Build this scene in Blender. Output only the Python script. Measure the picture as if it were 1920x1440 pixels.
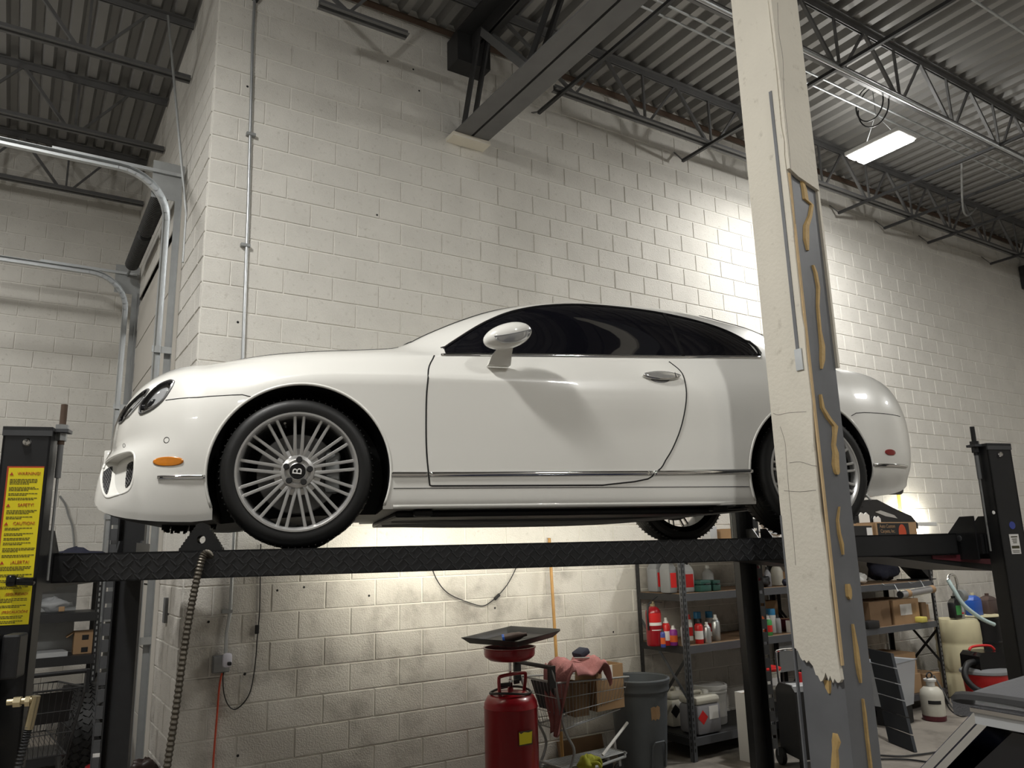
import bpy, bmesh, math, random
import numpy as np
from mathutils import Vector, Matrix
from mathutils.bvhtree import BVHTree

random.seed(7)
for _o in list(bpy.data.objects):
    bpy.data.objects.remove(_o, do_unlink=True)
SC = bpy.context.scene
COL = SC.collection
R = math.radians
PI = math.pi

# ------------------------------------------------------------------ camera
CAM_POS = Vector((-1.0371, -5.9134, 1.8193))
YAW, PITCH, ROLL, FPX = 0.5699, 0.2117, -0.0256, 1452.4
def cam_axes():
    d = Vector((math.sin(YAW)*math.cos(PITCH), math.cos(YAW)*math.cos(PITCH), math.sin(PITCH)))
    r = Vector((math.cos(YAW), -math.sin(YAW), 0)); u = r.cross(d)
    c, s = math.cos(ROLL), math.sin(ROLL)
    return r*c + u*s, u*c - r*s, d
CR, CU, CD = cam_axes()
cam_data = bpy.data.cameras.new('camera'); cam = bpy.data.objects.new('camera', cam_data)
COL.objects.link(cam)
cam.matrix_world = Matrix(((CR.x, CU.x, -CD.x, CAM_POS.x), (CR.y, CU.y, -CD.y, CAM_POS.y), (CR.z, CU.z, -CD.z, CAM_POS.z), (0, 0, 0, 1)))
cam_data.sensor_width = 36.0; cam_data.lens = FPX/1920*36.0
cam_data.clip_start = 0.05; cam_data.clip_end = 200
SC.camera = cam

# ------------------------------------------------------------------ world, exposure
wd = bpy.data.worlds.new('world'); SC.world = wd; wd.use_nodes = True
wd.node_tree.nodes['Background'].inputs[0].default_value = (0.5, 0.52, 0.55, 1)
wd.node_tree.nodes['Background'].inputs[1].default_value = 0.05
vs = SC.view_settings
vs.view_transform = 'Standard'; vs.look = 'None'; vs.gamma = 1.0; vs.use_curve_mapping = False
vs.exposure = 0.14
# high-bay fixtures of the hall: (x, y, z, watts); the first one is in view
HIGH_BAYS = [(6.61, -1.58, 6.02, 90), (-1.9, -2.9, 6.05, 115), (1.6, -7.4, 6.05, 55), (6.6, -6.6, 6.05, 60),
             (-5.5, -7.6, 6.05, 50), (11.0, -5.5, 6.05, 45), (-3.6, 1.85, 6.0, 60)]
LAMP_COL = (1.0, 0.985, 0.945)

def pixel_ray(px, py):
    return (CR*((px-960)/FPX) + CU*((720-py)/FPX) + CD)
def px_Y(px, py, Y):
    d = pixel_ray(px, py); return CAM_POS + d*((Y-CAM_POS.y)/d.y)
def px_Z(px, py, z):
    d = pixel_ray(px, py); return CAM_POS + d*((z-CAM_POS.z)/d.z)
def px_X(px, py, X):
    d = pixel_ray(px, py); return CAM_POS + d*((X-CAM_POS.x)/d.x)
def to_px(P):
    q = Vector(P)-CAM_POS; w = q.dot(CD)
    return 960+FPX*q.dot(CR)/w, 720-FPX*q.dot(CU)/w, w

# ------------------------------------------------------------------ materials
MATS = {}
def mat(name, col, rough=0.5, metal=0.0, var=0.0, vscale=8.0, bump=0.0, bscale=40.0, coat=0.0, alpha=1.0,
        trans=0.0, emit=None, espow=0.0, spec=0.5, world=False, dirt=None, dscale=1.5, dth=(0.5, 0.7), ior=1.45):
    if name in MATS: return MATS[name]
    m = bpy.data.materials.new(name); m.use_nodes = True
    nt = m.node_tree; N = nt.nodes; L = nt.links
    b = N['Principled BSDF']
    b.inputs['Base Color'].default_value = (*col, 1)
    b.inputs['Roughness'].default_value = rough
    b.inputs['Metallic'].default_value = metal
    b.inputs['Specular IOR Level'].default_value = spec
    b.inputs['IOR'].default_value = ior
    if coat: 
        b.inputs['Coat Weight'].default_value = coat; b.inputs['Coat Roughness'].default_value = 0.04
    if trans: b.inputs['Transmission Weight'].default_value = trans
    if alpha < 1: b.inputs['Alpha'].default_value = alpha
    if emit:
        b.inputs['Emission Color'].default_value = (*emit, 1); b.inputs['Emission Strength'].default_value = espow
    if var or bump or dirt:
        if world:
            g = N.new('ShaderNodeNewGeometry'); src = g.outputs['Position']
        else:
            g = N.new('ShaderNodeTexCoord'); src = g.outputs['Object']
    colsock = None
    if var:
        n = N.new('ShaderNodeTexNoise'); n.inputs['Scale'].default_value = vscale; n.inputs['Detail'].default_value = 5
        L.new(src, n.inputs['Vector'])
        mx = N.new('ShaderNodeMix'); mx.data_type = 'RGBA'
        mx.inputs[6].default_value = (*[max(0, c*(1-var)) for c in col], 1)
        mx.inputs[7].default_value = (*[min(1, c*(1+var)) for c in col], 1)
        L.new(n.outputs['Fac'], mx.inputs[0]); colsock = mx.outputs[2]
    if dirt:
        n2 = N.new('ShaderNodeTexNoise'); n2.inputs['Scale'].default_value = dscale; n2.inputs['Detail'].default_value = 8
        n2.inputs['Roughness'].default_value = 0.65
        L.new(src, n2.inputs['Vector'])
        rp = N.new('ShaderNodeValToRGB'); rp.color_ramp.elements[0].position = dth[0]; rp.color_ramp.elements[1].position = dth[1]
        L.new(n2.outputs['Fac'], rp.inputs[0])
        m2 = N.new('ShaderNodeMix'); m2.data_type = 'RGBA'
        if colsock: L.new(colsock, m2.inputs[6])
        else: m2.inputs[6].default_value = (*col, 1)
        m2.inputs[7].default_value = (*dirt, 1)
        L.new(rp.outputs[0], m2.inputs[0]); colsock = m2.outputs[2]
    if colsock: L.new(colsock, b.inputs['Base Color'])
    if bump:
        n3 = N.new('ShaderNodeTexNoise'); n3.inputs['Scale'].default_value = bscale; n3.inputs['Detail'].default_value = 4
        L.new(src, n3.inputs['Vector'])
        bp = N.new('ShaderNodeBump'); bp.inputs['Strength'].default_value = bump; bp.inputs['Distance'].default_value = 0.01
        L.new(n3.outputs['Fac'], bp.inputs['Height']); L.new(bp.outputs[0], b.inputs['Normal'])
    MATS[name] = m
    return m

mat('cmu', (0.63, 0.61, 0.565), 0.75, var=0.13, vscale=3.0, bump=0.55, bscale=95, world=True, spec=0.3,
    dirt=(0.47, 0.445, 0.40), dscale=26, dth=(0.58, 0.75))
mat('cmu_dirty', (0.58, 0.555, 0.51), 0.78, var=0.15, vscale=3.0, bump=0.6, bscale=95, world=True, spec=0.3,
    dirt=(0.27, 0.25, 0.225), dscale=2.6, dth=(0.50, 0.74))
mat('mortar', (0.73, 0.71, 0.66), 0.8, var=0.1, vscale=20, bump=0.3, bscale=60, world=True)
mat('plain_wall', (0.5, 0.48, 0.44), 0.8, var=0.08, vscale=2, world=True)
mat('concrete', (0.25, 0.225, 0.195), 0.55, var=0.25, vscale=1.2, bump=0.15, bscale=30, world=True, dirt=(0.10, 0.09, 0.08), dscale=2.2, dth=(0.48, 0.7))
mat('deck', (0.26, 0.255, 0.245), 0.5, metal=0.25, var=0.12, vscale=2, world=True)
mat('steel_grey', (0.13, 0.13, 0.13), 0.5, metal=0.2, var=0.2, vscale=6, world=True)
mat('steel_dark', (0.035, 0.035, 0.036), 0.5, metal=0.2)
mat('rust', (0.10, 0.065, 0.045), 0.8, var=0.3, vscale=9)
mat('galv', (0.52, 0.54, 0.55), 0.38, metal=0.85, var=0.12, vscale=12)
mat('galv_dull', (0.33, 0.34, 0.34), 0.5, metal=0.6, var=0.15, vscale=10)
mat('car_white', (0.80, 0.79, 0.745), 0.32, coat=1.0, spec=0.5)
mat('car_gap', (0.01, 0.01, 0.01), 0.8)
mat('tint_glass', (0.004, 0.004, 0.006), 0.03, spec=0.6, coat=0.3)
mat('chrome', (0.82, 0.82, 0.82), 0.06, metal=1.0)
mat('satin_alloy', (0.56, 0.555, 0.545), 0.28, metal=0.68)
mat('tread_black', (0.032, 0.033, 0.035), 0.4)
mat('handle_chrome', (0.75, 0.75, 0.73), 0.10, metal=0.75)
mat('dark_alloy', (0.16, 0.16, 0.16), 0.4, metal=0.8)
mat('rubber', (0.008, 0.008, 0.008), 0.5, bump=0.05, bscale=120)
mat('black_plastic', (0.012, 0.012, 0.013), 0.5)
mat('black_gloss', (0.008, 0.008, 0.009), 0.18)
mat('lift_black', (0.016, 0.0165, 0.018), 0.42, var=0.25, vscale=9)
mat('lift_grey', (0.06, 0.062, 0.066), 0.45, var=0.15, vscale=9)
mat('amber', (0.60, 0.20, 0.015), 0.25, coat=0.6, var=0.2, vscale=40)
mat('red_lens', (0.25, 0.02, 0.02), 0.15, coat=0.8)
mat('clear_lens', (0.50, 0.51, 0.52), 0.08, metal=0.35, coat=1.0)
mat('lamp_chrome', (0.75, 0.76, 0.78), 0.12, metal=1.0)
mat('yellow_label', (0.80, 0.68, 0.02), 0.4)
mat('label_red', (0.45, 0.06, 0.02), 0.5)
mat('label_ink', (0.05, 0.045, 0.02), 0.6)
mat('label_white', (0.72, 0.71, 0.69), 0.5)
mat('label_blue', (0.05, 0.07, 0.30), 0.4)
mat('brass', (0.55, 0.47, 0.30), 0.3, metal=0.9)
mat('cast_beige', (0.42, 0.38, 0.25), 0.35, metal=0.4, var=0.2, vscale=12)
mat('red_paint', (0.26, 0.006, 0.012), 0.3, coat=0.3, var=0.12, vscale=5)
mat('red_bright', (0.55, 0.02, 0.02), 0.35)
mat('can_grey', (0.085, 0.095, 0.105), 0.5, var=0.2, vscale=5)
mat('cardboard', (0.34, 0.215, 0.115), 0.8, var=0.15, vscale=4)
mat('cardboard_dark', (0.20, 0.125, 0.07), 0.8, var=0.2, vscale=4)
mat('pink_cloth', (0.40, 0.17, 0.165), 0.9, var=0.25, vscale=18, bump=0.4, bscale=60)
mat('wood_pole', (0.42, 0.235, 0.075), 0.5, var=0.2, vscale=14)
mat('wood_pale', (0.55, 0.40, 0.22), 0.7, var=0.2, vscale=14)
mat('plaster', (0.70, 0.66, 0.57), 0.75, var=0.08, vscale=4, bump=0.2, bscale=50, dirt=(0.43, 0.39, 0.32), dscale=14, dth=(0.6, 0.8))
mat('column_steel', (0.155, 0.16, 0.17), 0.5, metal=0.1, var=0.25, vscale=5)
mat('glue', (0.50, 0.34, 0.14), 0.6, var=0.25, vscale=25, bump=0.3, bscale=60)
mat('shelf_black', (0.02, 0.02, 0.021), 0.45)
mat('shelf_grey', (0.095, 0.10, 0.11), 0.4, metal=0.3, var=0.15, vscale=6)
mat('white_plastic', (0.66, 0.66, 0.64), 0.4, var=0.06, vscale=6)
mat('milky_plastic', (0.55, 0.53, 0.46), 0.4, var=0.1, vscale=5)
mat('cream_plastic', (0.56, 0.51, 0.33), 0.5, var=0.15, vscale=4)
mat('grey_liquid', (0.24, 0.24, 0.26), 0.35)
mat('grey_plastic', (0.18, 0.185, 0.19), 0.45)
mat('light_grey_plastic', (0.42, 0.43, 0.44), 0.4)
mat('blue_plastic', (0.02, 0.09, 0.42), 0.35)
mat('sky_blue', (0.04, 0.25, 0.50), 0.35)
mat('green_plastic', (0.025, 0.085, 0.07), 0.4)
mat('green_print', (0.05, 0.28, 0.07), 0.4)
mat('orange_print', (0.65, 0.12, 0.03), 0.4)
mat('maroon', (0.12, 0.02, 0.03), 0.5)
mat('brown_plastic', (0.07, 0.045, 0.04), 0.4)
mat('navy_cloth', (0.02, 0.022, 0.04), 0.85, bump=0.4, bscale=30)
mat('glove', (0.33, 0.34, 0.03), 0.8, var=0.3, vscale=20)
mat('red_cord', (0.55, 0.07, 0.03), 0.45)
mat('orange_cord', (0.8, 0.25, 0.1), 0.45)
mat('black_cord', (0.015, 0.015, 0.016), 0.5)
mat('plug_white', (0.72, 0.71, 0.80), 0.35)
mat('paint_yellow', (0.60, 0.52, 0.12), 0.6)
mat('clear_plastic', (0.62, 0.64, 0.66), 0.15, alpha=0.45)
mat('bin_plastic', (0.48, 0.50, 0.53), 0.3, alpha=0.85)
mat('dark_blue_paint', (0.015, 0.02, 0.05), 0.25, coat=1.0)
mat('soft_top', (0.075, 0.075, 0.08), 0.85, bump=0.25, bscale=300)
mat('foam_dark', (0.025, 0.028, 0.033), 0.8)
mat('hose_brown', (0.075, 0.065, 0.05), 0.45, metal=0.5, var=0.4, vscale=30)
mat('spring_black', (0.02, 0.02, 0.02), 0.5)
mat('door_panel', (0.50, 0.475, 0.43), 0.6, var=0.06, vscale=3)
mat('silver_foil', (0.5, 0.5, 0.52), 0.3, metal=0.9)
mat('pale_hose', (0.50, 0.62, 0.62), 0.4)
mat('teal', (0.02, 0.35, 0.4), 0.5)
mat('purple', (0.25, 0.03, 0.25), 0.5)
mat('glow', (1, 1, 1), 0.5, emit=LAMP_COL, espow=28.0)
mat('glow_warm', (1, 1, 1), 0.5, emit=(1.0, 0.95, 0.80), espow=22.0)
mat('stain', (0.17, 0.15, 0.13), 0.9)

# ------------------------------------------------------------------ mesh helpers
def sub(a, b): return [a[i]-b[i] for i in range(3)]
def frame_from(d):
    d = Vector(d).normalized()
    a = Vector((0, 0, 1)) if abs(d.z) < 0.9 else Vector((1, 0, 0))
    s = d.cross(a).normalized(); t = s.cross(d).normalized()
    return s, t, d
class MB:
    def __init__(s): s.v = []; s.f = []; s.mi = []; s.cur = 0
    def add(s, vs_, fs):
        o = len(s.v); s.v += [tuple(p) for p in vs_]
        for f in fs: s.f.append(tuple(i+o for i in f)); s.mi.append(s.cur)
        return s
    def box(s, c, d, rz=0, M=None):
        hx, hy, hz = d[0]/2, d[1]/2, d[2]/2
        P = [(-hx, -hy, -hz), (hx, -hy, -hz), (hx, hy, -hz), (-hx, hy, -hz), (-hx, -hy, hz), (hx, -hy, hz), (hx, hy, hz), (-hx, hy, hz)]
        if M is None: M = Matrix.Rotation(rz, 3, 'Z')
        P = [M @ Vector(p) + Vector(c) for p in P]
        return s.add(P, [(0, 3, 2, 1), (4, 5, 6, 7), (0, 1, 5, 4), (1, 2, 6, 5), (2, 3, 7, 6), (3, 0, 4, 7)])
    def bb(s, x0, x1, y0, y1, z0, z1):
        return s.box(((x0+x1)/2, (y0+y1)/2, (z0+z1)/2), (x1-x0, y1-y0, z1-z0))
    def rbox(s, c, d, r=0.01, rz=0, M=None):
        """box with chamfered edges"""
        if M is None: M = Matrix.Rotation(rz, 3, 'Z')
        bm = bmesh.new(); bmesh.ops.create_cube(bm, size=1)
        for q in bm.verts: q.co = Vector((q.co.x*d[0], q.co.y*d[1], q.co.z*d[2]))
        bmesh.ops.bevel(bm, geom=list(bm.edges), offset=min(r, min(d)*0.45), segments=2, affect='EDGES', profile=0.5)
        bm.verts.ensure_lookup_table(); bm.verts.index_update()
        s.add([M @ q.co + Vector(c) for q in bm.verts], [tuple(w.index for w in f.verts) for f in bm.faces]); bm.free()
        return s
    def cyl(s, p0, p1, r, n=12, r1=None, cap=True):
        a, b, d = frame_from(Vector(p1)-Vector(p0)); r1 = r if r1 is None else r1
        P = []
        for (c, rr) in ((Vector(p0), r), (Vector(p1), r1)):
            for i in range(n):
                t = 2*PI*i/n; P.append(c + a*math.cos(t)*rr + b*math.sin(t)*rr)
        F = [(i, (i+1) % n, n+(i+1) % n, n+i) for i in range(n)]
        if cap: F += [tuple(range(n-1, -1, -1)), tuple(range(n, 2*n))]
        return s.add(P, F)
    def tube(s, pts, r, n=8, cap=True, rr=None):
        pts = [Vector(p) for p in pts]; K = len(pts); P = []
        t0 = (pts[1]-pts[0]).normalized(); a, b, _ = frame_from(t0)
        for k in range(K):
            t = (pts[min(k+1, K-1)]-pts[max(k-1, 0)])
            if t.length < 1e-9: t = t0
            t = t.normalized()
            a = (a - t*a.dot(t)); a = a.normalized() if a.length > 1e-6 else frame_from(t)[0]
            b = t.cross(a)
            q = r if rr is None else rr[k]
            for i in range(n):
                w = 2*PI*i/n; P.append(pts[k] + a*math.cos(w)*q + b*math.sin(w)*q)
        F = [(k*n+i, k*n+(i+1) % n, (k+1)*n+(i+1) % n, (k+1)*n+i) for k in range(K-1) for i in range(n)]
        if cap: F += [tuple(range(n-1, -1, -1)), tuple((K-1)*n+i for i in range(n))]
        return s.add(P, F)
    def lathe(s, prof, c=(0, 0, 0), n=24, axis='Z', cap=True):
        """prof: list of (radius, height)"""
        P = []; c = Vector(c)
        for (r, h) in prof:
            for i in range(n):
                t = 2*PI*i/n; x, y = r*math.cos(t), r*math.sin(t)
                if axis == 'Z': q = Vector((x, y, h))
                elif axis == 'Y': q = Vector((x, h, -y))
                else: q = Vector((h, x, y))
                P.append(c+q)
        K = len(prof)
        F = [(k*n+i, k*n+(i+1) % n, (k+1)*n+(i+1) % n, (k+1)*n+i) for k in range(K-1) for i in range(n)]
        if cap: F += [tuple(range(n-1, -1, -1)), tuple((K-1)*n+i for i in range(n))]
        return s.add(P, F)
    def prism(s, poly, fn, t0, t1):
        """2D polygon poly, fn(a,b,t)->3D, extruded from t0 to t1"""
        n = len(poly); P = [fn(a, b, t0) for a, b in poly] + [fn(a, b, t1) for a, b in poly]
        F = [(i, (i+1) % n, n+(i+1) % n, n+i) for i in range(n)] + [tuple(range(n-1, -1, -1)), tuple(range(n, 2*n))]
        return s.add(P, F)
    def bar(s, p0, p1, w, h, up=(0, 0, 1)):
        """rectangular bar between two points"""
        p0, p1 = Vector(p0), Vector(p1); d = (p1-p0).normalized(); u = Vector(up)
        sd = d.cross(u)
        if sd.length < 1e-6: sd = d.cross(Vector((1, 0, 0)))
        sd.normalize(); u = sd.cross(d)
        P = []
        for c in (p0, p1):
            for (a, b) in ((-1, -1), (1, -1), (1, 1), (-1, 1)): P.append(c + sd*a*w/2 + u*b*h/2)
        return s.add(P, [(0, 1, 2, 3), (7, 6, 5, 4), (0, 4, 5, 1), (1, 5, 6, 2), (2, 6, 7, 3), (3, 7, 4, 0)])
    def mesh(s, name, mats, smooth=False):
        me = bpy.data.meshes.new(name); me.from_pydata([tuple(p) for p in s.v], [], s.f)
        for m in (mats if isinstance(mats, (list, tuple)) else [mats]): me.materials.append(MATS[m])
        if len(set(s.mi)) > 1: me.polygons.foreach_set('material_index', s.mi)
        bm = bmesh.new(); bm.from_mesh(me); bmesh.ops.recalc_face_normals(bm, faces=list(bm.faces)); bm.to_mesh(me); bm.free()
        if smooth:
            me.polygons.foreach_set('use_smooth', [True]*len(me.polygons))
            if smooth != 'all': me.set_sharp_from_angle(angle=R(38 if smooth is True else smooth))
        me.update()
        return me
    def build(s, name, mats, parent=None, smooth=False):
        return link(name, s.mesh(name, mats, smooth), parent)
def link(name, me, parent=None, loc=None):
    o = bpy.data.objects.new(name, me); COL.objects.link(o)
    if parent is not None: o.parent = parent
    if loc is not None: o.location = loc
    return o
def tag(o, label=None, cat=None, group=None, kind=None):
    if label: o['label'] = label
    if cat: o['category'] = cat
    if group: o['group'] = group
    if kind: o['kind'] = kind
    return o
def thing(name, label, cat, loc=(0, 0, 0), rz=0.0, group=None, kind=None):
    o = bpy.data.objects.new(name, None); COL.objects.link(o); o.empty_display_size = 0.1
    o.location = loc; o.rotation_euler = (0, 0, rz)
    return tag(o, label, cat, group, kind)
def copy_tree(o, parent=None):
    c = o.copy(); COL.objects.link(c)
    if parent is not None: c.parent = parent
    for ch in o.children: copy_tree(ch, c)
    return c
def text(name, body, size, M, matname, parent=None, ext=0.0004, align='CENTER', sx=1.0):
    cu = bpy.data.curves.new(name, 'FONT'); cu.body = body; cu.size = size; cu.extrude = ext
    cu.align_x = align; cu.align_y = 'CENTER'
    t = bpy.data.objects.new(name+'_tmp', cu); COL.objects.link(t)
    dg = bpy.context.evaluated_depsgraph_get()
    me = bpy.data.meshes.new_from_object(t.evaluated_get(dg))
    bpy.data.objects.remove(t, do_unlink=True); bpy.data.curves.remove(cu)
    me.transform(Matrix.Diagonal((sx, 1, 1, 1))); me.transform(M)
    me.materials.clear(); me.materials.append(MATS[matname])
    return link(name, me, parent)
def face_matrix(c, right, up):
    r = Vector(right).normalized(); u = Vector(up); u = (u-r*u.dot(r)).normalized(); n = r.cross(u)
    return Matrix(((r.x, u.x, n.x, c[0]), (r.y, u.y, n.y, c[1]), (r.z, u.z, n.z, c[2]), (0, 0, 0, 1)))
def smooth_path(pts, n=8):
    """Catmull-Rom through points"""
    pts = [Vector(p) for p in pts]; out = []
    for i in range(len(pts)-1):
        p0, p1, p2, p3 = pts[max(i-1, 0)], pts[i], pts[i+1], pts[min(i+2, len(pts)-1)]
        for k in range(n):
            t = k/n
            out.append(0.5*((2*p1)+(p2-p0)*t+(2*p0-5*p1+4*p2-p3)*t*t+(3*p1-p0-3*p2+p3)*t**3))
    out.append(pts[-1]); return out
# ================================================================== setting
BLK = 0.2032
ROOM = dict(x0=-9.0, x1=13.25, y0=-13.0, y1=4.6, top=6.80)
def struct(name, mb, m, parent=None, smooth=False):
    o = mb.build(name, m, parent, smooth); 
    if parent is None: o['kind'] = 'structure'
    return o
struct('floor', MB().bb(ROOM['x0'], ROOM['x1'], ROOM['y0'], ROOM['y1']+0.2, -0.15, 0), 'concrete')

# corrugated roof deck, ribs running front to back
def make_deck():
    mb = MB(); p = 0.2; zb, zt = 6.80, 6.875; x = ROOM['x0']; prof = []
    while x < ROOM['x1']:
        prof += [(x, zb), (x+0.075, zb), (x+0.105, zt), (x+0.17, zt)]; x += p
    y0, y1 = ROOM['y0'], ROOM['y1']+0.2
    P = []
    for (a, z) in prof: P += [(a, y0, z), (a, y1, z)]
    F = [(2*i, 2*i+1, 2*i+3, 2*i+2) for i in range(len(prof)-1)]
    n = len(P); P += [(ROOM['x0'], y0, 6.98), (ROOM['x0'], y1, 6.98), (ROOM['x1'], y0, 6.98), (ROOM['x1'], y1, 6.98)]
    F += [(n, n+1, n+3, n+2)]
    mb.add(P, F); return mb
struct('ceiling', make_deck(), 'deck')

# ---- block walls: a backing slab of mortar with proud blocks
def block_mesh(w, h, name, m):
    g, e, d = 0.0045, 0.004, 0.0075
    a, b = w/2-g, h/2-g
    P = [(-a, 0, -b), (a, 0, -b), (a, 0, b), (-a, 0, b), (-a+e, -d, -b+e), (a-e, -d, -b+e), (a-e, -d, b-e), (-a+e, -d, b-e)]
    return MB().add(P, [(4, 5, 6, 7), (0, 1, 5, 4), (1, 2, 6, 5), (2, 3, 7, 6), (3, 0, 4, 7)]).mesh(name, m)
BM = {(w, m): block_mesh(w*BLK, BLK, 'block', m) for w in (1, 2) for m in ('cmu', 'cmu_dirty')}
def block_wall(root, origin, du, length, phase, keep=lambda c: True, limit=300, rank=None):
    """rows of blocks along du from origin; outward normal is du rotated -90 deg about z"""
    du = Vector(du); rz = math.atan2(du.y, du.x)
    cells = []
    for k in range(-4, 30):
        z0 = 6.096-(k+1)*BLK; n = 0.0; first = 1 if (k+phase) % 2 == 0 else 2
        L = length/BLK
        while n < L-0.01:
            w = first if n == 0 else 2
            if n+w > L+0.01: w = 1
            c = Vector(origin)+du*((n+w/2)*BLK)+Vector((0, 0, z0+BLK/2))
            if c.z < 6.86 and keep(c): cells.append((c, w))
            n += w
    def rk(cw):
        x, y, w = to_px(cw[0])
        vis = w > 0 and -40 < x < 1960 and -30 < y < 1470
        if rank: vis = vis and rank(x, y, cw[0])
        return (0 if vis else 1, w)
    cells.sort(key=rk)
    rest = MB()
    for i, (c, w) in enumerate(cells):
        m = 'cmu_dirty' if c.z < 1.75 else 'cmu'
        jit = random.uniform(-0.0012, 0.0012)
        if i < limit and rk((c, w))[0] == 0:
            o = bpy.data.objects.new('block', BM[(w, m)]); COL.objects.link(o); o.parent = root
            o.location = c+Vector((math.sin(rz), -math.cos(rz), 0))*jit; o.rotation_euler = (0, 0, rz)
        else:
            me = BM[(w, m)]; M = Matrix.Translation(c) @ Matrix.Rotation(rz, 4, 'Z')
            rest.cur = 1 if m == 'cmu_dirty' else 0
            rest.add([M @ v.co for v in me.vertices], [tuple(p.vertices) for p in me.polygons])
    if rest.v:
        o = rest.build('block_field', ['cmu', 'cmu_dirty'], root); o['kind'] = 'stuff'
# main wall behind the car (plane y = 0)
wall_back = struct('wall_back', MB().bb(0, ROOM['x1'], 0.0, 0.2, 0, 6.86), 'mortar')
def not_behind_car(x, y, c):
    if 1400 < x < 1560: return False
    if 300 < x < 1620 and 745 < y < 1045: return False
    return not (830 < x < 1420 and 640 < y < 960)
block_wall(wall_back, (0, 0, 0), (1, 0, 0), ROOM['x1'], 0, limit=300, rank=not_behind_car)
# return face at the corner, with the big sectional door beyond it (plane x = 0)
DOOR_Y0, DOOR_Y1, DOOR_TOP = 1.08, 3.95, 4.98
wr = MB().bb(0.0, 0.2, 0.2, DOOR_Y0, 0, 6.86).bb(0.0, 0.2, DOOR_Y1, 4.6, 0, 6.86).bb(0.0, 0.2, DOOR_Y0, DOOR_Y1, DOOR_TOP, 6.86)
wall_return = struct('wall_return', wr, 'mortar')
def ret_keep(c): return not (DOOR_Y0-0.05 < c.y < DOOR_Y1+0.05 and c.z < DOOR_TOP-0.02)
block_wall(wall_return, (0, 22*BLK, 0), (0, -1, 0), 22*BLK, 1, keep=ret_keep, limit=140)
# rear wall of the left bay (plane y = 4.6)
wall_bay = struct('wall_bay', MB().bb(ROOM['x0'], 0.0, 4.6, 4.8, 0, 6.86), 'mortar')
block_wall(wall_bay, (-44*BLK, 4.6, 0), (1, 0, 0), 44*BLK, 1, limit=170)
# other walls of the hall
struct('wall_left', MB().bb(ROOM['x0']-0.2, ROOM['x0'], ROOM['y0'], 4.8, 0, 6.9), 'plain_wall')
struct('wall_front', MB().bb(ROOM['x0']-0.2, ROOM['x1']+0.2, ROOM['y0']-0.2, ROOM['y0'], 0, 6.9), 'plain_wall')
wall_right = struct('wall_right', MB().bb(ROOM['x1'], ROOM['x1']+0.2, ROOM['y0'], 0.2, 0, 6.9), 'plain_wall')
struct('trim_1', MB().bb(ROOM['x1']-0.16, ROOM['x1']-0.005, -6.0, -0.02, 5.95, 6.35), 'steel_dark')

# ------------------------------------------------------------------ sectional door, jamb, tracks
door = struct('door_1', MB().bb(0.03, 0.06, DOOR_Y0, DOOR_Y1, 0.0, DOOR_TOP), 'steel_dark')
PH = 0.53
for i in range(9):
    z0 = i*PH+0.02
    MB().bb(-0.005, 0.028, DOOR_Y0+0.03, DOOR_Y1-0.03, z0+0.008, min(z0+PH-0.008, DOOR_TOP-0.02)).build('door_section', 'door_panel', door)
jamb = struct('trim_2', MB().bb(-0.035, 0.0, DOOR_Y0-0.10, DOOR_Y0+0.02, 0, DOOR_TOP+0.1), 'door_panel')
struct('trim_3', MB().bb(-0.035, 0.0, DOOR_Y1-0.02, DOOR_Y1+0.10, 0, DOOR_TOP+0.1), 'galv_dull')

def door_track(y, label, outer):
    t = thing('door_track', label, 'track', (-0.15, y, 0), group=None)
    zc, rad = 4.72, 0.40
    path = [Vector((0, 0, 0.05)), Vector((0, 0, zc))] + [Vector((-rad+rad*math.cos(a), 0, zc+rad*math.sin(a))) for a in [PI/2*k/9 for k in range(1, 10)]] + [Vector((-4.2, 0, zc+rad))]
    mb = MB()
    for k in range(len(path)-1):                       # C-shaped channel: web and two lips
        a, b = path[k], path[k+1]
        d = (b-a).normalized(); nrm = Vector((-d.z, 0, d.x)) if True else None
        mb.bar(a, b+d*0.004, 0.004, 0.055, up=nrm)
        for s in (-1, 1):
            o = nrm*(s*0.027)+Vector((0, -0.022, 0))
            mb.bar(a+o, b+o+d*0.004, 0.046, 0.004, up=nrm)
    mb.build('rail', 'galv', t)
    MB().bar((0.09, 0.03, 0.03), (0.09, 0.03, 4.95), 0.05, 0.006, up=(0, 1, 0)).bar((0.115, 0.005, 0.03), (0.115, 0.005, 4.95), 0.006, 0.055, up=(0, 1, 0)).build('angle', 'galv_dull', t)
    for z in (1.2, 2.3, 3.55):
        MB().bb(-0.04, 0.13, -0.03, -0.022, z-0.028, z+0.028).build('bracket', 'galv', t)
    # bearing plate and horizontal brace at the top
    MB().bb(-0.13, 0.13, 0.028, 0.034, 4.93, 5.28).build('bearing_plate', 'galv_dull', t)
    MB().bar((-0.9, 0.02, zc+rad+0.055), (0.10, 0.02, zc+rad+0.055), 0.035, 0.03).build('brace', 'galv', t)
    MB().lathe([(0.02, -0.02), (0.115, -0.02), (0.115, 0.0), (0.095, 0.01), (0.095, 0.03), (0.115, 0.04), (0.115, 0.055), (0.02, 0.055)], (0.0, 0.07, 5.16), 24, 'Y').build('cable_drum', 'dark_alloy' if outer else 'galv_dull', t, True)
    return t
door_track(1.02, 'galvanised sectional door track curving to the horizontal beside the block wall corner', False)
door_track(3.92, 'galvanised sectional door track further back against the pale bay wall', True)
sp = thing('door_spring', 'black coiled torsion spring over the sectional door', 'spring', (-0.15, 0, 5.16))
MB().cyl((0, 1.05, 0), (0, 4.02, 0), 0.016, 10).build('shaft', 'galv_dull', sp)
K = 26
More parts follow.
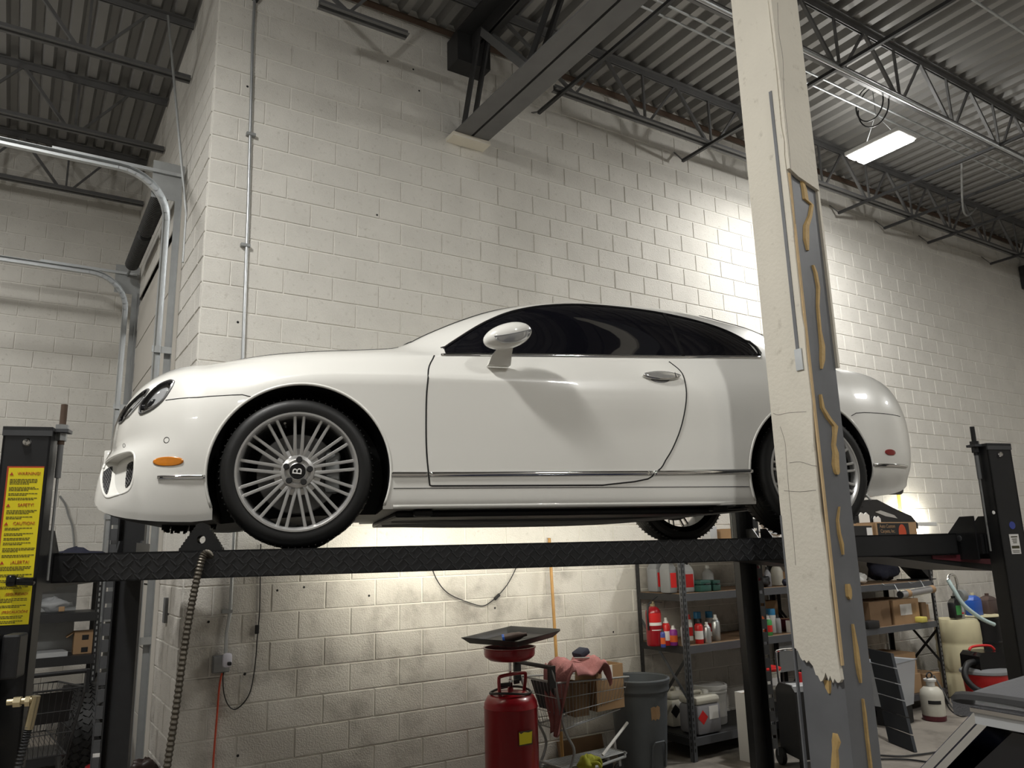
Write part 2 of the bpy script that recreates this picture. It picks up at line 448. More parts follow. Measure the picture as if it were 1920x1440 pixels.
for (ya, yb) in ((1.45, 2.45), (2.55, 3.55)):
    prof = []
    for k in range(K):
        y = ya+(yb-ya)*k/K; prof += [(0.055, y), (0.075, y+0.008), (0.075, y+0.028), (0.055, y+0.036)]
    MB().lathe(prof, (0, 0, 0), 16, 'Y').build('coil', 'spring_black', sp, True)
w = MB().tube([(-0.27, 0.93, 6.66), (-0.012, 0.86, 4.75)], 0.011, 8).tube([(-0.012, 0.86, 4.75), (-0.012, 0.85, 4.3)], 0.011, 8).build('hanger_rod', 'galv_dull')
tag(w, 'thin pale rod slanting from the bay roof to the return wall', 'rod')
w = MB().bb(-0.03, -0.001, 0.50, 0.58, 1.36, 1.54).build('grey_wall_box', 'grey_plastic'); tag(w, 'small grey box fixed to the return wall beside the door jamb', 'box')

# ------------------------------------------------------------------ roof framing
def joist(y, x0, x1, label, gapx=None, ztop=6.72, zbot=6.17, m='steel_grey'):
    t = thing('bar_joist', label, 'joist', (0, y, 0))
    spans = [(x0, x1)] if gapx is None else [(x0, gapx[0]), (gapx[1], x1)]
    for (a, b) in spans:
        mb = MB()
        for s in (-1, 1):
            mb.bb(a, b, s*0.006 if s > 0 else -0.056, 0.056 if s > 0 else -0.006, ztop+0.055, ztop+0.062)
            mb.bb(a, b, s*0.012-0.004, s*0.012+0.004, ztop, ztop+0.06)
        mb.build('top_chord', m, t)
        ba, bb_ = a+(0.65 if a > -8 else 0), b-(0.75 if 0.5 < b < 13 else 0)
        mb = MB()
        for s in (-1, 1):
            mb.bb(ba, bb_, s*0.006 if s > 0 else -0.05, 0.05 if s > 0 else -0.006, zbot, zbot+0.007)
            mb.bb(ba, bb_, s*0.012-0.004, s*0.012+0.004, zbot, zbot+0.055)
        mb.build('bottom_chord', m, t)
        x = ba+0.25; first = True
        while x < bb_-0.3:
            MB().bar((x, 0, zbot+0.03), (x+0.42, 0, ztop+0.03), 0.022, 0.022, up=(0, 1, 0)).build('web', m, t)
            if x+0.84 < bb_: MB().bar((x+0.42, 0, ztop+0.03), (x+0.84, 0, zbot+0.03), 0.03, 0.03, up=(0, 1, 0)).build('web', m, t)
            MB().bar((x+0.92, 0, zbot+0.03), (x+0.92, 0, ztop+0.03), 0.022, 0.022, up=(0, 1, 0)).build('web', m, t) if x+0.92 < bb_ else None
            x += 0.98
        MB().bar((a+0.05, 0, ztop+0.02), (ba+0.25, 0, zbot+0.03), 0.028, 0.028, up=(0, 1, 0)).build('web', m, t)
    return t
GX0, GX1 = 2.10, 2.455
joist(-0.5, 0.02, 13.2, 'grey steel bar joist closest to the main block wall', gapx=(GX0+0.1, GX1-0.1))
joist(-2.12, -8.9, 13.2, 'grey bar joist carrying the bright conduit beside the hanging light', gapx=(GX0+0.1, GX1-0.1))
joist(-3.72, -8.9, 13.2, 'grey bar joist over the white column', gapx=(GX0+0.1, GX1-0.1))
joist(1.10, -8.9, -0.02, 'dark bar joist of the left bay nearest the wall corner')
joist(2.60, -8.9, -0.02, 'dark bar joist in the middle of the left bay')
joist(4.15, -8.9, -0.02, 'dark bar joist of the left bay against its rear wall')

gd = thing('roof_girder', 'deep grey steel girder with slotted bottom chord bearing on the block wall', 'girder', ((GX0+GX1)/2, 0, 0))
for s in (-1, 1):
    MB().bb(min(s*0.018, s*0.178), max(s*0.018, s*0.178), -9.0, -0.02, 5.64, 5.654).bb(s*0.018-0.006, s*0.018+0.006, -9.0, -0.02, 5.64, 5.79).build('bottom_chord', 'steel_grey', gd)
    MB().bb(min(s*0.018, s*0.178), max(s*0.018, s*0.178), -9.0, -0.10, 6.66, 6.68).bb(s*0.018-0.006, s*0.018+0.006, -9.0, -0.10, 6.52, 6.67).build('top_chord', 'steel_dark', gd)
    y = -0.05; up = True
    MB().bar((s*0.05, -0.07, 5.72), (s*0.05, -0.42, 6.6), 0.02, 0.075, up=(0, 1, 0)).build('web', 'steel_dark', gd)
    for k in range(6):
        ya, yb, yc = -0.42-k*1.5, -1.17-k*1.5, -1.92-k*1.5
        MB().bar((s*0.045, ya, 6.58), (s*0.045, yb, 5.74), 0.02, 0.07, up=(0, 1, 0)).build('web', 'steel_grey', gd)
        MB().bar((s*0.045, yb, 5.74), (s*0.045, yc, 6.58), 0.02, 0.07, up=(0, 1, 0)).build('web', 'steel_dark', gd)
MB().bb(-0.2, 0.2, -0.16, 0.0, 5.60, 5.638).build('bearing_plate', 'plaster', gd)
MB().bb(-0.18, 0.18, -0.22, -0.01, 6.36, 6.66).build('end_seat', 'steel_dark', gd)

o = MB().bb(0.02, 13.2, -0.055, -0.050, 6.70, 6.77).bb(0.02, 13.2, -0.055, -0.016, 6.76, 6.765).build('ledger_angle', 'rust'); tag(o, 'long rusty ledger angle along the top of the block wall', 'angle')
for i, (bx, lb) in enumerate(((3.08, 'beside the girder'), (5.08, 'between the girder and the column'), (7.96, 'right beside the hanging light'), (9.0, 'one past the hanging light'), (10.1, 'two past the hanging light'), (11.9, 'near the far end of the hall'))):
    t = thing('bridging_bar', 'dark bridging bar tying the joists to the wall '+lb, 'bridging', (bx, 0, 6.148))
    MB().bar((0, -9, 0), (0, -0.12, 0), 0.032, 0.032).build('bar', 'steel_dark', t)
    MB().bar((0, -0.12, 0.012), (0, -0.006, 0.16 if i else 0.06), 0.026, 0.008).build('wall_clip', 'steel_grey', t)
for (y, z, r, x0, lb) in ((-2.165, 6.135, 0.018, 2.6, 'bright electrical conduit strapped under the joist by the hanging light'), (-1.68, 6.46, 0.011, 2.6, 'thin bright conduit between the joists, nearer the room'), (-1.50, 6.52, 0.011, 2.6, 'thin bright conduit between the joists, nearer the wall'), (-3.06, 6.55, 0.012, 2.7, 'thin conduit under the deck in front of the white column')):
    o = MB().tube([(x0, y, z), (6.6, y, z), (13.2, y, z)], r, 8).build('ceiling_conduit', 'galv', smooth=True); tag(o, lb, 'conduit')
    for k in range(5): pass
jb = thing('junction_box', 'small galvanised junction box on the conduit with a socket', 'box', (8.7, -2.16, 6.12))
MB().rbox((0, 0, 0), (0.13, 0.09, 0.07), 0.008).build('case', 'galv_dull', jb); MB().rbox((0, -0.05, -0.01), (0.06, 0.02, 0.04), 0.005).build('socket', 'cream_plastic', jb)

# ------------------------------------------------------------------ high-bay lights
def high_bay(x, y, z, watts, label, group=None):
    t = thing('high_bay_light', label, 'light', (x, y, z), group=group)
    MB().rbox((0, 0, 0.035), (0.36, 0.64, 0.05), 0.012).build('housing', 'white_plastic', t)
    for s in (-1, 1):
        MB().rbox((s*0.085, 0, 0.0), (0.125, 0.60, 0.03), 0.01).build('diffuser', 'glow', t)
        ld = bpy.data.lights.new('tube', 'AREA'); ld.shape = 'RECTANGLE'; ld.size = 0.12; ld.size_y = 0.58
        ld.energy = watts*0.72; ld.color = LAMP_COL
        lo = bpy.data.objects.new('lamp', ld); COL.objects.link(lo); lo.parent = t; lo.location = (s*0.085, 0, -0.02)
    ld = bpy.data.lights.new('uplight', 'AREA'); ld.shape = 'RECTANGLE'; ld.size = 0.3; ld.size_y = 0.58; ld.energy = watts*0.10; ld.color = LAMP_COL
    lo = bpy.data.objects.new('lamp', ld); COL.objects.link(lo); lo.parent = t; lo.location = (0, 0, 0.07); lo.rotation_euler = (PI, 0, 0)
    ld = bpy.data.lights.new('lens_spill', 'POINT'); ld.shadow_soft_size = 0.05; ld.energy = watts*0.60; ld.color = LAMP_COL
    lo = bpy.data.objects.new('lamp', ld); COL.objects.link(lo); lo.parent = t; lo.location = (0, 0, -0.085)
    for sy in (-0.2, 0.2):
        MB().tube([(0, sy, 0.05), (0, 0, 0.42), (0, 0, 6.76-z)], 0.004, 6).build('hanger_wire', 'galv_dull', t)
    return t
for i, (x, y, z, wt) in enumerate(HIGH_BAYS):
    high_bay(x, y, z, wt, 'bright two-tube hanging high-bay light beside the white column' if i == 0 else 'hanging high-bay light over the rest of the hall', None if i == 0 else 'high-bay lights outside the view')
c = MB(); 
for k, (ox, rr) in enumerate(((0.0, 0.17), (-0.06, 0.15))):
    c.tube([(6.05+ox, -1.88+rr*math.cos(a), 6.36+rr*1.25*math.sin(a)-rr) for a in [2*PI*i/28+0.9 for i in range(26)]], 0.007, 6)
o = c.build('cable_loop', 'black_cord', smooth=True); tag(o, 'loose loop of black cable hanging over the light', 'cable')
o = MB().tube(smooth_path([(8.3, -1.6, 6.3), (8.8, -1.3, 5.98), (9.3, -1.1, 6.02), (9.8, -1.0, 6.28)], 8), 0.012, 6).build('hanging_chain', 'galv_dull', smooth=True); tag(o, 'slack pale chain under the joists past the light', 'chain')

# ------------------------------------------------------------------ column
def dense_px(p): return [(q.x, q.y) for q in smooth_path([(a_, b_, 0) for a_, b_ in p], 3)]
CX0, CX1, CY0, CY1 = 2.15, 2.37, -3.62, -3.37
colm = struct('column', MB().bb(CX0+0.012, CX1-0.006, CY0+0.014, CY0+0.03, 0, 5.64).bb(CX0+0.012, CX1-0.006, CY1-0.028, CY1-0.012, 0, 5.64).bb((CX0+CX1)/2-0.008, (CX0+CX1)/2+0.008, CY0+0.03, CY1-0.028, 0, 5.64)
        .bb(CX0+0.012, CX0+0.03, CY0+0.03, CY1-0.028, 0, 5.64), 'column_steel')
def col_y(px, py): return px_X(px, py, CX0).y
def col_x(px, py): return px_Y(px, py, CY0).x
zL = lambda px, py: px_X(px, py, CX0).z
zF = lambda px, py: px_Y(px, py, CY0).z
# plaster skin on the left face with a ragged lower edge and a chipped right edge
zbot = zL(1570, 1265)
rng0 = random.Random(12); edge = []
for k in range(23):
    q_ = k/22; edge.append((CY1+(CY0+0.012-CY1)*q_, zbot+0.10*(1-q_)**2-0.03*q_+rng0.uniform(-0.018, 0.018)+(-0.03 if 9 < k < 14 else 0)))
rng = random.Random(3)
right = []
z = zbot+0.1
while z < 5.6:
    right.append((CY0+0.008+rng.uniform(-0.004, 0.006)+ (0.012 if z < 2.4 else 0), z)); z += rng.uniform(0.06, 0.2)
poly = edge+right+[(CY0+0.008, 5.64), (CY1, 5.64)]
MB().prism(poly, lambda a, b, t: Vector((t, a, b)), CX0-0.012, CX0+0.011).build('plaster_skin', 'plaster', colm)
# second skin board on the front face, upper part only (torn away lower down)
zt = px_Y(1500, 330, CY0).z
poly = [(CX0-0.005, zt+0.02), (CX0+0.06, zt-0.01), (CX0+0.14, zt-0.03), (CX1+0.003, zt-0.05), (CX1+0.003, 5.64), (CX0-0.005, 5.64)]
MB().prism(poly, lambda a, b, t: Vector((a, t, b)), CY0-0.006, CY0+0.013).build('plaster_skin', 'plaster', colm)
# timber nailer strip and corner bead between the skins
MB().bb(CX0-0.002, CX0+0.012, CY0+0.004, CY0+0.012, 1.28, zt).build('nailer', 'wood_pale', colm)
MB().bb(CX0-0.017, CX0-0.0125, CY0+0.045, CY0+0.062, zL(1500, 690), zL(1485, 150)).build('corner_bead', 'column_steel', colm)
MB().bb(CX0-0.02, CX0-0.0125, CY0+0.03, CY0+0.07, zL(1503, 695), zL(1500, 655)).build('corner_bead', 'galv', colm)
MB().bb(CX0-0.016, CX0+0.0, CY1-0.004, CY1+0.004, 0.2, zL(1490, 965)).build('corner_bead', 'column_steel', colm)
MB().bb(CX1-0.004, CX1+0.012, CY0+0.0, CY0+0.02, zF(1580, 690), zF(1545, 330)).build('plaster_strip', 'plaster', colm)
# glue streaks left on the bare steel
def streak(pts, wds, name='glue_streak'):
    mb = MB(); P = []
    for (px, py), w_ in zip(pts, wds):
        q = px_Y(px, py, CY0+0.014); dx = w_/FPX*3.9
        P += [(q.x-dx, CY0+0.0135, q.z), (q.x-dx*0.6, CY0+0.004, q.z), (q.x+dx*0.6, CY0+0.004, q.z), (q.x+dx, CY0+0.0135, q.z)]
    K = len(pts); F = []
    for k in range(K-1):
        for i in range(3): F.append((k*4+i, k*4+i+1, k*4+i+5, k*4+i+4))
    F += [(0, 1, 2, 3), (4*K-4, 4*K-3, 4*K-2, 4*K-1)]
    mb.add(P, F).build(name, 'glue', colm, True)
streak([(1501, 335), (1507, 355), (1510, 375), (1521, 385), (1518, 405), (1511, 425), (1511, 450), (1513, 470)], [4, 8, 9, 5, 6, 9, 9, 3])
streak([(1523, 498), (1528, 512), (1533, 540), (1532, 575), (1536, 620), (1541, 650), (1541, 675), (1539, 692)], [3, 5, 5, 4, 4, 8, 8, 2])
streak([(1537, 740), (1541, 765), (1553, 785), (1565, 800), (1564, 815), (1562, 835), (1566, 850), (1566, 870), (1568, 885), (1568, 890)], [3, 6, 8, 9, 6, 6, 9, 11, 9, 4])
streak([(1572, 950), (1569, 975), (1572, 1000), (1577, 1020), (1579, 1040)], [1, 3, 4, 5, 2])
streak([(1588, 1095), (1590, 1105), (1591, 1118), (1592, 1124)], [6, 9, 8, 2])
streak([(1597, 1170), (1600, 1190), (1604, 1215), (1607, 1240), (1610, 1262), (1612, 1280)], [2, 4, 6, 7, 6, 2])
streak([(1616, 1310), (1620, 1340), (1624, 1380), (1630, 1430), (1635, 1480)], [2, 4, 4, 4, 4])
def streak_left(pts, wds):
    mb = MB(); P = []
    X = CX0+0.012
    for (px, py), w_ in zip(pts, wds):
        q = px_X(px, py, X); dy = w_/FPX*3.9
        P += [(X, q.y+dy, q.z), (X-0.008, q.y+dy*0.6, q.z), (X-0.008, q.y-dy*0.6, q.z), (X, q.y-dy, q.z)]
    K = len(pts); F = [(k*4+i, k*4+i+1, k*4+i+5, k*4+i+4) for k in range(K-1) for i in range(3)]
    F += [(0, 1, 2, 3), (4*K-4, 4*K-3, 4*K-2, 4*K-1)]
    mb.add(P, F).build('glue_streak', 'glue', colm, True)
streak_left([(1566, 1375), (1568, 1390), (1566, 1405), (1566, 1430), (1564, 1460)], [5, 9, 6, 8, 8])
streak_left([(1551, 1275), (1553, 1290), (1556, 1300)], [8, 6, 2])

for pts in ([(1458, 5), (1460, 60), (1468, 110), (1470, 180), (1478, 260), (1484, 330), (1492, 420)], [(1450, 775), (1460, 778), (1478, 774), (1512, 772)], [(1463, 800), (1472, 830), (1475, 870), (1480, 930), (1487, 1000), (1492, 1060)], [(1480, 868), (1500, 866), (1520, 872), (1532, 874)], [(1470, 920), (1500, 922), (1530, 919)]):
    MB().tube([Vector((CX0-0.0121, px_X(u_, v_, CX0-0.012).y, px_X(u_, v_, CX0-0.012).z)) for u_, v_ in dense_px(pts)], 0.0012, 4).build('crack', 'stain', colm)
# ================================================================== the white coupe
CAR_TH = R(-18.0); CAR_A = Vector((0.049, -2.352)); CAR_Z = 1.853
cu_ = Vector((math.cos(CAR_TH), math.sin(CAR_TH))); cv_ = Vector((-math.sin(CAR_TH), math.cos(CAR_TH)))
car_o = CAR_A+cv_*0.93
car = thing('coupe_car', 'glossy white two-door coupe raised on the black lift', 'car', (car_o.x, car_o.y, CAR_Z), CAR_TH)

def hermite(xs, ys):
    xs = np.array(xs, float); ys = np.array(ys, float)
    m = np.zeros_like(ys); d = np.diff(ys)/np.diff(xs)
    m[0], m[-1] = d[0], d[-1]
    for i in range(1, len(xs)-1):
        if d[i-1]*d[i] <= 0: m[i] = 0.5*(d[i-1]+d[i])*0.5
        else: m[i] = (d[i-1]*(xs[i+1]-xs[i])+d[i]*(xs[i]-xs[i-1]))/(xs[i+1]-xs[i-1])
    def f(x):
        x = min(max(x, xs[0]), xs[-1]); i = min(max(int(np.searchsorted(xs, x))-1, 0), len(xs)-2)
        h = xs[i+1]-xs[i]; t = (x-xs[i])/h
        return float((2*t**3-3*t*t+1)*ys[i]+(t**3-2*t*t+t)*h*m[i]+(-2*t**3+3*t*t)*ys[i+1]+(t**3-t*t)*h*m[i+1])
    return f
def table(rows):
    xs = [r[0] for r in rows]
    return [hermite(xs, [r[j] for r in rows]) for j in range(1, len(rows[0]))]
XF, XR = -0.45, 3.10
w1, z1 = table([(-.45, .87, .128), (0, .915, .165), (.4, .925, .172), (1.4, .925, .172), (2.3, .925, .176), (2.75, .915, .185), (3.1, .86, .215)])
w2, z2 = table([(-.45, .900, .30), (0, .945, .30), (.4, .942, .29), (1.2, .940, .285), (2.3, .945, .29), (2.75, .955, .31), (3.1, .915, .34)])
w3, z3 = table([(-.45, .905, .48), (-.2, .940, .50), (0, .952, .52), (.3, .948, .52), (.65, .944, .52), (1.2, .942, .52), (2.0, .948, .53), (2.5, .962, .56), (2.8, .965, .57), (3.1, .935, .55)])
w4, z4 = table([(-.45, .868, .70), (-.2, .922, .765), (0, .945, .798), (.3, .949, .812), (.65, .947, .814), (1.2, .938, .815), (2.0, .938, .82), (2.5, .945, .82), (2.8, .945, .81), (3.1, .905, .77)])
w5, z5 = table([(-.45, .795, .83), (-.2, .828, .885), (0, .838, .912), (.3, .848, .932), (.65, .858, .945), (1.2, .862, .962), (2.0, .868, .982), (2.35, .868, .995), (2.6, .865, 1.0), (2.85, .845, .985), (3.1, .80, .95)])
wr_, zr_ = table([(-.45, .66, .902), (-.17, .665, .962), (0, .668, .984), (.3, .70, .998), (.5, .745, .998), (.62, .785, .985), (.70, .79, 1.0), (.81, .752, 1.082), (.93, .722, 1.165), (1.08, .695, 1.243), (1.25, .67, 1.295), (1.4, .655, 1.321), (1.58, .645, 1.334), (1.8, .64, 1.330), (2.07, .64, 1.305), (2.35, .645, 1.258), (2.55, .662, 1.20), (2.68, .69, 1.14), (2.9, .66, 1.08), (3.1, .63, 1.02)])
we_, ze_ = table([(-.45, .45, .940), (-.17, .48, 1.0), (0, .50, 1.022), (.3, .53, 1.045), (.5, .57, 1.058), (.654, .60, 1.127), (.83, .585, 1.212), (1.02, .555, 1.292), (1.2, .53, 1.343), (1.4, .51, 1.380), (1.6, .5, 1.397), (1.8, .5, 1.398), (2.0, .5, 1.393), (2.26, .5, 1.370), (2.48, .5, 1.331), (2.7, .5, 1.28), (2.9, .49, 1.195), (3.1, .48, 1.06)])
zc_, = table([(-.45, .955), (-.17, 1.015), (0, 1.036), (.3, 1.06), (.45, 1.07), (.56, 1.10), (.7, 1.185), (.9, 1.285), (1.1, 1.36), (1.3, 1.402), (1.6, 1.425), (1.9, 1.421), (2.3, 1.39), (2.6, 1.332), (2.9, 1.215), (3.1, 1.085)])
SEG = [3, 2, 4, 6, 8, 6, 9, 8, 5, 5]
def section(x):
    kb = min(1, max(0, (x-0.45)/0.25))*min(1, max(0, (2.75-x)/0.2))       # belt kink strength
    kc = min(1, max(0, (x+0.30)/0.25))*min(1, max(0, (1.40-x)/0.35))        # shoulder crease strength
    kc = max(kc, 0.0)
    zc = zc_(x); ze = ze_(x); we = we_(x)
    C_ = [(0, z1(x)-0.005), (w1(x)*0.72, z1(x)-0.005), (w1(x), z1(x)), (w1(x)+0.01, z1(x)+0.035), (w2(x), z2(x)), (w3(x), z3(x)), (w4(x), z4(x)), (w5(x), z5(x)), (wr_(x), zr_(x)), (we, ze), (we*0.5, zc-(zc-ze)*0.27), (0, zc)]
    kink = [1, 1, 1, 0.6, 0, 0, kc, kb, 0, 0, 0, 0]
    P = [np.array(p) for p in C_]; n = len(P)
    chord = [np.linalg.norm(P[i+1]-P[i])+1e-6 for i in range(n-1)]
    out = []
    T = []
    for i in range(n):
        if i == 0: t = (P[1]-P[0])/chord[0]
        elif i == n-1: t = np.array([-1.0, 0.0])
        else: t = ((P[i]-P[i-1])/chord[i-1]*chord[i]+(P[i+1]-P[i])/chord[i]*chord[i-1])/(chord[i]+chord[i-1])
        T.append(t)
    for i in range(n-1):
        h = chord[i]; d = (P[i+1]-P[i])/h
        ta = T[i]*(1-kink[i])+d*kink[i]; tb = T[i+1]*(1-kink[i+1])+d*kink[i+1]
        m_ = SEG[i] if i < len(SEG) else 5
        for k in range(m_):
            t = k/m_
            out.append((2*t**3-3*t*t+1)*P[i]+(t**3-2*t*t+t)*h*ta+(-2*t**3+3*t*t)*P[i+1]+(t**3-t*t)*h*tb)
    out.append(P[-1]); return out
def ring3(x, sec): 
    h = [(x, -p[0], p[1]) for p in sec]
    return h + [(x, p[0], p[1]) for p in sec[-2:0:-1]]
def make_body():
    rings = []
    xs = np.linspace(XF, XR, 122)
    secF, secR = section(XF), section(XR)
    # nose cap: rings shrinking towards a centre, pushed forward
    def cap(sec, xcut, sgn, D, cz, pt, ps, pb, nr):
        out = []
        for j in range(1, nr+1):
            a = j/nr*PI/2; r = math.cos(a)
            if j == nr: r = 0.02
            ring = []
            full = [(-p[0], p[1]) for p in sec]+[(p[0], p[1]) for p in sec[-2:0:-1]]
            for (y, z) in full:
                dy, dz = y, z-cz
                ang = math.atan2(dz*2.0, abs(dy)+1e-6)          # -pi/2 .. pi/2
                s = ang/(PI/2)
                p_ = ps+(pt-ps)*max(0, s)**1.5 if s > 0 else ps+(pb-ps)*min(1, (-s)*1.6)
                q_ = 2.0
                g = (1-r**p_)**(1/q_)
                ring.append((xcut+sgn*D*g, y*r, cz+dz*r))
            out.append(ring)
        return out
    front = cap(secF, XF, -1, 0.495, 0.50, 2.25, 2.05, 8.0, 18)
    rear = cap(secR, XR, 1, 0.705, 0.58, 2.7, 2.5, 2.3, 18)
    rings = front[::-1]+[ring3(x, section(x)) for x in xs]+rear
    n = len(rings[0]); V_ = [p for rg in rings for p in rg]; F = []
    for k in range(len(rings)-1):
        for i in range(n):
            F.append((k*n+i, k*n+(i+1) % n, (k+1)*n+(i+1) % n, (k+1)*n+i))
    F.append(tuple(range(n))); F.append(tuple((len(rings)-1)*n+i for i in range(n-1, -1, -1)))
    return V_, F
BV, BF = make_body()
BVH = BVHTree.FromPolygons([Vector(p) for p in BV], BF)
def side(x, z, off=0.0, far=False):
    """point on the near flank (y<0)"""
    s = -1 if not far else 1
    h = BVH.ray_cast(Vector((x, s*3, z)), Vector((0, -s, 0)))
    if h[0] is None: return Vector((x, s*0.9, z)), Vector((0, s, 0))
    nrm = h[1]
    if nrm.y*s < 0: nrm = -nrm
    return h[0]+nrm*off, nrm
def sidep(x, z, off=0.0, far=False): return side(x, z, off, far)[0]
def cast(o, d, off=0.0):
    h = BVH.ray_cast(Vector(o), Vector(d).normalized())
    if h[0] is None: return Vector(o)
    nrm = h[1] if h[1].dot(Vector(d)) < 0 else -h[1]
    return h[0]+nrm*off

# ---- features of the front corner, located by casting the photo's rays onto the body surface
CAR_M = Matrix.Translation((car_o.x, car_o.y, CAR_Z)) @ Matrix.Rotation(CAR_TH, 4, 'Z'); CAR_I = CAR_M.inverted()
CAM_L = CAR_I @ CAM_POS
def on_body(px, py, off=0.0, s=-1):
    d = (CAR_I.to_3x3() @ pixel_ray(px, py)).normalized()
    h = BVH.ray_cast(CAM_L, d)
    if h[0] is None:
        h = BVH.find_nearest(CAM_L+d*3.7)
    n_ = h[1] if h[1].dot(d) < 0 else -h[1]
    p = h[0]+n_*off
    return Vector((p.x, p.y*(-s), p.z))
def crop(pts, ox=160, oy=680, k=4.0): return [(ox+a/k, oy+b/k) for a, b in pts]
def closed(pts, n=3): return [(p.x, p.y) for p in smooth_path([(a, b, 0) for a, b in pts+[pts[0]]], n)][:-1]
def dense(path, n=6): return [(p.x, p.y) for p in smooth_path([(a, b, 0) for a, b in path], n)]
OPENING = [(124, 800), (150, 745), (190, 710), (240, 686), (310, 666), (350, 668), (367, 700), (368, 760), (361, 860), (342, 930), (306, 970), (215, 1000), (165, 1012), (135, 985), (118, 930), (114, 860)]
IN_D = Vector((0.86, 0.50, 0.06)).normalized(); REC = 0.055
def recess(px, py, off=0.0, s=-1):
    p = on_body(px, py, 0.0)+IN_D*(REC-0.001-off); return Vector((p.x, p.y*(-s), p.z))
AF, AR, AFR, ARR = (0.018, 0.345), (2.74, 0.345), 0.412, 0.398
def cut_body():
    me = bpy.data.meshes.new('body'); me.from_pydata(BV, [], BF)
    bm = bmesh.new(); bm.from_mesh(me); bmesh.ops.recalc_face_normals(bm, faces=list(bm.faces)); bm.to_mesh(me); bm.free()
    ob = bpy.data.objects.new('tmp_body', me); COL.objects.link(ob)
    cutters = []
    for (c, r) in ((AF, AFR), (AR, ARR)):
        for s in (-1, 1):
            a, b = (-1.2, -0.52) if s < 0 else (0.52, 1.2)
            mb = MB()
            # arch profile: circle above, running straight down below the centre
            poly = [(c[0]+r*math.cos(t), c[1]+r*math.sin(t)) for t in [PI*k/40-0.35 for k in range(41)]]
            poly = [(c[0]+r*math.cos(t), c[1]+r*math.sin(t)) for t in [-0.40+(PI+0.80)*k/48 for k in range(49)]]
            poly = poly+[(poly[-1][0], -0.1), (poly[0][0], -0.1)]
            mb.prism(poly, lambda u, v, t: Vector((u, t, v)), a, b)
            m2 = mb.mesh('cut', 'car_gap'); o2 = bpy.data.objects.new('tmp_cut', m2); COL.objects.link(o2); cutters.append(o2)
    ol = closed(crop(OPENING), 3)
    for s in (-1, 1):
        A_ = [on_body(a, b, 0.0) for a, b in ol]; cen = sum(A_, Vector())/len(A_)
        fr_ = [p-IN_D*0.06+(p-cen)*0.10 for p in A_]; bk_ = [p+(cen-p)*0.10+IN_D*REC for p in A_]; mid = cen+IN_D*REC
        pts3 = [Vector((p.x, p.y*(-s), p.z)) for p in fr_+bk_]; n_ = len(A_)
        FF = [(i, (i+1) % n_, n_+(i+1) % n_, n_+i) for i in range(n_)]+[tuple(range(n_-1, -1, -1)), tuple(range(n_, 2*n_))]
        mb = MB().add(pts3, FF); o2 = bpy.data.objects.new('tmp_cut', mb.mesh('cut', 'car_gap')); COL.objects.link(o2); cutters.append(o2)
    for o2 in cutters:
        md = ob.modifiers.new('b', 'BOOLEAN'); md.operation = 'DIFFERENCE'; md.object = o2; md.solver = 'EXACT'
    dg = bpy.context.evaluated_depsgraph_get()
    res = bpy.data.meshes.new_from_object(ob.evaluated_get(dg))
    for o2 in cutters+[ob]: bpy.data.objects.remove(o2, do_unlink=True)
    res.materials.clear(); res.materials.append(MATS['car_white']); res.materials.append(MATS['black_plastic'])
    for p in res.polygons:
        c = p.center; p.use_smooth = True; mi = 0
        if abs(c.y) < 0.915:
            for (k, r) in ((AF, AFR), (AR, ARR)):
                if abs(math.hypot(c.x-k[0], c.z-k[1])-r) < 0.006 and abs(p.normal.y) < 0.2 and c.z < 0.8: mi = 1
                if abs(abs(c.y)-0.52) < 0.003 and math.hypot(c.x-k[0], c.z-k[1]) < r+0.1: mi = 1
                if c.z < 0.36 and abs(c.x-k[0]) < r+0.003 and abs(p.normal.y) < 0.2 and abs(p.normal.x) > 0.8: mi = 1
        if c.z < 0.20 and p.normal.z < -0.75: mi = 1
        p.material_index = mi
    res.set_sharp_from_angle(angle=R(50))
    return res
body = link('body', cut_body(), car)
BVH_CUT = BVHTree.FromPolygons([v.co.copy() for v in body.data.vertices], [tuple(p.vertices) for p in body.data.polygons])
def on_cut(px, py, off=0.0, s=-1):
    d = (CAR_I.to_3x3() @ pixel_ray(px, py)).normalized(); h = BVH_CUT.ray_cast(CAM_L, d)
    if h[0] is None: return on_body(px, py, off, s)
    n_ = h[1] if h[1].dot(d) < 0 else -h[1]
    p = h[0]+n_*off; return Vector((p.x, p.y*(-s), p.z))

def patch(outline, proj, off, rings=6, skirt=0.004):
    """fill a closed 2D outline (star-shaped) projected on the body"""
    cx = sum(p[0] for p in outline)/len(outline); cz = sum(p[1] for p in outline)/len(outline)
    n = len(outline); mb = MB(); P = [proj(*outline[i], off-skirt) for i in range(n)]; F = []
    for j in range(rings):
        r = 1-j/rings
        P += [proj(cx+(a-cx)*r, cz+(b-cz)*r, off) for a, b in outline]
    P.append(proj(cx, cz, off))
    for j in range(rings):
        for i in range(n): F.append((j*n+i, j*n+(i+1) % n, (j+1)*n+(i+1) % n, (j+1)*n+i))
    last = rings*n; c_ = len(P)-1
    for i in range(n): F.append((last+i, last+(i+1) % n, c_))
    return mb.add(P, F)
def grid_patch(rows, proj, off):
    """rows: list of lists of 2D points (same length)"""
    m = len(rows[0]); P = []; F = []
    for rw in rows: P += [proj(a, b, off) for a, b in rw]
    for j in range(len(rows)-1):
        for i in range(m-1): F.append((j*m+i, j*m+i+1, (j+1)*m+i+1, (j+1)*m+i))
    return MB().add(P, F)
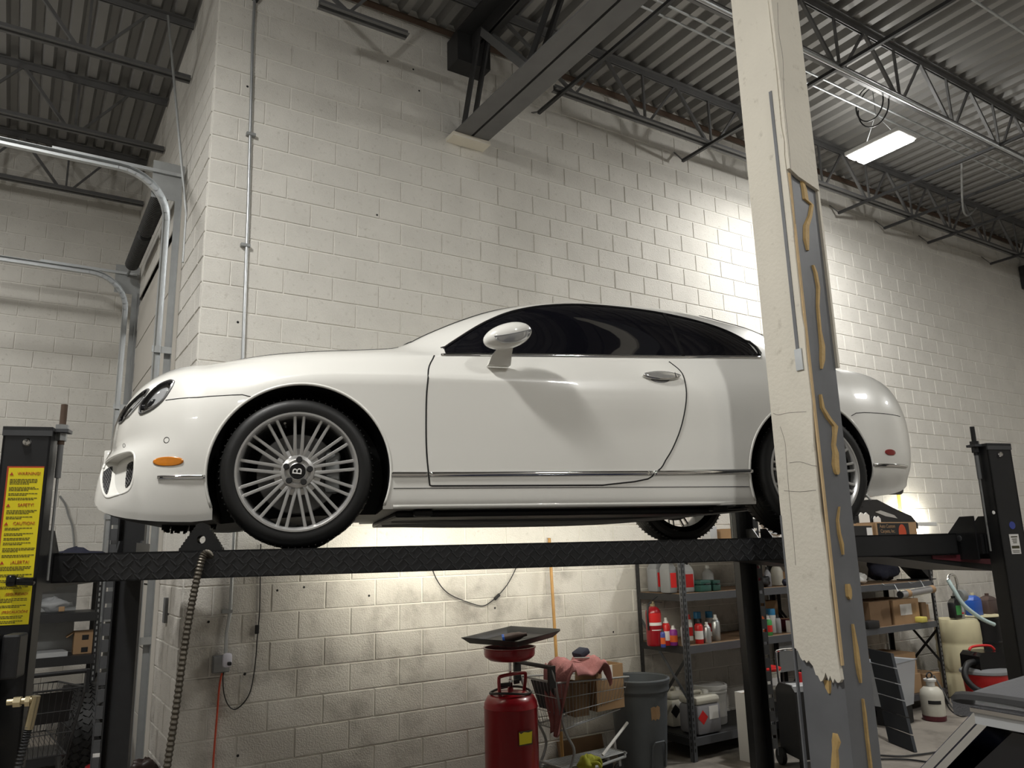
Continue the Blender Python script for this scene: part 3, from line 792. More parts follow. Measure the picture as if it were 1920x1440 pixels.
def ribbon(path, h, off, bulge=0.006, far=False):
    """raised moulding following a 2D path on the flank"""
    P = []; F = []
    for (x, z) in path:
        for (dz, o_) in ((-h/2, 0.0), (-h*0.35, bulge), (h*0.35, bulge), (h/2, 0.0)):
            P.append(sidep(x, z+dz, off+o_, far))
    for k in range(len(path)-1):
        for i in range(3): F.append((k*4+i, k*4+i+1, k*4+i+5, k*4+i+4))
    F += [(0, 1, 2, 3), tuple(len(P)-4+i for i in range(4))]
    return MB().add(P, F)
def dense(path, n=6): return [(p.x, p.y) for p in smooth_path([(a, b, 0) for a, b in path], n)]
def spaced(path, step=0.02):
    out = [path[0]]
    for i in range(len(path)-1):
        a, b = path[i], path[i+1]; L_ = math.hypot(b[0]-a[0], b[1]-a[1]); k = max(1, int(L_/step))
        out += [(a[0]+(b[0]-a[0])*j/k, a[1]+(b[1]-a[1])*j/k) for j in range(1, k+1)]
    return out

for far in (False, True):
    pj = lambda x, z, o_, far=far: sidep(x, z, o_, far)
    # ---- door
    fe = hermite([.28, .435, .617, .777, .885, .94], [.618, .603, .600, .607, .625, .655])
    re_ = hermite([.28, .295, .345, .415, .528, .671, .817, .905, .955], [1.50, 1.66, 1.795, 1.86, 1.93, 1.981, 2.003, 1.99, 1.945])
    zs = list(np.linspace(.283, .30, 4))+list(np.linspace(.31, .95, 40))
    rows = []
    for z in zs:
        a, b = fe(z), re_(z); rows.append([(a+(b-a)*i/60, min(z, z5(a+(b-a)*i/60)-0.008)) for i in range(61)])
    grid_patch(rows, pj, 0.0016).build('door', 'car_white', car, 'all')
    gap = [(fe(z), z) for z in np.linspace(.945, .283, 30)]+[(x, .279) for x in np.linspace(.63, 1.5, 25)]+[(re_(z), z) for z in np.linspace(.283, .955, 50)]
    MB().tube([pj(x, z, 0.0) for x, z in gap], 0.0042, 6).build('panel_gap', 'car_gap', car)
    # bumper and wing shut lines
    def fjoin(x, z, o_, s=-1 if not far else 1): return cast((x, s*3, z), (0, -s, 0), o_)
    fl = [(-.60, .690), (-.5, .697), (-.40, .703), (-.255, .706), (-.215, .695)]
    MB().tube([pj(x, z, 0) for x, z in spaced(fl)], 0.0022, 5).build('panel_gap', 'car_gap', car)
    rl = [(3.02, .664), (3.06, .682), (3.12, .688), (3.3, .688), (3.45, .688)]
    MB().tube([pj(x, z, 0) for x, z in spaced(rl)], 0.0022, 5).build('panel_gap', 'car_gap', car)
    # sill seam
    MB().tube([pj(x, .268, 0) for x in np.linspace(.445, 2.33, 60)], 0.0018, 5).build('panel_gap', 'car_gap', car)
    ws_ = [(.50, 1.035), (.545, 1.01), (.575, .985), (.62, .965), (.655, .955)]
    # ---- side glass: door pane and quarter pane
    top = [(.735, 1.004), (.81, 1.062), (.93, 1.146), (1.08, 1.226), (1.25, 1.279), (1.4, 1.306), (1.58, 1.319), (1.8, 1.315), (2.05, 1.292)]
    topd = dense(top, 8)
    beltz = lambda x: z5(x)+0.014
    bot = [(x, beltz(x)) for x in np.linspace(2.035, .735, 50)]
    def glass_rows(x0, x1, tf, n=36, m=14):
        rws = [[] for _ in range(m)]
        for i in range(n+1):
            x = x0+(x1-x0)*i/n; a, b = beltz(x), tf(x)
            b = max(b, a+0.004)
            for j in range(m): rws[j].append((x, a+(b-a)*j/(m-1)))
        return rws
    tfx = hermite([.715, .735, .81, .93, 1.08, 1.25, 1.4, 1.58, 1.8, 2.07, 2.28, 2.38, 2.45, 2.49, 2.525], [.99, 1.006, 1.064, 1.148, 1.227, 1.281, 1.308, 1.321, 1.317, 1.293, 1.251, 1.218, 1.181, 1.148, 1.105])
    grid_patch(glass_rows(.715, 2.035, tfx), pj, 0.003).build('side_window', 'tint_glass', car, 'all')
    grid_patch(glass_rows(2.055, 2.522, tfx, 24), pj, 0.003).build('quarter_window', 'tint_glass', car, 'all')
    MB().tube([pj(2.045, z, 0.003) for z in np.linspace(beltz(2.045), tfx(2.045), 12)], 0.011, 6).build('pillar_trim', 'black_gloss', car, True)
    # chrome surround: belt line and arch over the glass
    ribbon([(x, z5(x)+0.004) for x in np.linspace(.69, 2.52, 80)], 0.012, 0.002, 0.005, far).build('belt_trim', 'chrome', car, 'all')
    over = [(x, tfx(x)+0.006) for x in np.linspace(.715, 2.51, 90)]+[(2.532, 1.12), (2.545, 1.085), (2.54, 1.05), (2.525, 1.02)]
    MB().tube([pj(x, z, 0.003) for x, z in over], 0.007, 6).build('window_seal', 'black_gloss', car, True)
    over2 = [(x, tfx(x)+0.016) for x in np.linspace(.70, 2.51, 90)]+[(2.542, 1.135), (2.560, 1.085), (2.553, 1.04), (2.525, 1.008)]
    MB().tube([pj(x, z, 0.002) for x, z in over2], 0.0042, 6).build('window_trim', 'chrome', car, True)
    # ---- chrome rub strips
    for (xa, xb, za, zb_) in ((.436, .606, .334, .334), (.614, 1.775, .334, .341), (1.785, 2.352, .341, .349)):
        ribbon([(x, za+(zb_-za)*(x-xa)/(xb-xa)) for x in np.linspace(xa, xb, 40)], 0.025, 0.001, 0.008, far).build('rub_strip', 'chrome', car, 'all')
    ribbon([(x, .327) for x in np.linspace(-.60, -.398, 16)], 0.018, 0.001, 0.007, far).build('rub_strip', 'chrome', car, 'all')
    ribbon([(x, .388+.012*(x-3.13)) for x in np.linspace(3.135, 3.46, 24)], 0.016, 0.001, 0.006, far).build('rub_strip', 'chrome', car, 'all')
    # ---- markers, parking sensor
    def ell(cx, cz, a, b, n=28, p=2.0): return [(cx+a*math.copysign(abs(math.cos(t))**(2/p), math.cos(t)), cz+b*math.copysign(abs(math.sin(t))**(2/p), math.sin(t))) for t in [2*PI*i/n for i in range(n)]]
    patch(ell(-.56, .398, .066, .021, p=2.3), pj, 0.003).build('side_marker', 'amber', car, 'all')
    patch(ell(3.275, .462, .046, .017, p=2.2), pj, 0.003).build('side_marker', 'red_lens', car, 'all')
    MB().tube([pj(a, b, 0.0) for a, b in ell(-.576, .497, .012, .013)+[ell(-.576, .497, .012, .013)[0]]], 0.0016, 5).build('parking_sensor', 'car_gap', car)
    # ---- wheel arch lips
    for (c, r) in ((AF, AFR), (AR, ARR)):
        pts = [(c[0]+(r+0.004)*math.cos(t), c[1]+(r+0.004)*math.sin(t)) for t in np.linspace(-0.38, PI+0.38, 60)]
        MB().tube([pj(a, b, -0.003) for a, b in pts], 0.0075, 6).build('arch_lip', 'car_white', car, 'all')
    # ---- door handle
    hd = patch(ell(1.868, .856, .108, .021, p=1.7), pj, 0.024, rings=5, skirt=0.022); h = hd.build('door_handle', 'handle_chrome', car, 'all')
    patch(ell(1.86, .842, .055, .020), pj, 0.0035).build('handle_cup', 'dark_alloy', car, 'all')
    MB().tube([pj(1.945, z, 0.026) for z in np.linspace(.842, .872, 5)], 0.0015, 5).build('handle_key_gap', 'car_gap', h)
    # ---- sill lower edge
    ribbon([(x, .182) for x in np.linspace(.445, 2.30, 50)], 0.022, -0.004, 0.006, far).build('sill_lip', 'car_white', car, 'all')

# ---- door mirrors
for s in (-1, 1):
    mroot = MB()
    c = Vector((1.005, s*1.03, 1.018)); prof = []
    rows = 18; cols = 28; P = []; F = []
    for j in range(rows+1):
        a = -PI/2+PI*j/rows
        for i in range(cols):
            b = 2*PI*i/cols
            px_, py_, pz_ = math.cos(a)*math.cos(b), math.cos(a)*math.sin(b), math.sin(a)
            fx = 0.132 if px_ < 0 else 0.118
            x_ = fx*px_; y_ = 0.075*py_; zz = 0.066*pz_
            zz += 0.22*x_                                   # tilted up towards the rear
            P.append(Vector((c.x+x_, c.y+y_, c.z+zz)))
    for j in range(rows):
        for i in range(cols): F.append((j*cols+i, j*cols+(i+1) % cols, (j+1)*cols+(i+1) % cols, (j+1)*cols+i))
    mir = MB().add(P, F).build('door_mirror', 'car_white', car, 'all')
    # stalk
    st = MB(); Q = []
    for (zz, x0, x1, y0, y1) in ((.885, .915, 1.03, .905, .955), (.92, .925, 1.028, .925, .985), (.965, .955, 1.025, .965, 1.035)):
        Q += [(x0, s*y0, zz), (x1, s*y0, zz), (x1, s*y1, zz), (x0, s*y1, zz)]
    st.add(Q, [(0, 1, 2, 3), (8, 9, 10, 11)]+[(k*4+i, k*4+(i+1) % 4, k*4+4+(i+1) % 4, k*4+4+i) for k in range(2) for i in range(4)])
    st.build('mirror_stalk', 'car_white', mir, 30)
    # clear repeater lens wrapping the lower outer half
    def lens_pt(x, z, off, s=s, c=c):
        x_ = x-c.x; fx = 0.132 if x_ < 0 else 0.118
        zz = (z-c.z-0.22*x_)/0.066; k = max(0.0, 1-(x_/fx)**2-zz*zz)
        n_ = Vector((x_/fx**2, -1*math.sqrt(k)/0.075, zz/0.066)).normalized()
        return Vector((x+n_.x*off, s*(abs(c.y)+0.075*math.sqrt(k)-n_.y*off), z+n_.z*off))
    lo = []
    for t in np.linspace(-1, 1, 16): lo.append((c.x+0.010+0.098*t, c.z+0.012+0.26*(0.010+0.098*t)-0.010*(1-t*t)-0.012))
    hi = []
    for t in np.linspace(1, -1, 16): hi.append((c.x+0.010+0.098*t, c.z+0.22*(0.01+0.098*t)-0.050*math.sqrt(max(0, 1-t*t))))
    patch(lo+hi[1:-1], lens_pt, 0.003, rings=5).build('repeater_lens', 'clear_lens', mir, 'all')
    MB().tube([lens_pt(a, b, 0.002) for a, b in lo], 0.0022, 5).build('lens_seam', 'grey_plastic', mir)

# ---- lamps and intakes of the front corner
LAMPS = [('outer_headlamp', [(665, 143), (655, 170), (630, 215), (600, 260), (560, 305), (510, 345), (460, 370), (425, 384), (408, 374), (410, 340), (430, 300), (465, 255), (510, 205), (560, 165), (610, 142), (645, 134)]),
         ('inner_headlamp', [(478, 205), (455, 240), (430, 275), (395, 312), (360, 352), (320, 397), (290, 432), (262, 457), (255, 445), (270, 410), (300, 360), (340, 310), (385, 265), (430, 225), (465, 203)])]
for s in (-1, 1):
    P_ = lambda a, b, o_, s=s: on_body(a, b, o_, s)
    for nm, pts in LAMPS:
        ol = closed(crop(pts)); mx_ = sum(p[0] for p in ol)/len(ol); my_ = sum(p[1] for p in ol)/len(ol)
        sc = lambda k, dx=0, dy=0: [(mx_+(a-mx_)*k+dx, my_+(b-my_)*k+dy) for a, b in ol]
        h = patch(ol, P_, 0.002, rings=5).build(nm, 'lamp_chrome', car, 'all')
        MB().tube([P_(a, b, 0.001) for a, b in ol+[ol[0]]], 0.0055, 6).build('bezel', 'dark_alloy', h, True)
        patch(sc(0.62, 3.2, 2.6), P_, 0.0045, rings=3).build('lens', 'clear_lens', h, 'all')
        arc = [(a, b) for a, b in sc(0.80)]
        m_ = len(arc); lo_ = arc[int(m_*0.50):]
        MB().tube([P_(a, b, 0.003) for a, b in lo_], 0.0085, 6).build('eyebrow', 'black_gloss', h, True)
        pr = sc(0.26, -9, 13)
        patch(pr, P_, 0.006, rings=2).build('projector', 'black_gloss', h, 'all')
    it = MB().tube([P_(a, b, -0.004) for a, b in closed(crop(OPENING), 3)+[closed(crop(OPENING), 3)[0]]], 0.0065, 8).build('intake_rim', 'car_white', car, 'all')
    Q_ = lambda a, b, o_, s=s: on_cut(a, b, o_, s)
    for pts in ([(318, 765), (340, 748), (360, 742), (358, 790), (352, 860), (334, 915), (305, 940), (302, 900), (311, 820)], [(134, 825), (165, 795), (204, 780), (198, 825), (192, 875), (178, 940), (164, 985), (142, 985), (130, 930), (128, 870)]):
        ol = closed(crop(pts), 2)
        k_ = patch(ol, Q_, 0.002, rings=3).build('intake_mesh', 'black_plastic', it, 'all')
        xs2 = [a for a, b in ol]; ys2 = [b for a, b in ol]; mb = MB()
        def inside(x, y):
            r = False; n3 = len(ol); j3 = n3-1
            for i3 in range(n3):
                if (ol[i3][1] > y) != (ol[j3][1] > y) and x < (ol[j3][0]-ol[i3][0])*(y-ol[i3][1])/(ol[j3][1]-ol[i3][1])+ol[i3][0]: r = not r
                j3 = i3
            return r
        for dgn in (1, -1):
            c0 = -80
            while c0 < 80:
                run = []
                for q3 in np.linspace(min(ys2), max(ys2), 40):
                    x3 = (min(xs2)+max(xs2))/2+c0+dgn*(q3-(min(ys2)+max(ys2))/2)*0.55
                    if inside(x3, q3): run.append(Q_(x3, q3, 0.0035))
                    else:
                        if len(run) > 2: mb.tube(run, 0.0012, 4)
                        run = []
                if len(run) > 2: mb.tube(run, 0.0012, 4)
                c0 += 4.6
        if mb.v: o3 = mb.build('mesh_wires', 'dark_alloy', it); o3['kind'] = 'stuff'
    # crease from intake corner under the lip
    for (cxp, cyp, rp) in ((291/4+160, 622/4+680, 3.6),):
        MB().tube([P_(cxp+rp*0.6*math.cos(t), cyp+rp*math.sin(t), 0.0005) for t in [2*PI*i/16 for i in range(17)]], 0.0013, 5).build('parking_sensor', 'car_gap', car)
def nose(y, z, off): return cast((-3, y, z), (1, 0, 0), off)
gr = [(y, z) for y, z in [(-.33, .74), (-.30, .47), (-.2, .44), (.2, .44), (.30, .47), (.33, .74), (.2, .765), (-.2, .765)]]
g = patch(dense(gr+[gr[0]], 4)[:-1], nose, 0.004, rings=5).build('front_grille', 'black_plastic', car, 'all')
mb = MB()
for k in range(-12, 13): mb.tube([nose(k*0.025, z, 0.007) for z in np.linspace(.47, .74, 8)], 0.003, 5)
mb.build('grille_bars', 'chrome', g, True)
MB().tube([nose(y, z, 0.006) for y, z in dense(gr+[gr[0]], 5)], 0.012, 6).build('grille_frame', 'chrome', g, True)
patch([(-.34, .40), (0, .405), (.34, .40), (.34, .29), (0, .28), (-.34, .29)], nose, 0.003, rings=4).build('centre_intake', 'black_plastic', car, 'all')
pl = MB().rbox((nose(0, .42, 0).x-0.03, 0, .455), (0.05, 0.33, 0.17), 0.008).build('front_plate', 'car_white', car, True)
# splash shield bristle under the nose
mb = MB()
for k in range(40):
    x = -.62+k*0.006; mb.bar((x, -.55+0.002*k, .15), (x+random.uniform(-.01, .01), -.56, .095+random.uniform(-.01, .012)), 0.012, 0.006)
mb.build('splash_shield', 'black_plastic', car)
# ---- windscreen and rear window
def topc(x, y, off): return cast((x, y, 3), (0, 0, -1), off)
rows = [[(.47+0.10*(abs(y)/.6)**2+(1.20-.47-0.10*(abs(y)/.6)**2)*j/14, y*(1-0.10*j/14)) for y in np.linspace(-.60, .60, 25)] for j in range(15)]
grid_patch(rows, topc, 0.004).build('windscreen', 'tint_glass', car, 'all')
rows = [[(2.42+(3.08-2.42)*j/14-0.06*(abs(y)/.55)**2, y*(0.92+0.08*j/14)) for y in np.linspace(-.55, .55, 25)] for j in range(15)]
grid_patch(rows, topc, 0.004).build('rear_window', 'tint_glass', car, 'all')
# bonnet shut line
for s in (-1, 1):
    MB().tube([topc(x, s*y, 0.0) for x, y in dense([(-.50, .50), (-.3, .60), (0, .645), (.3, .665), (.46, .64), (.50, .60)], 6)], 0.0022, 5).build('panel_gap', 'car_gap', car)
MB().tube([topc(.50+.10*(y/.6)**2-.03, y, 0) for y in np.linspace(-.60, .60, 30)], 0.006, 6).build('cowl_seal', 'car_gap', car)
# ---- exhaust tip and under tray
MB().lathe([(0.03, 0), (0.036, 0.008), (0.036, 0.16)], (3.50, -.50, .285), 20, 'X').build('exhaust_tip', 'dark_alloy', car, True)
MB().lathe([(0.03, 0), (0.036, 0.008), (0.036, 0.16)], (3.50, .50, .285), 20, 'X').build('exhaust_tip', 'dark_alloy', car, True)
MB().rbox((1.35, 0, .155), (1.75, 1.5, .03), 0.01).build('under_tray', 'black_plastic', car)
for y in (-.30, .30):
    MB().tube(smooth_path([(.5, y, .155), (1.0, y*1.05, .142), (1.8, y*1.1, .142), (2.4, y*1.2, .17), (3.0, y*1.5, .22)], 6), 0.026, 10).build('exhaust_pipe', 'dark_alloy', car, True)
MB().rbox((2.2, -.83, .158), (.09, .06, .03), 0.008).build('jack_pad', 'black_plastic', car); MB().rbox((.60, -.83, .155), (.09, .06, .03), 0.008).build('jack_pad', 'black_plastic', car)

# ---- wheels (axis along local y, outer face towards -y)
def make_wheel():
    rt = 0.349
    prof = [(.275, -.010), (.283, -.012), (.300, -.016), (.322, -.012), (.338, .004), (.346, .030), (rt, .06), (rt, .20), (.346, .235), (.335, .262), (.31, .275), (.28, .268)]
    wh = MB().lathe(prof, (0, 0, 0), 72, 'Y', cap=False).build('wheel', 'rubber', car, True)
    # tread grooves at the shoulder
    mb = MB()
    for i in range(72):
        a = 2*PI*i/72; ca, sa = math.cos(a), math.sin(a); t = Vector((-sa, 0, ca))
        for (y0, y1, r) in ((.012, .055, .3455), (.205, .245, .3455)):
            c0 = Vector((ca*r, y0, sa*r)); c1 = Vector((ca*(r+.003), y1, sa*(r+.003)))
            mb.bar(c0, c1, 0.005, 0.006, up=Vector((ca, 0, sa)))
    o = mb.build('tread', 'rubber', wh); o['kind'] = 'stuff'
    mb = MB()
    for y in (.085, .125, .165): mb.lathe([(rt+.0006, y-.004), (rt+.0015, y), (rt+.0006, y+.004)], (0, 0, 0), 72, 'Y', cap=False)
    mb.build('groove', 'car_gap', wh, True)
    MB().lathe([(.272, .004), (.279, -.006), (.276, -.016), (.268, -.016), (.258, -.006), (.254, .02), (.250, .05)], (0, 0, 0), 72, 'Y', cap=False).build('rim', 'satin_alloy', wh, True)
    MB().lathe([(.252, .03), (.246, .10), (.242, .24)], (0, 0, 0), 72, 'Y', cap=False).build('barrel', 'dark_alloy', wh, True)
    MB().lathe([(.0, .21), (.165, .21), (.165, .215), (.0, .215)], (0, 0, 0), 48, 'Y', cap=False).build('back_plate', 'black_plastic', wh)
    for i in range(13):
        a = PI/2+2*PI*i/13; d = Vector((math.cos(a), 0, math.sin(a))); t = Vector((-math.sin(a), 0, math.cos(a)))
        for s in (-1, 1):
            mb = MB(); P = []
            for (r, sp_, wd, y, dp) in ((.068, .0135, .0085, .012, .035), (.10, .0155, .0078, .004, .028), (.18, .0175, .0072, -.001, .022), (.262, .0205, .0075, -.006, .024)):
                c = d*r+t*(s*sp_)
                P += [c-t*wd+Vector((0, y+.004, 0)), c-t*wd*.55+Vector((0, y, 0)), c+t*wd*.55+Vector((0, y, 0)), c+t*wd+Vector((0, y+.004, 0)), c+t*wd*.8+Vector((0, y+dp, 0)), c-t*wd*.8+Vector((0, y+dp, 0))]
            n = 6
            mb.add(P, [(k*n+i_, k*n+(i_+1) % n, k*n+n+(i_+1) % n, k*n+n+i_) for k in range(3) for i_ in range(n)]+[tuple(range(n)), tuple(3*n+i_ for i_ in range(n))])
            mb.build('spoke', 'satin_alloy', wh, 30)
        # web between the twins at the hub end
        MB().bar(d*.062+Vector((0, .022, 0)), d*.108+Vector((0, .030, 0)), .018, .012, up=(0, 1, 0)).build('spoke_root', 'satin_alloy', wh)
    MB().lathe([(.0, .006), (.048, .006), (.052, .010), (.060, .002), (.074, .006), (.082, .02), (.082, .05)], (0, 0, 0), 40, 'Y', cap=False).build('hub', 'satin_alloy', wh, True)
    MB().lathe([(.0, -.004), (.031, -.004), (.034, .0), (.035, .008)], (0, 0, 0), 32, 'Y', cap=False).build('centre_cap', 'black_gloss', wh, True)
    MB().lathe([(.035, .002), (.0375, -.004), (.041, -.002), (.042, .008)], (0, 0, 0), 32, 'Y', cap=False).build('cap_ring', 'satin_alloy', wh, True)
    M = Matrix.Translation((0, -.0055, 0)) @ Matrix(((1, 0, 0, 0), (0, 0, -1, 0), (0, 1, 0, 0), (0, 0, 0, 1))) @ Matrix.Rotation(R(84), 4, 'Z')
    text('emblem', 'B', 0.060, M, 'label_white', wh, sx=0.95)
    for i in range(5):
        a = R(84)+2*PI*i/5; c = Vector((.056*math.cos(a), 0, .056*math.sin(a)))
        MB().lathe([(.0, -.008), (.012, -.008), (.0145, -.004), (.0145, .012)], c, 12, 'Y', cap=False).build('wheel_bolt', 'black_plastic', wh, True)
    MB().lathe([(.06, .095), (.186, .095), (.190, .10), (.190, .118), (.06, .118)], (0, 0, 0), 48, 'Y', cap=False).build('brake_disc', 'dark_alloy', wh, True)
    MB().rbox((.158, .10, .005), (.075, .075, .20), 0.02).build('caliper', 'galv_dull', wh, True)
    MB().cyl((-.065, .02, .228), (-.062, .05, .215), .006, 8).build('valve', 'chrome', wh, True)
    return wh
wheel = make_wheel()
spots = [(0.005, -0.93, 0), (2.75, -0.93, 0.5), (0.005, 0.93, 0.9), (2.75, 0.93, 0.3)]
def place_wheel(o, x, y, rot):
    o.location = (x, y, 0.349)
    o.rotation_euler = (0, rot, 0) if y < 0 else (0, rot, PI)
for i, (x, y, rot) in enumerate(spots):
    o = wheel if i == 0 else copy_tree(wheel, car)
    place_wheel(o, x, y, rot)
# ================================================================== four-post lift
LTH = R(-16.3); LO = Vector((0.05, -2.355)); 
lu = Vector((math.cos(LTH), math.sin(LTH))); lv = Vector((-math.sin(LTH), math.cos(LTH)))
RT, RBZ = 1.852, 1.738                                     # runway top and bottom
UF, UR, VN, VF = -1.03, 3.72, -0.34, 2.03
PW, PD = 0.18, 0.09
lift = thing('four_post_lift', 'black four-post vehicle lift with diamond-plate runways', 'lift', (LO.x, LO.y, 0), LTH)
def to_lift(P):
    d = Vector((P[0]-LO.x, P[1]-LO.y)); return Vector((d.dot(lu), d.dot(lv), P[2]))
def lift_px_V(px, py, V):
    d = pixel_ray(px, py); o = LO+lv*V
    t = ((o.x-CAM_POS.x)*lv.x+(o.y-CAM_POS.y)*lv.y)/(d.x*lv.x+d.y*lv.y); return to_lift(CAM_POS+d*t)
# runways
diamond = MB()
for (va, vb, lbl) in ((-0.17, 0.42, 'near'), (1.46, 2.0, 'far')):
    ua, ub = -0.93, 3.56
    rw = MB().bb(ua, ub, va, vb, RT-0.008, RT).bb(ua, ub, va, va+0.008, RBZ, RT).bb(ua, ub, vb-0.008, vb, RBZ, RT).bb(ua, ub, va, va+0.05, RBZ, RBZ+0.006).bb(ua, ub, vb-0.05, vb, RBZ, RBZ+0.006).bb(ua, ua+0.006, va, vb, RBZ, RT).bb(ub-0.006, ub, va, vb, RBZ, RT)
    rw = rw.build('runway', 'lift_black', lift)
    mb = MB(); k = 0
    if lbl == 'near':
        u = ua+0.05
        while u < 2.85:
            for j, z in enumerate((RBZ+0.016, RBZ+0.043, RBZ+0.070, RBZ+0.097)):
                sgn = 1 if (k+j) % 2 else -1; uu = u+(0.014 if j % 2 else 0)
                mb.bar((uu-0.012, va-0.0005, z-0.012*sgn), (uu+0.012, va-0.0005, z+0.012*sgn), 0.004, 0.005, up=(0, 1, 0))
            k += 1; u += 0.033
        o = mb.build('diamond_tread', 'tread_black', rw); o['kind'] = 'stuff'
    for uu in (0.3, 1.3, 2.3, 3.2): MB().bb(uu-0.03, uu+0.03, va+0.01, vb-0.01, RBZ+0.01, RT-0.01).build('stiffener', 'lift_black', rw)
    # front stop with tapered plate and rear ramp
    MB().bb(ua-0.005, ua+0.03, va+0.02, vb-0.02, RT, RT+0.07 if lbl == 'far' else RT+0.004).build('front_stop', 'lift_black', rw)
    rp = MB().prism([(ub-0.45, RBZ-0.004), (ub+0.30, RBZ-0.004), (ub+0.30, RBZ-0.10), (ub+0.26, RBZ-0.10)], lambda a, b, t: Vector((a, t, b)), va+0.03, vb-0.03).build('ramp', 'lift_black', rw)
    MB().prism([(ub-0.16, RBZ-0.004), (ub+0.26, RBZ-0.004), (ub+0.26, RBZ-0.065), (ub-0.16, RBZ-0.022)], lambda a, b, t: Vector((a, t, b)), va+0.022, va+0.029).build('ramp_stripe', 'maroon', rp)
# posts
_vf = VN-PD/2; UF = (lift_px_V(8, 800, _vf).x+lift_px_V(98, 800, _vf).x)/2; PWF = abs(lift_px_V(98, 800, _vf).x-lift_px_V(8, 800, _vf).x)
PH_ = 2.33
def lift_post(u, v, near, front):
    su = 1 if front else -1; sv = 1 if near else -1
    w, d = (PWF, PD) if (near and front) else (PW*0.9, PD)
    p = MB().bb(u-w/2, u+w/2, v-d/2 if near else v+d/2-0.008, v-d/2+0.008 if near else v+d/2, 0.012, PH_-0.012).bb(u-w/2, u-w/2+0.008, v-d/2, v+d/2, 0.012, PH_-0.012).bb(u+w/2-0.008, u+w/2, v-d/2, v+d/2, 0.012, PH_-0.012)
    p = p.build('post', 'lift_black', lift)
    MB().bb(u-w/2-0.05, u+w/2+0.05, v-d/2-0.05, v+d/2+0.05, 0, 0.012).build('base_plate', 'lift_black', p)
    MB().bb(u-w/2-0.003, u+w/2+0.003, v-d/2-0.003, v+d/2+0.003, PH_-0.014, PH_).bb(u-w/2-0.003, u+w/2+0.003, v-d/2-0.003 if near else v+d/2-0.006, v-d/2+0.006 if near else v+d/2+0.003, PH_-0.035, PH_).build('post_cap', 'lift_grey', p)
    # ear carrying the lifting cable stud
    eu = u+su*(w/2+0.02); ev = v+sv*(d/2-0.03)
    MB().bb(min(u, eu+su*0.03), max(u, eu+su*0.03), ev-0.03, ev+0.03, PH_-0.014, PH_-0.001).build('cap_ear', 'lift_grey', p)
    MB().cyl((eu, ev, PH_-0.06), (eu, ev, PH_+0.10), 0.0125, 12).build('stud', 'rust' if front else 'lift_black', p, True)
    MB().cyl((eu, ev, PH_), (eu, ev, PH_+0.018), 0.024, 6).build('nut', 'galv_dull' if front else 'lift_black', p)
    MB().cyl((eu, ev, PH_-0.045), (eu, ev, PH_-0.016), 0.02, 6).build('nut', 'galv_dull' if front else 'lift_black', p)
    MB().cyl((eu, ev, PH_-0.19), (eu, ev, PH_-0.05), 0.011, 10).build('cable_socket', 'grey_plastic', p, True)
    MB().cyl((eu, ev, RT-0.1), (eu, ev, PH_-0.18), 0.005, 8).build('cable', 'galv_dull', p, True)
    # safety ladder with slots
    lu_ = u-su*(w/2+0.004) if not near else u+su*(w/2-0.05)
    lad = MB(); z = 0.25
    vv = v+sv*(d/2-0.02)
    while z < 2.2:
        lad.bb(min(lu_, lu_-su*0.045), max(lu_, lu_-su*0.045), vv-0.006, vv+0.006, z, z+0.075); z += 0.10
    lad.bb(lu_-su*0.045-0.004, lu_-su*0.045+0.004, vv-0.006, vv+0.006, 0.2, 2.25)
    lad.build('latch_ladder', 'lift_grey', p)
    for (z, uu) in ((PH_-0.06, u),):
        MB().lathe([(0.0, 0), (0.012, 0.002), (0.016, 0.008)], (uu, (v-d/2-0.010) if near else v+d/2, z), 12, 'Y', cap=False).build('bolt', 'chrome', p, True)
    return p
pNL = lift_post(UF, VN, True, True); pFL = lift_post(-1.02, VF, False, True)
pNR = lift_post(UR, VN, True, False); pFR = lift_post(UR-0.12, VF, False, False)
# cross beams with end plates
for (u, fr) in ((-1.0, True), (UR-0.06, False)):
    cb = MB().bb(u-0.06, u+0.06, VN+0.05, VF-0.05, RBZ-0.02 if fr else RBZ, RT-0.01).build('cross_beam', 'lift_black', lift)
    for (v, s) in ((VN, 1), (VF, -1)):
        poly = [(v+s*0.07, RBZ-0.03), (v+s*0.07, RT+0.09), (v+s*0.16, RT+0.09), (v+s*0.26, RT-0.005), (v+s*0.26, RBZ-0.03)]
        for du in (-0.066, 0.066):
            MB().prism(poly, lambda a, b, t: Vector((t, a, b)), u+du-0.005, u+du+0.005).build('end_plate', 'lift_black', cb)
        MB().lathe([(0.0, -0.074), (0.016, -0.074), (0.018, -0.068)], (u, v+s*0.18, RT-0.03), 14, 'X', cap=False).build('pin', 'lift_grey', cb, True)
# warning label on the near front post
pv = VN-PD/2-0.0015
def onpost(px, py): return lift_px_V(px, py, pv)
lw = 0.118; lc = (lift_px_V(20, 872, pv).x+lift_px_V(77, 872, pv).x)/2+0.004; lz0, lz1 = 1.60, 2.172
MB().bb(lc-lw/2-0.006, lc+lw/2, pv-0.001, pv+0.001, lz0, lz1+0.006).build('label_border', 'label_red', pNL)
MB().bb(lc-lw/2, lc+lw/2, pv-0.002, pv, lz0, lz1).build('warning_label', 'yellow_label', pNL)
def ltext(body, z, size): 
    M = face_matrix((lc+0.011, pv-0.0025, z), (1, 0, 0), (0, 0, 1))
    text('label_heading', body, size, M, 'label_red', pNL, sx=0.92)
    x0 = lc-lw/2+0.005
    MB().prism([(x0, z-0.006), (x0+0.013, z-0.006), (x0+0.0065, z+0.006)], lambda a, b, t: Vector((a, t, b)), pv-0.003, pv-0.0018).build('label_triangle', 'label_red', pNL)
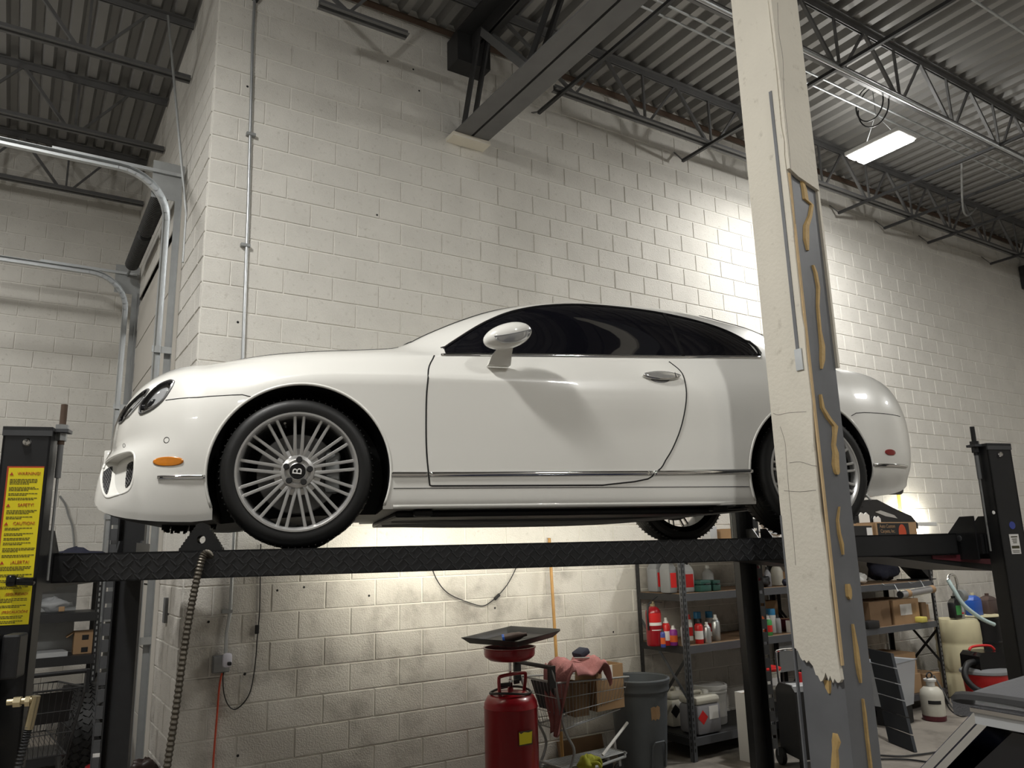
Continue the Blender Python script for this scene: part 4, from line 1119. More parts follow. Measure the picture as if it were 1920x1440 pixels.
heads = [('WARNING!', 2.15, [(2.128, 4), (2.098, 3), (2.075, 2), (2.058, 2)]), ('SAFETY!', 2.032, [(2.012, 3), (1.988, 2)]), ('CAUTION!', 1.964, [(1.947, 2), (1.927, 2), (1.910, 2), (1.893, 2), (1.873, 3), (1.848, 2)]),
         ('\u00a1ALERTA!', 1.822, [(1.806, 3), (1.778, 2), (1.758, 2), (1.735, 2)]), ('\u00a1SEGURIDAD!', 1.708, [(1.692, 3), (1.668, 2)]), ('\u00a1PRECAUCI\u00d3N!', 1.645, [(1.63, 2), (1.613, 2)])]
mb = MB()
for (hd, z, paras) in heads:
    ltext(hd, z, 0.0165 if len(hd) < 10 else 0.0138)
    for (pz, nl) in paras:
        for k in range(nl):
            zz = pz-k*0.0055; ww = lw*random.uniform(0.70, 0.84) if k < nl-1 else lw*random.uniform(0.35, 0.75)
            x = lc-lw/2+0.008
            while x < lc-lw/2+0.008+ww:
                l_ = random.uniform(0.004, 0.012); mb.bb(x, x+l_, pv-0.0026, pv-0.002, zz-0.0013, zz+0.0013); x += l_+0.0018
o = mb.build('label_print', 'label_ink', pNL); o['kind'] = 'stuff'
# lock knob on the post
kz = lift_px_V(40, 1090, pv-0.03)
kn = MB().rbox((kz.x, pv-0.025, kz.z), (0.085, 0.035, 0.03), 0.008, M=Matrix.Rotation(R(4), 3, 'Y')).rbox((kz.x-0.03, pv-0.03, kz.z+0.003), (0.035, 0.045, 0.045), 0.012).build('lock_handle', 'black_gloss', pNL, True)
# power unit: motor, pump tank, control box, fittings
pu = MB().rbox((UF-0.05, VN-0.14, 1.435), (0.13, 0.15, 0.29), 0.03).lathe([(0.05, 1.24), (0.075, 1.25), (0.078, 1.30)], (UF-0.05, VN-0.14, 0), 20).build('power_unit', 'black_gloss', lift, True)
MB().rbox((UF-0.04, VN-0.225, 1.475), (0.075, 0.03, 0.16), 0.012).build('switch_box', 'black_gloss', pu, True)
MB().bb(UF-0.002, UF+0.022, VN-0.2172, VN-0.2162, 1.43, 1.55).build('rating_label', 'label_white', pu)
MB().rbox((UF+0.052, VN-0.12, 1.50), (0.055, 0.10, 0.15), 0.008).build('control_box', 'lift_black', pu)
MB().lathe([(0.03, 1.17), (0.05, 1.175), (0.06, 1.19), (0.06, 1.235), (0.045, 1.245)], (UF-0.045, VN-0.17, 0), 20).build('pump_head', 'brass', pu, True)
MB().rbox((UF-0.04, VN-0.18, 1.13), (0.14, 0.15, 0.10), 0.02).rbox((UF-0.04, VN-0.18, 0.97), (0.15, 0.16, 0.26), 0.02).build('reservoir', 'cast_beige', pu, True)
fz = lift_px_V(45, 1315, VN-0.24)
MB().cyl((fz.x-0.05, VN-0.24, fz.z), (fz.x+0.035, VN-0.24, fz.z+0.002), 0.011, 10).cyl((fz.x-0.03, VN-0.24, fz.z), (fz.x-0.008, VN-0.24, fz.z), 0.018, 6).cyl((fz.x+0.005, VN-0.24, fz.z), (fz.x+0.02, VN-0.24, fz.z), 0.018, 6).cyl((fz.x+0.035, VN-0.24, fz.z+0.015), (fz.x+0.022, VN-0.24, fz.z-0.09), 0.014, 10).build('fitting', 'brass', pu, True)
hp = [Vector((fz.x+0.022, VN-0.24, fz.z-0.08)), Vector((fz.x+0.005, VN-0.24, fz.z-0.20)), Vector((fz.x-0.015, VN-0.265, fz.z-0.40)), Vector((fz.x-0.02, VN-0.25, fz.z-0.75)), Vector((fz.x+0.02, VN-0.1, 0.08))]
hs = smooth_path(hp, 26)
MB().tube(hs, 0.012, 10, rr=[0.0145 if i % 2 else 0.0105 for i in range(len(hs))]).build('hose', 'black_plastic', pu)
# labels on the near rear post
q = lambda px, py: lift_px_V(px, py, VN-PD/2-0.001)
c = q(1898, 985); MB().lathe([(0.0, -0.001), (0.020, -0.001), (0.0205, 0.001)], (c.x, VN-PD/2-0.001, c.z), 28, 'Y', cap=False).build('round_sticker', 'label_blue', pNR)
c2 = q(1903, 1020)
MB().bb(c2.x-0.032, c2.x+0.032, VN-PD/2-0.0025, VN-PD/2-0.0005, c2.z-0.052, c2.z+0.052).build('maker_label', 'label_white', pNR)
mb = MB()
for (dz, w_, h_) in ((0.038, 0.044, 0.006), (0.026, 0.034, 0.004), (0.016, 0.03, 0.004), (0.007, 0.026, 0.004), (-0.016, 0.052, 0.014), (-0.035, 0.05, 0.003), (-0.043, 0.046, 0.003)):
    mb.bb(c2.x-w_/2, c2.x+w_/2, VN-PD/2-0.0032, VN-PD/2-0.0024, c2.z+dz-h_/2, c2.z+dz+h_/2)
o = mb.build('label_print', 'label_ink', pNR); o['kind'] = 'stuff'
c3 = q(1863, 961); MB().lathe([(0.0, -0.002), (0.009, -0.002), (0.010, 0.001)], (c3.x, VN-PD/2-0.001, c3.z), 14, 'Y', cap=False).build('bolt', 'label_white', pNR)
# corrugated air hose hanging from the near runway
a = lift_px_V(381, 1043, -0.185); b = lift_px_V(362, 1120, -0.19); c = lift_px_V(345, 1220, -0.2); d = lift_px_V(330, 1330, -0.21); e = lift_px_V(313, 1440, -0.22)
hs = smooth_path([Vector((a.x+0.03, -0.16, a.z+0.0)), a, b, c, d, e, e+(e-d)*0.9+Vector((0, 0, 0)), Vector((e.x-0.25, -0.2, 0.02))], 22)
MB().tube(hs, 0.014, 10, rr=[0.0165 if i % 2 else 0.0125 for i in range(len(hs))]).build('flex_hose', 'hose_brown', lift)
# ---- wheel chock on the runway in front of the tyre
cc = lift_px_V(378, 1010, -0.02)
ck = thing('wheel_chock', 'black serrated rubber wheel chock with a round hole in front of the tyre', 'chock', (LO.x+lu.x*cc.x+lv.x*0.02, LO.y+lu.y*cc.x+lv.y*0.02, RT), LTH)
def zig(p0, p1, n, amp):
    out = []; d = Vector((p1[0]-p0[0], p1[1]-p0[1])); L_ = d.length; d /= L_; nn = Vector((-d.y, d.x))
    for i in range(n):
        out.append((p0[0]+d.x*L_*i/n, p0[1]+d.y*L_*i/n)); out.append((p0[0]+d.x*L_*(i+.5)/n-nn.x*amp, p0[1]+d.y*L_*(i+.5)/n-nn.y*amp))
    return out
outer = [(-.088, 0)]+[(.088, 0)]+zig((.088, .004), (.018, .115), 9, .004)+[(.0, .122)]+zig((-.018, .115), (-.088, .004), 9, .004)
outer = outer
bmk = bmesh.new()
ring = [bmk.verts.new((x, -0.06, z)) for x, z in outer]
hole = [bmk.verts.new((0.018*math.cos(t), -0.06, 0.048+0.018*math.sin(t))) for t in [2*PI*i/16 for i in range(16)]]
eds = [bmk.edges.new((ring[i], ring[(i+1) % len(ring)])) for i in range(len(ring))]+[bmk.edges.new((hole[i], hole[(i+1) % 16])) for i in range(16)]
bmesh.ops.triangle_fill(bmk, use_beauty=True, edges=eds)
geo = bmesh.ops.extrude_face_region(bmk, geom=list(bmk.faces))
for v_ in geo['geom']:
    if isinstance(v_, bmesh.types.BMVert): v_.co.y += 0.13
bmesh.ops.recalc_face_normals(bmk, faces=list(bmk.faces))
me = bpy.data.meshes.new('block_body'); bmk.to_mesh(me); bmk.free(); me.materials.append(MATS['rubber'])
link('rubber_wedge', me, ck)
# ---- tube lights hung behind the far runway, facing the block wall
def tube_light(P0, P1, label, watts, tilt=0.0, legs=None):
    P0, P1 = Vector(P0), Vector(P1); c = (P0+P1)/2; d = P1-P0; L_ = d.length; rz = math.atan2(d.y, d.x)
    t = thing('tube_light', label, 'light', c, rz)
    MB().rbox((0, -0.012, 0), (L_+0.04, 0.03, 0.05), 0.006).build('housing', 'white_plastic', t)
    MB().cyl((-L_/2, 0.012, 0), (L_/2, 0.012, 0), 0.014, 12).build('tube', 'glow_warm', t, True)
    ld = bpy.data.lights.new('tube', 'AREA'); ld.shape = 'RECTANGLE'; ld.size = L_; ld.size_y = 0.04; ld.energy = watts; ld.color = (1.0, 0.95, 0.80)
    lo = bpy.data.objects.new('lamp', ld); COL.objects.link(lo); lo.parent = t; lo.location = (0, 0.03, 0); lo.rotation_euler = (R(90), 0, 0)
    return t
def LP(U, V, z): 
    p = LO+lu*U+lv*V; return Vector((p.x, p.y, z))
tube_light(LP(0.55, 2.03, 1.79), LP(1.7, 2.03, 1.79), 'tube light on the far runway facing the block wall, front one', 8)
tube_light(LP(2.0, 2.03, 1.79), LP(3.15, 2.03, 1.79), 'tube light on the far runway facing the block wall, rear one', 8)
# ================================================================== things on and along the block wall
def wp(px, py, Y=-0.012): return px_Y(px, py, Y)
# conduit down the wall to the socket
c_ = thing('wall_conduit', 'galvanised conduit running down the block wall to the socket', 'conduit', (0.30, -0.03, 0))
MB().tube([(0.0, 0, 1.17), (0, 0, 1.30), (0.018, 0, 1.45), (0.02, 0, 3.0), (0.0, 0, 4.6), (-0.03, 0, 6.05), (-0.03, 0, 6.42)], 0.0125, 10).build('pipe', 'galv', c_, True)
MB().tube(smooth_path([(-0.03, 0, 6.38), (0.02, -0.01, 6.50), (0.05, -0.02, 6.6), (0.05, -0.02, 6.72)], 6), 0.028, 10).build('elbow', 'steel_dark', c_, True)
for z in (1.45, 4.2, 5.15): MB().bb(-0.04, 0.03, -0.018, 0.02, z-0.012, z+0.012).build('strap', 'galv_dull', c_)
ob = thing('wall_socket', 'grey metal wall socket box under the conduit', 'socket', (0.272, -0.008, 1.10))
MB().rbox((0, -0.02, 0), (0.115, 0.035, 0.115), 0.006).build('box', 'grey_plastic', ob); MB().bb(-0.05, 0.05, -0.042, -0.038, -0.05, 0.05).build('cover', 'galv_dull', ob)
pg = thing('plug_adapter', 'white plug-in adapter with a black plug in the wall socket', 'plug', (0.305, -0.062, 1.125))
MB().rbox((0, -0.008, 0), (0.062, 0.04, 0.095), 0.018).build('case', 'plug_white', pg, True); MB().rbox((0.008, -0.04, -0.02), (0.026, 0.03, 0.024), 0.006).build('black_plug', 'black_plastic', pg)
pts = [(421, 1252), (418, 1270), (420, 1300), (428, 1322), (440, 1330), (455, 1320), (468, 1300), (475, 1270), (480, 1230), (482, 1200), (484, 1180), (487, 1140), (488, 1080), (489, 1020)]
bc = thing('lamp_cord', 'thin black cord with an inline switch looping from the socket', 'cord', (0, 0, 0))
MB().tube(smooth_path([wp(a, b, -0.02) for a, b in pts], 6), 0.0042, 6).build('wire', 'black_cord', bc, True)
p = wp(482, 1180, -0.022); MB().rbox(p, (0.028, 0.018, 0.062), 0.005).build('switch', 'black_plastic', bc)
pts = [(808, 1060), (818, 1085), (832, 1105), (850, 1118), (880, 1130), (905, 1136), (922, 1127), (940, 1110), (955, 1090), (970, 1060)]
bc2 = thing('lamp_cord', 'thin black cord with an inline switch drooping between the lift and the wooden pole', 'cord', (0, 0, 0))
MB().tube(smooth_path([wp(a, b, -0.03) for a, b in pts], 6), 0.0042, 6).build('wire', 'black_cord', bc2, True)
p = wp(932, 1119, -0.03); MB().rbox(p, (0.065, 0.018, 0.026), 0.005, M=Matrix.Rotation(R(-38), 3, 'Y')).build('switch', 'black_plastic', bc2)
o = MB().tube(smooth_path([wp(416, 1262, -0.035), wp(411, 1290, -0.03), wp(407, 1340, -0.03), wp(402, 1400, -0.03), wp(399, 1450, -0.04), Vector((0.25, -0.1, 0.012)), Vector((0.5, -0.3, 0.012))], 8), 0.0065, 8).build('extension_cord', 'red_cord', smooth=True); tag(o, 'red extension cord hanging from the wall socket', 'cord')
# wooden pole
a, b = wp(1031, 1030, -0.05), wp(1045, 1262, -0.16)
d = (b-a); b = a+d*((0.015-a.z)/d.z)
o = MB().tube([a+(a-b).normalized()*0.1, b], 0.0145, 10).build('wooden_pole', 'wood_pole', smooth=True); tag(o, 'varnished wooden pole leaning against the block wall', 'pole')
# yellow painted strip on the wall behind the car
a = wp(1683, 925, 0); o = MB().bb(a.x-0.035, a.x+0.035, -0.012, -0.0075, 1.9, 2.75).build('yellow_strip', 'paint_yellow'); tag(o, 'yellow painted strip on the block wall behind the car tail', 'strip')

# ------------------------------------------------------------------ oil drain tank with tray
DX, DY = 2.27, -0.62
dr = thing('oil_drain', 'red oil drain tank on wheels with a red funnel bowl', 'oil drain', (DX, DY, 0))
MB().lathe([(0.17, 0.10), (0.198, 0.115), (0.202, 0.14), (0.202, 0.66), (0.206, 0.668), (0.202, 0.676), (0.200, 0.70), (0.175, 0.745), (0.12, 0.77), (0.02, 0.78)], (0, 0, 0), 40).build('tank', 'red_paint', dr, True)
MB().lathe([(0.018, 0.77), (0.018, 0.86), (0.011, 0.865), (0.011, 1.0)], (0.0, 0, 0), 14).build('riser', 'chrome', dr, True)
MB().lathe([(0.022, 0.765), (0.022, 0.80), (0.018, 0.805), (0.018, 0.84)], (0, 0, 0), 14).build('collar', 'red_paint', dr, True)
MB().lathe([(0.02, 0.985), (0.06, 0.99), (0.155, 1.005), (0.19, 1.03), (0.196, 1.05), (0.196, 1.085), (0.203, 1.09), (0.203, 1.098), (0.19, 1.098), (0.185, 1.05), (0.10, 1.02), (0.0, 1.015)], (0, 0, 0), 40, cap=False).build('funnel_bowl', 'red_paint', dr, True)
MB().tube(smooth_path([(-0.12, -0.05, 0.72), (-0.13, -0.05, 0.87), (-0.10, -0.05, 0.90), (0.10, -0.02, 0.90), (0.14, -0.0, 0.87), (0.13, 0.02, 0.73)], 6), 0.013, 10).build('handle', 'red_paint', dr, True)
MB().tube([(0.155*math.cos(t), 0.155*math.sin(t), 0.775+0.01*math.sin(2*t)) for t in [2*PI*i/30 for i in range(31)]], 0.009, 8).build('hose', 'black_cord', dr, True)
MB().cyl((0.02, -0.02, 0.84), (0.06, -0.03, 0.845), 0.016, 10).rbox((-0.06, -0.02, 0.83), (0.09, 0.03, 0.03), 0.01).build('valve', 'black_plastic', dr, True)
q = MB().bb(-0.065, 0.055, -0.2045, -0.2035, 0.43, 0.53).build('label_backing', 'rust', dr)
MB().prism([(-0.062, 0.440), (0.045, 0.440), (0.05, 0.50), (0.052, 0.52), (0.02, 0.515), (-0.02, 0.522), (-0.045, 0.512), (-0.062, 0.525)], lambda a, b, t: Vector((a, t, b)), -0.2055, -0.2045).build('yellow_label', 'yellow_label', dr)
for s in ((-0.14, -0.1), (0.14, -0.1), (0, 0.17)):
    MB().lathe([(0.0, -0.012), (0.04, -0.012), (0.045, -0.008), (0.045, 0.008), (0.04, 0.012), (0.0, 0.012)], (s[0], s[1], 0.045), 16, 'X').build('caster', 'black_plastic', dr, True)
    MB().bb(s[0]-0.02, s[0]+0.02, s[1]-0.02, s[1]+0.02, 0.085, 0.13).build('caster_fork', 'galv_dull', dr)
# shallow black tray lying on the bowl
tr = MB(); P = []; n_ = 0
half = [(0.335, 0.235), (0.30, 0.255), (-0.30, 0.255), (-0.335, 0.235), (-0.335, -0.235), (-0.30, -0.255), (0.30, -0.255), (0.335, -0.235)]
def tring(k, z): return [(x*k, y*k, z+0.03*(x/0.335)**2*(1 if y < 0 else 1)) for x, y in half]
rings = [tring(0.80, 0.0), tring(0.84, 0.002), tring(0.97, 0.038), tring(1.0, 0.045), tring(1.0, 0.05), tring(0.95, 0.046), tring(0.82, 0.010), tring(0.2, 0.006)]
for rg in rings: P += rg
F = [(k*8+i, k*8+(i+1) % 8, k*8+8+(i+1) % 8, k*8+8+i) for k in range(7) for i in range(8)]+[tuple(range(8)), tuple(56+i for i in range(8))]
o = MB().add(P, F).build('drip_tray', 'black_plastic', None, 30); o.location = (DX+0.02, DY-0.01, 1.118); o.rotation_euler = (R(1), R(-2), R(24)); tag(o, 'shallow black plastic drip tray lying on the red funnel', 'tray')
bt = thing('clear_bottle', 'clear bottle with a blue base lying in the black drip tray', 'bottle', (DX-0.10, DY-0.07, 1.165), R(-35))
bt.rotation_euler = (0, R(80), R(-30))
MB().lathe([(0.028, 0), (0.034, 0.003), (0.034, 0.05), (0.028, 0.13), (0.015, 0.16), (0.013, 0.185)], (0, 0, 0), 18).build('body', 'brown_plastic', bt, True)
MB().lathe([(0.0, -0.004), (0.037, -0.004), (0.037, 0.012), (0.034, 0.014)], (0, 0, 0), 18, cap=False).build('base', 'blue_plastic', bt, True)

# ------------------------------------------------------------------ shopping cart with towel and box
def shopping_cart(name, label, loc, rz, L_=0.82, W=0.46, zt=0.82, m='galv_dull', hm='black_plastic', group=None):
    t = thing(name, label, 'cart', loc, rz, group)
    # basket: x from -L/2 (handle end, tall) to L/2 (nose, shallow)
    xb0, xb1 = -L_/2+0.10, L_/2; zb0, zb1 = 0.46, 0.53; zt0, zt1 = zt, zt-0.04; wt0, wt1, wb = W/2, W/2-0.05, W/2-0.07
    top = [(xb0-0.08, -wt0, zt0), (xb1, -wt1, zt1), (xb1, wt1, zt1), (xb0-0.08, wt0, zt0)]
    botm = [(xb0, -wb, zb0), (xb1-0.06, -wb+0.04, zb1), (xb1-0.06, wb-0.04, zb1), (xb0, wb, zb0)]
    V3 = lambda p: Vector(p)
    MB().tube([*top, top[0]], 0.0075, 8).build('rim', m, t, True)
    MB().tube([*botm, botm[0]], 0.006, 8).build('bottom_rim', m, t, True)
    mb = MB()
    for (i, j, n) in ((0, 1, 20), (1, 2, 10), (2, 3, 20), (3, 0, 10)):
        for k in range(n+1):
            a = V3(top[i]).lerp(V3(top[j]), k/n); b = V3(botm[i]).lerp(V3(botm[j]), k/n); mb.tube([a, b], 0.0021, 4, cap=False)
        for f in (0.33, 0.66):
            a = V3(top[i]).lerp(V3(botm[i]), f); b = V3(top[j]).lerp(V3(botm[j]), f); mb.tube([a, b], 0.0035, 5, cap=False)
    for k in range(12):
        a = V3(botm[0]).lerp(V3(botm[3]), k/11); b = V3(botm[1]).lerp(V3(botm[2]), k/11); mb.tube([a, b], 0.0021, 4, cap=False)
    o = mb.build('basket_wires', m, t); o['kind'] = 'stuff'
    for s in (-1, 1):
        MB().tube(smooth_path([(xb0-0.14, s*wt0, zt+0.12), (xb0-0.10, s*wt0, zt), (xb0+0.02, s*(wb+0.01), 0.47), (xb0+0.10, s*(wb+0.02), 0.30), (xb0+0.02, s*(wb+0.02), 0.13)], 6), 0.011, 8).build('upright', m, t, True)
        MB().tube([(xb0-0.02, s*(wb+0.03), 0.13), (xb1-0.02, s*(wb-0.05), 0.16), (xb1+0.02, s*(wb-0.10), 0.18)], 0.011, 8).build('base_rail', m, t, True)
        MB().bb(xb0-0.16, xb0-0.10, s*wt0-0.012, s*wt0+0.012, zt-0.03, zt+0.13).build('handle_bracket', hm, t)
    MB().tube([(xb0-0.14, -wt0, zt+0.12), (xb0-0.14, wt0, zt+0.12)], 0.016, 10).build('handle', hm, t, True)
    mb = MB()
    for k in range(9):
        y = -wb+0.03+(2*wb-0.06)*k/8; mb.tube([(xb0+0.02, y, 0.18), (xb1-0.02, y*0.75, 0.19)], 0.005, 6)
    mb.tube([(xb1-0.02, -wb*0.8, 0.19), (xb1-0.02, wb*0.8, 0.19)], 0.008, 6).tube([(xb0+0.02, -wb, 0.18), (xb0+0.02, wb, 0.18)], 0.008, 6)
    mb.build('lower_rack', m, t)
    # folding child seat flap
    MB().prism([(xb0-0.05, zt-0.02), (xb0+0.03, zt-0.24), (xb0+0.05, zt-0.24), (xb0-0.03, zt-0.02)], lambda a, b, q: Vector((a, q, b)), -wb, wb).build('seat_flap', 'black_plastic', t)
    for s in (-1, 1):
        for x in (xb0+0.03, xb1-0.06):
            yy = s*(wb if x < 0 else wb-0.09)
            MB().lathe([(0.0, -0.014), (0.05, -0.014), (0.056, -0.008), (0.056, 0.008), (0.05, 0.014), (0.0, 0.014)], (x, yy, 0.056), 18, 'Y').build('wheel', 'black_plastic', t, True)
            MB().bb(x-0.012, x+0.012, yy-0.02, yy+0.02, 0.09, 0.14).build('wheel_fork', m, t)
    return t
CXc, CYc = 2.955, -0.55
shopping_cart('shopping_cart', 'wire shopping cart with a cardboard box beside the red oil drain', (CXc, CYc, 0), R(2), L_=0.80)
bx = thing('cardboard_box', 'tall open cardboard box with a shipping label in the shopping cart', 'box', (CXc+0.22, CYc-0.01, 0.545), R(4))
def open_box(root, w, d, h, m='cardboard', t=0.006, flaps=True):
    for (nm, x0, x1, y0, y1) in (('front_panel', -w/2, w/2, -d/2, -d/2+t), ('back_panel', -w/2, w/2, d/2-t, d/2), ('side_panel', -w/2, -w/2+t, -d/2+t, d/2-t), ('side_panel', w/2-t, w/2, -d/2+t, d/2-t)):
        MB().bb(x0, x1, y0, y1, 0, h).build(nm, m, root)
    MB().bb(-w/2+t, w/2-t, -d/2+t, d/2-t, 0, t).build('bottom', m, root)
open_box(bx, 0.30, 0.26, 0.34)
MB().bb(-0.09, 0.03, -0.1325, -0.1305, 0.23, 0.34).build('shipping_label', 'label_white', bx)
bx2 = thing('cardboard_box', 'narrow brown cardboard box between the towel and the taller box in the cart', 'box', (CXc-0.03, CYc+0.02, 0.52), R(-3))
open_box(bx2, 0.14, 0.24, 0.24, 'cardboard_dark')
# pink towel draped over the handle end of the cart
def towel():
    P = []; F = []; NU, NV = 40, 18
    prof = [(-0.40, 0.40), (-0.385, 0.55), (-0.37, 0.70), (-0.345, 0.83), (-0.30, 0.885), (-0.22, 0.895), (-0.15, 0.865), (-0.09, 0.88), (-0.03, 0.92), (0.02, 0.90), (0.045, 0.84), (0.05, 0.80)]
    pp = smooth_path([(x, 0, z) for x, z in prof], 4)
    for i, c in enumerate(pp):
        f = i/(len(pp)-1)
        wd = 0.045+0.15*min(1, f*3.2)
        for j in range(NV):
            v = -1+2*j/(NV-1)
            fold = 0.016*math.sin(9*v+6*f)+0.010*math.sin(21*v+17*f)
            P.append((c.x+fold*(1 if f < 0.3 else 0.3), v*wd-0.02*(1-f)-0.03, c.z+fold*(0.4 if f < 0.3 else 1.3)+0.018*math.sin(14*f+3*v)-0.05*abs(v)**3*(1 if f > 0.35 else 0)))
    n = len(pp)
    for i in range(n-1):
        for j in range(NV-1): F.append((i*NV+j, i*NV+j+1, (i+1)*NV+j+1, (i+1)*NV+j))
    top_ = len(P); P2 = [(x, y, z-0.012) for x, y, z in P]
    F2 = [tuple(reversed([q+top_ for q in f])) for f in F]
    edge = []
    for i in range(n-1): edge += [(i*NV, (i+1)*NV, (i+1)*NV+top_, i*NV+top_), (i*NV+NV-1, i*NV+NV-1+top_, (i+1)*NV+NV-1+top_, (i+1)*NV+NV-1)]
    for j in range(NV-1): edge += [(j, j+top_, j+1+top_, j+1), ((n-1)*NV+j, (n-1)*NV+j+1, (n-1)*NV+j+1+top_, (n-1)*NV+j+top_)]
    return MB().add(P+P2, F+F2+edge)
o = towel().build('pink_towel', 'pink_cloth', None, 'all'); o.location = (CXc+0.06, CYc-0.08, 0.045); o.rotation_euler = (0, 0, R(2)); tag(o, 'pink towel draped over the handle end of the shopping cart', 'towel')
o = MB().rbox((0, 0, 0), (0.10, 0.13, 0.05), 0.015, M=Matrix.Rotation(R(-25), 3, 'Y')).build('foil_packet', 'navy_cloth', None, True); o.location = (CXc+0.02, CYc-0.04, 0.99); tag(o, 'dark crumpled packet lying on the pink towel', 'packet')
o = MB().tube([(CXc-0.14, CYc-0.16, 0.972), (CXc+0.10, CYc-0.18, 0.955)], 0.008, 8).build('chrome_wrench', 'chrome', smooth=True); tag(o, 'slim chrome tool lying across the pink towel', 'tool')
o = MB().tube([(3.08, -0.68, 0.215), (3.42, -0.60, 0.40)], 0.012, 8).build('white_stick', 'white_plastic', smooth=True); tag(o, 'white stick propped from the cart rack towards the bin', 'stick')
gl = MB(); rg_ = random.Random(5)
def blob(c, r, seed, sq=0.6):
    rg = random.Random(seed); P = []; F = []; n, m = 14, 9; ph = [rg.uniform(0, 6) for _ in range(6)]
    for j in range(m+1):
        a = -PI/2+PI*j/m
        for i in range(n):
            b = 2*PI*i/n; k = 1+0.22*math.sin(3*b+ph[0]+2*a)+0.15*math.sin(5*b+ph[1]-3*a)+0.12*math.sin(4*a+ph[2])
            P.append((c[0]+r*k*math.cos(a)*math.cos(b), c[1]+r*k*math.cos(a)*math.sin(b), c[2]+r*sq*k*math.sin(a)))
    for j in range(m):
        for i in range(n): F.append((j*n+i, j*n+(i+1) % n, (j+1)*n+(i+1) % n, (j+1)*n+i))
    return P, F
def glove(loc, label, seed):
    t = thing('work_glove', label, 'glove', loc)
    P, F = blob((0, 0, 0.045), 0.065, seed, 0.8); MB().add(P, F).build('palm', 'glove', t, 'all')
    for k in range(4): MB().tube(smooth_path([(0.03, -0.035+0.022*k, 0.06), (0.08, -0.04+0.024*k, 0.075), (0.10, -0.04+0.024*k, 0.03)], 4), 0.013, 8).build('finger', 'glove', t, True)
    MB().tube(smooth_path([(0.0, -0.04, 0.05), (0.03, -0.09, 0.06), (0.05, -0.10, 0.03)], 4), 0.013, 8).build('thumb', 'glove', t, True)
glove((2.79, -0.86, 0.19), 'yellow-green work glove hanging at the lower rack of the cart', 4)
glove((2.90, -0.98, 0.0), 'second yellow-green work glove bunched under the cart', 9)
o = MB().lathe([(0.03, 0), (0.035, 0.005), (0.035, 0.10), (0.02, 0.115), (0.018, 0.13)], (3.0, -0.86, 0.05), 16).build('red_can', 'red_paint', None, True); o.location = (0, 0, -0.05); tag(o, 'small dark red can on the floor under the cart', 'can')
o = MB().bb(-0.24, 0.24, -0.012, 0.012, 0, 0.20).build('brown_board', 'cardboard_dark'); o.location = (3.33, -0.09, 0.005); o.rotation_euler = (R(-12), 0, 0); tag(o, 'brown board leaning on the foot of the block wall', 'board')

# ------------------------------------------------------------------ grey bin
bn = thing('garbage_bin', 'large round dark grey plastic garbage bin beside the shopping cart', 'bin', (3.69, -0.45, 0))
MB().lathe([(0.19, 0.0), (0.205, 0.01), (0.212, 0.10), (0.245, 0.60), (0.25, 0.605), (0.262, 0.62), (0.262, 0.665), (0.27, 0.68), (0.272, 0.70), (0.265, 0.71), (0.25, 0.70), (0.24, 0.60), (0.20, 0.04), (0.0, 0.03)], (0, 0, 0), 44, cap=False).build('tub', 'can_grey', bn, True)
MB().tube([(0.262*math.cos(t), 0.262*math.sin(t), 0.705) for t in [2*PI*i/44 for i in range(45)]], 0.012, 8).build('rim', 'can_grey', bn, True)
for s in (-1, 1): MB().rbox((s*0.285, 0, 0.62), (0.04, 0.12, 0.035), 0.01).build('grip', 'can_grey', bn, True)
P = [(-0.075, -0.20, 0.02), (-0.07, -0.224, 0.20), (-0.05, -0.231, 0.225), (0.05, -0.231, 0.225), (0.07, -0.224, 0.20), (0.075, -0.20, 0.02)]
MB().tube(P, 0.008, 8).build('foot_recess_rim', 'can_grey', bn, True)
def on_bin(a, z, off=0.0015): r = 0.212+(0.245-0.212)*(z-0.1)/0.5+off; return Vector((r*math.sin(a), -r*math.cos(a), z))
ol = [(-0.22, 0.50), (-0.10, 0.51), (-0.02, 0.50), (0.05, 0.515), (0.16, 0.50), (0.18, 0.43), (0.12, 0.40), (0.02, 0.41), (-0.03, 0.395), (-0.12, 0.41), (-0.2, 0.40)]
cxb, czb = -0.02, 0.45
P = [on_bin(a-0.1, z) for a, z in ol]+[on_bin(cxb-0.1, czb)]
MB().add(P, [(i, (i+1) % 11, 11) for i in range(11)]).build('torn_sticker', 'cardboard', bn)

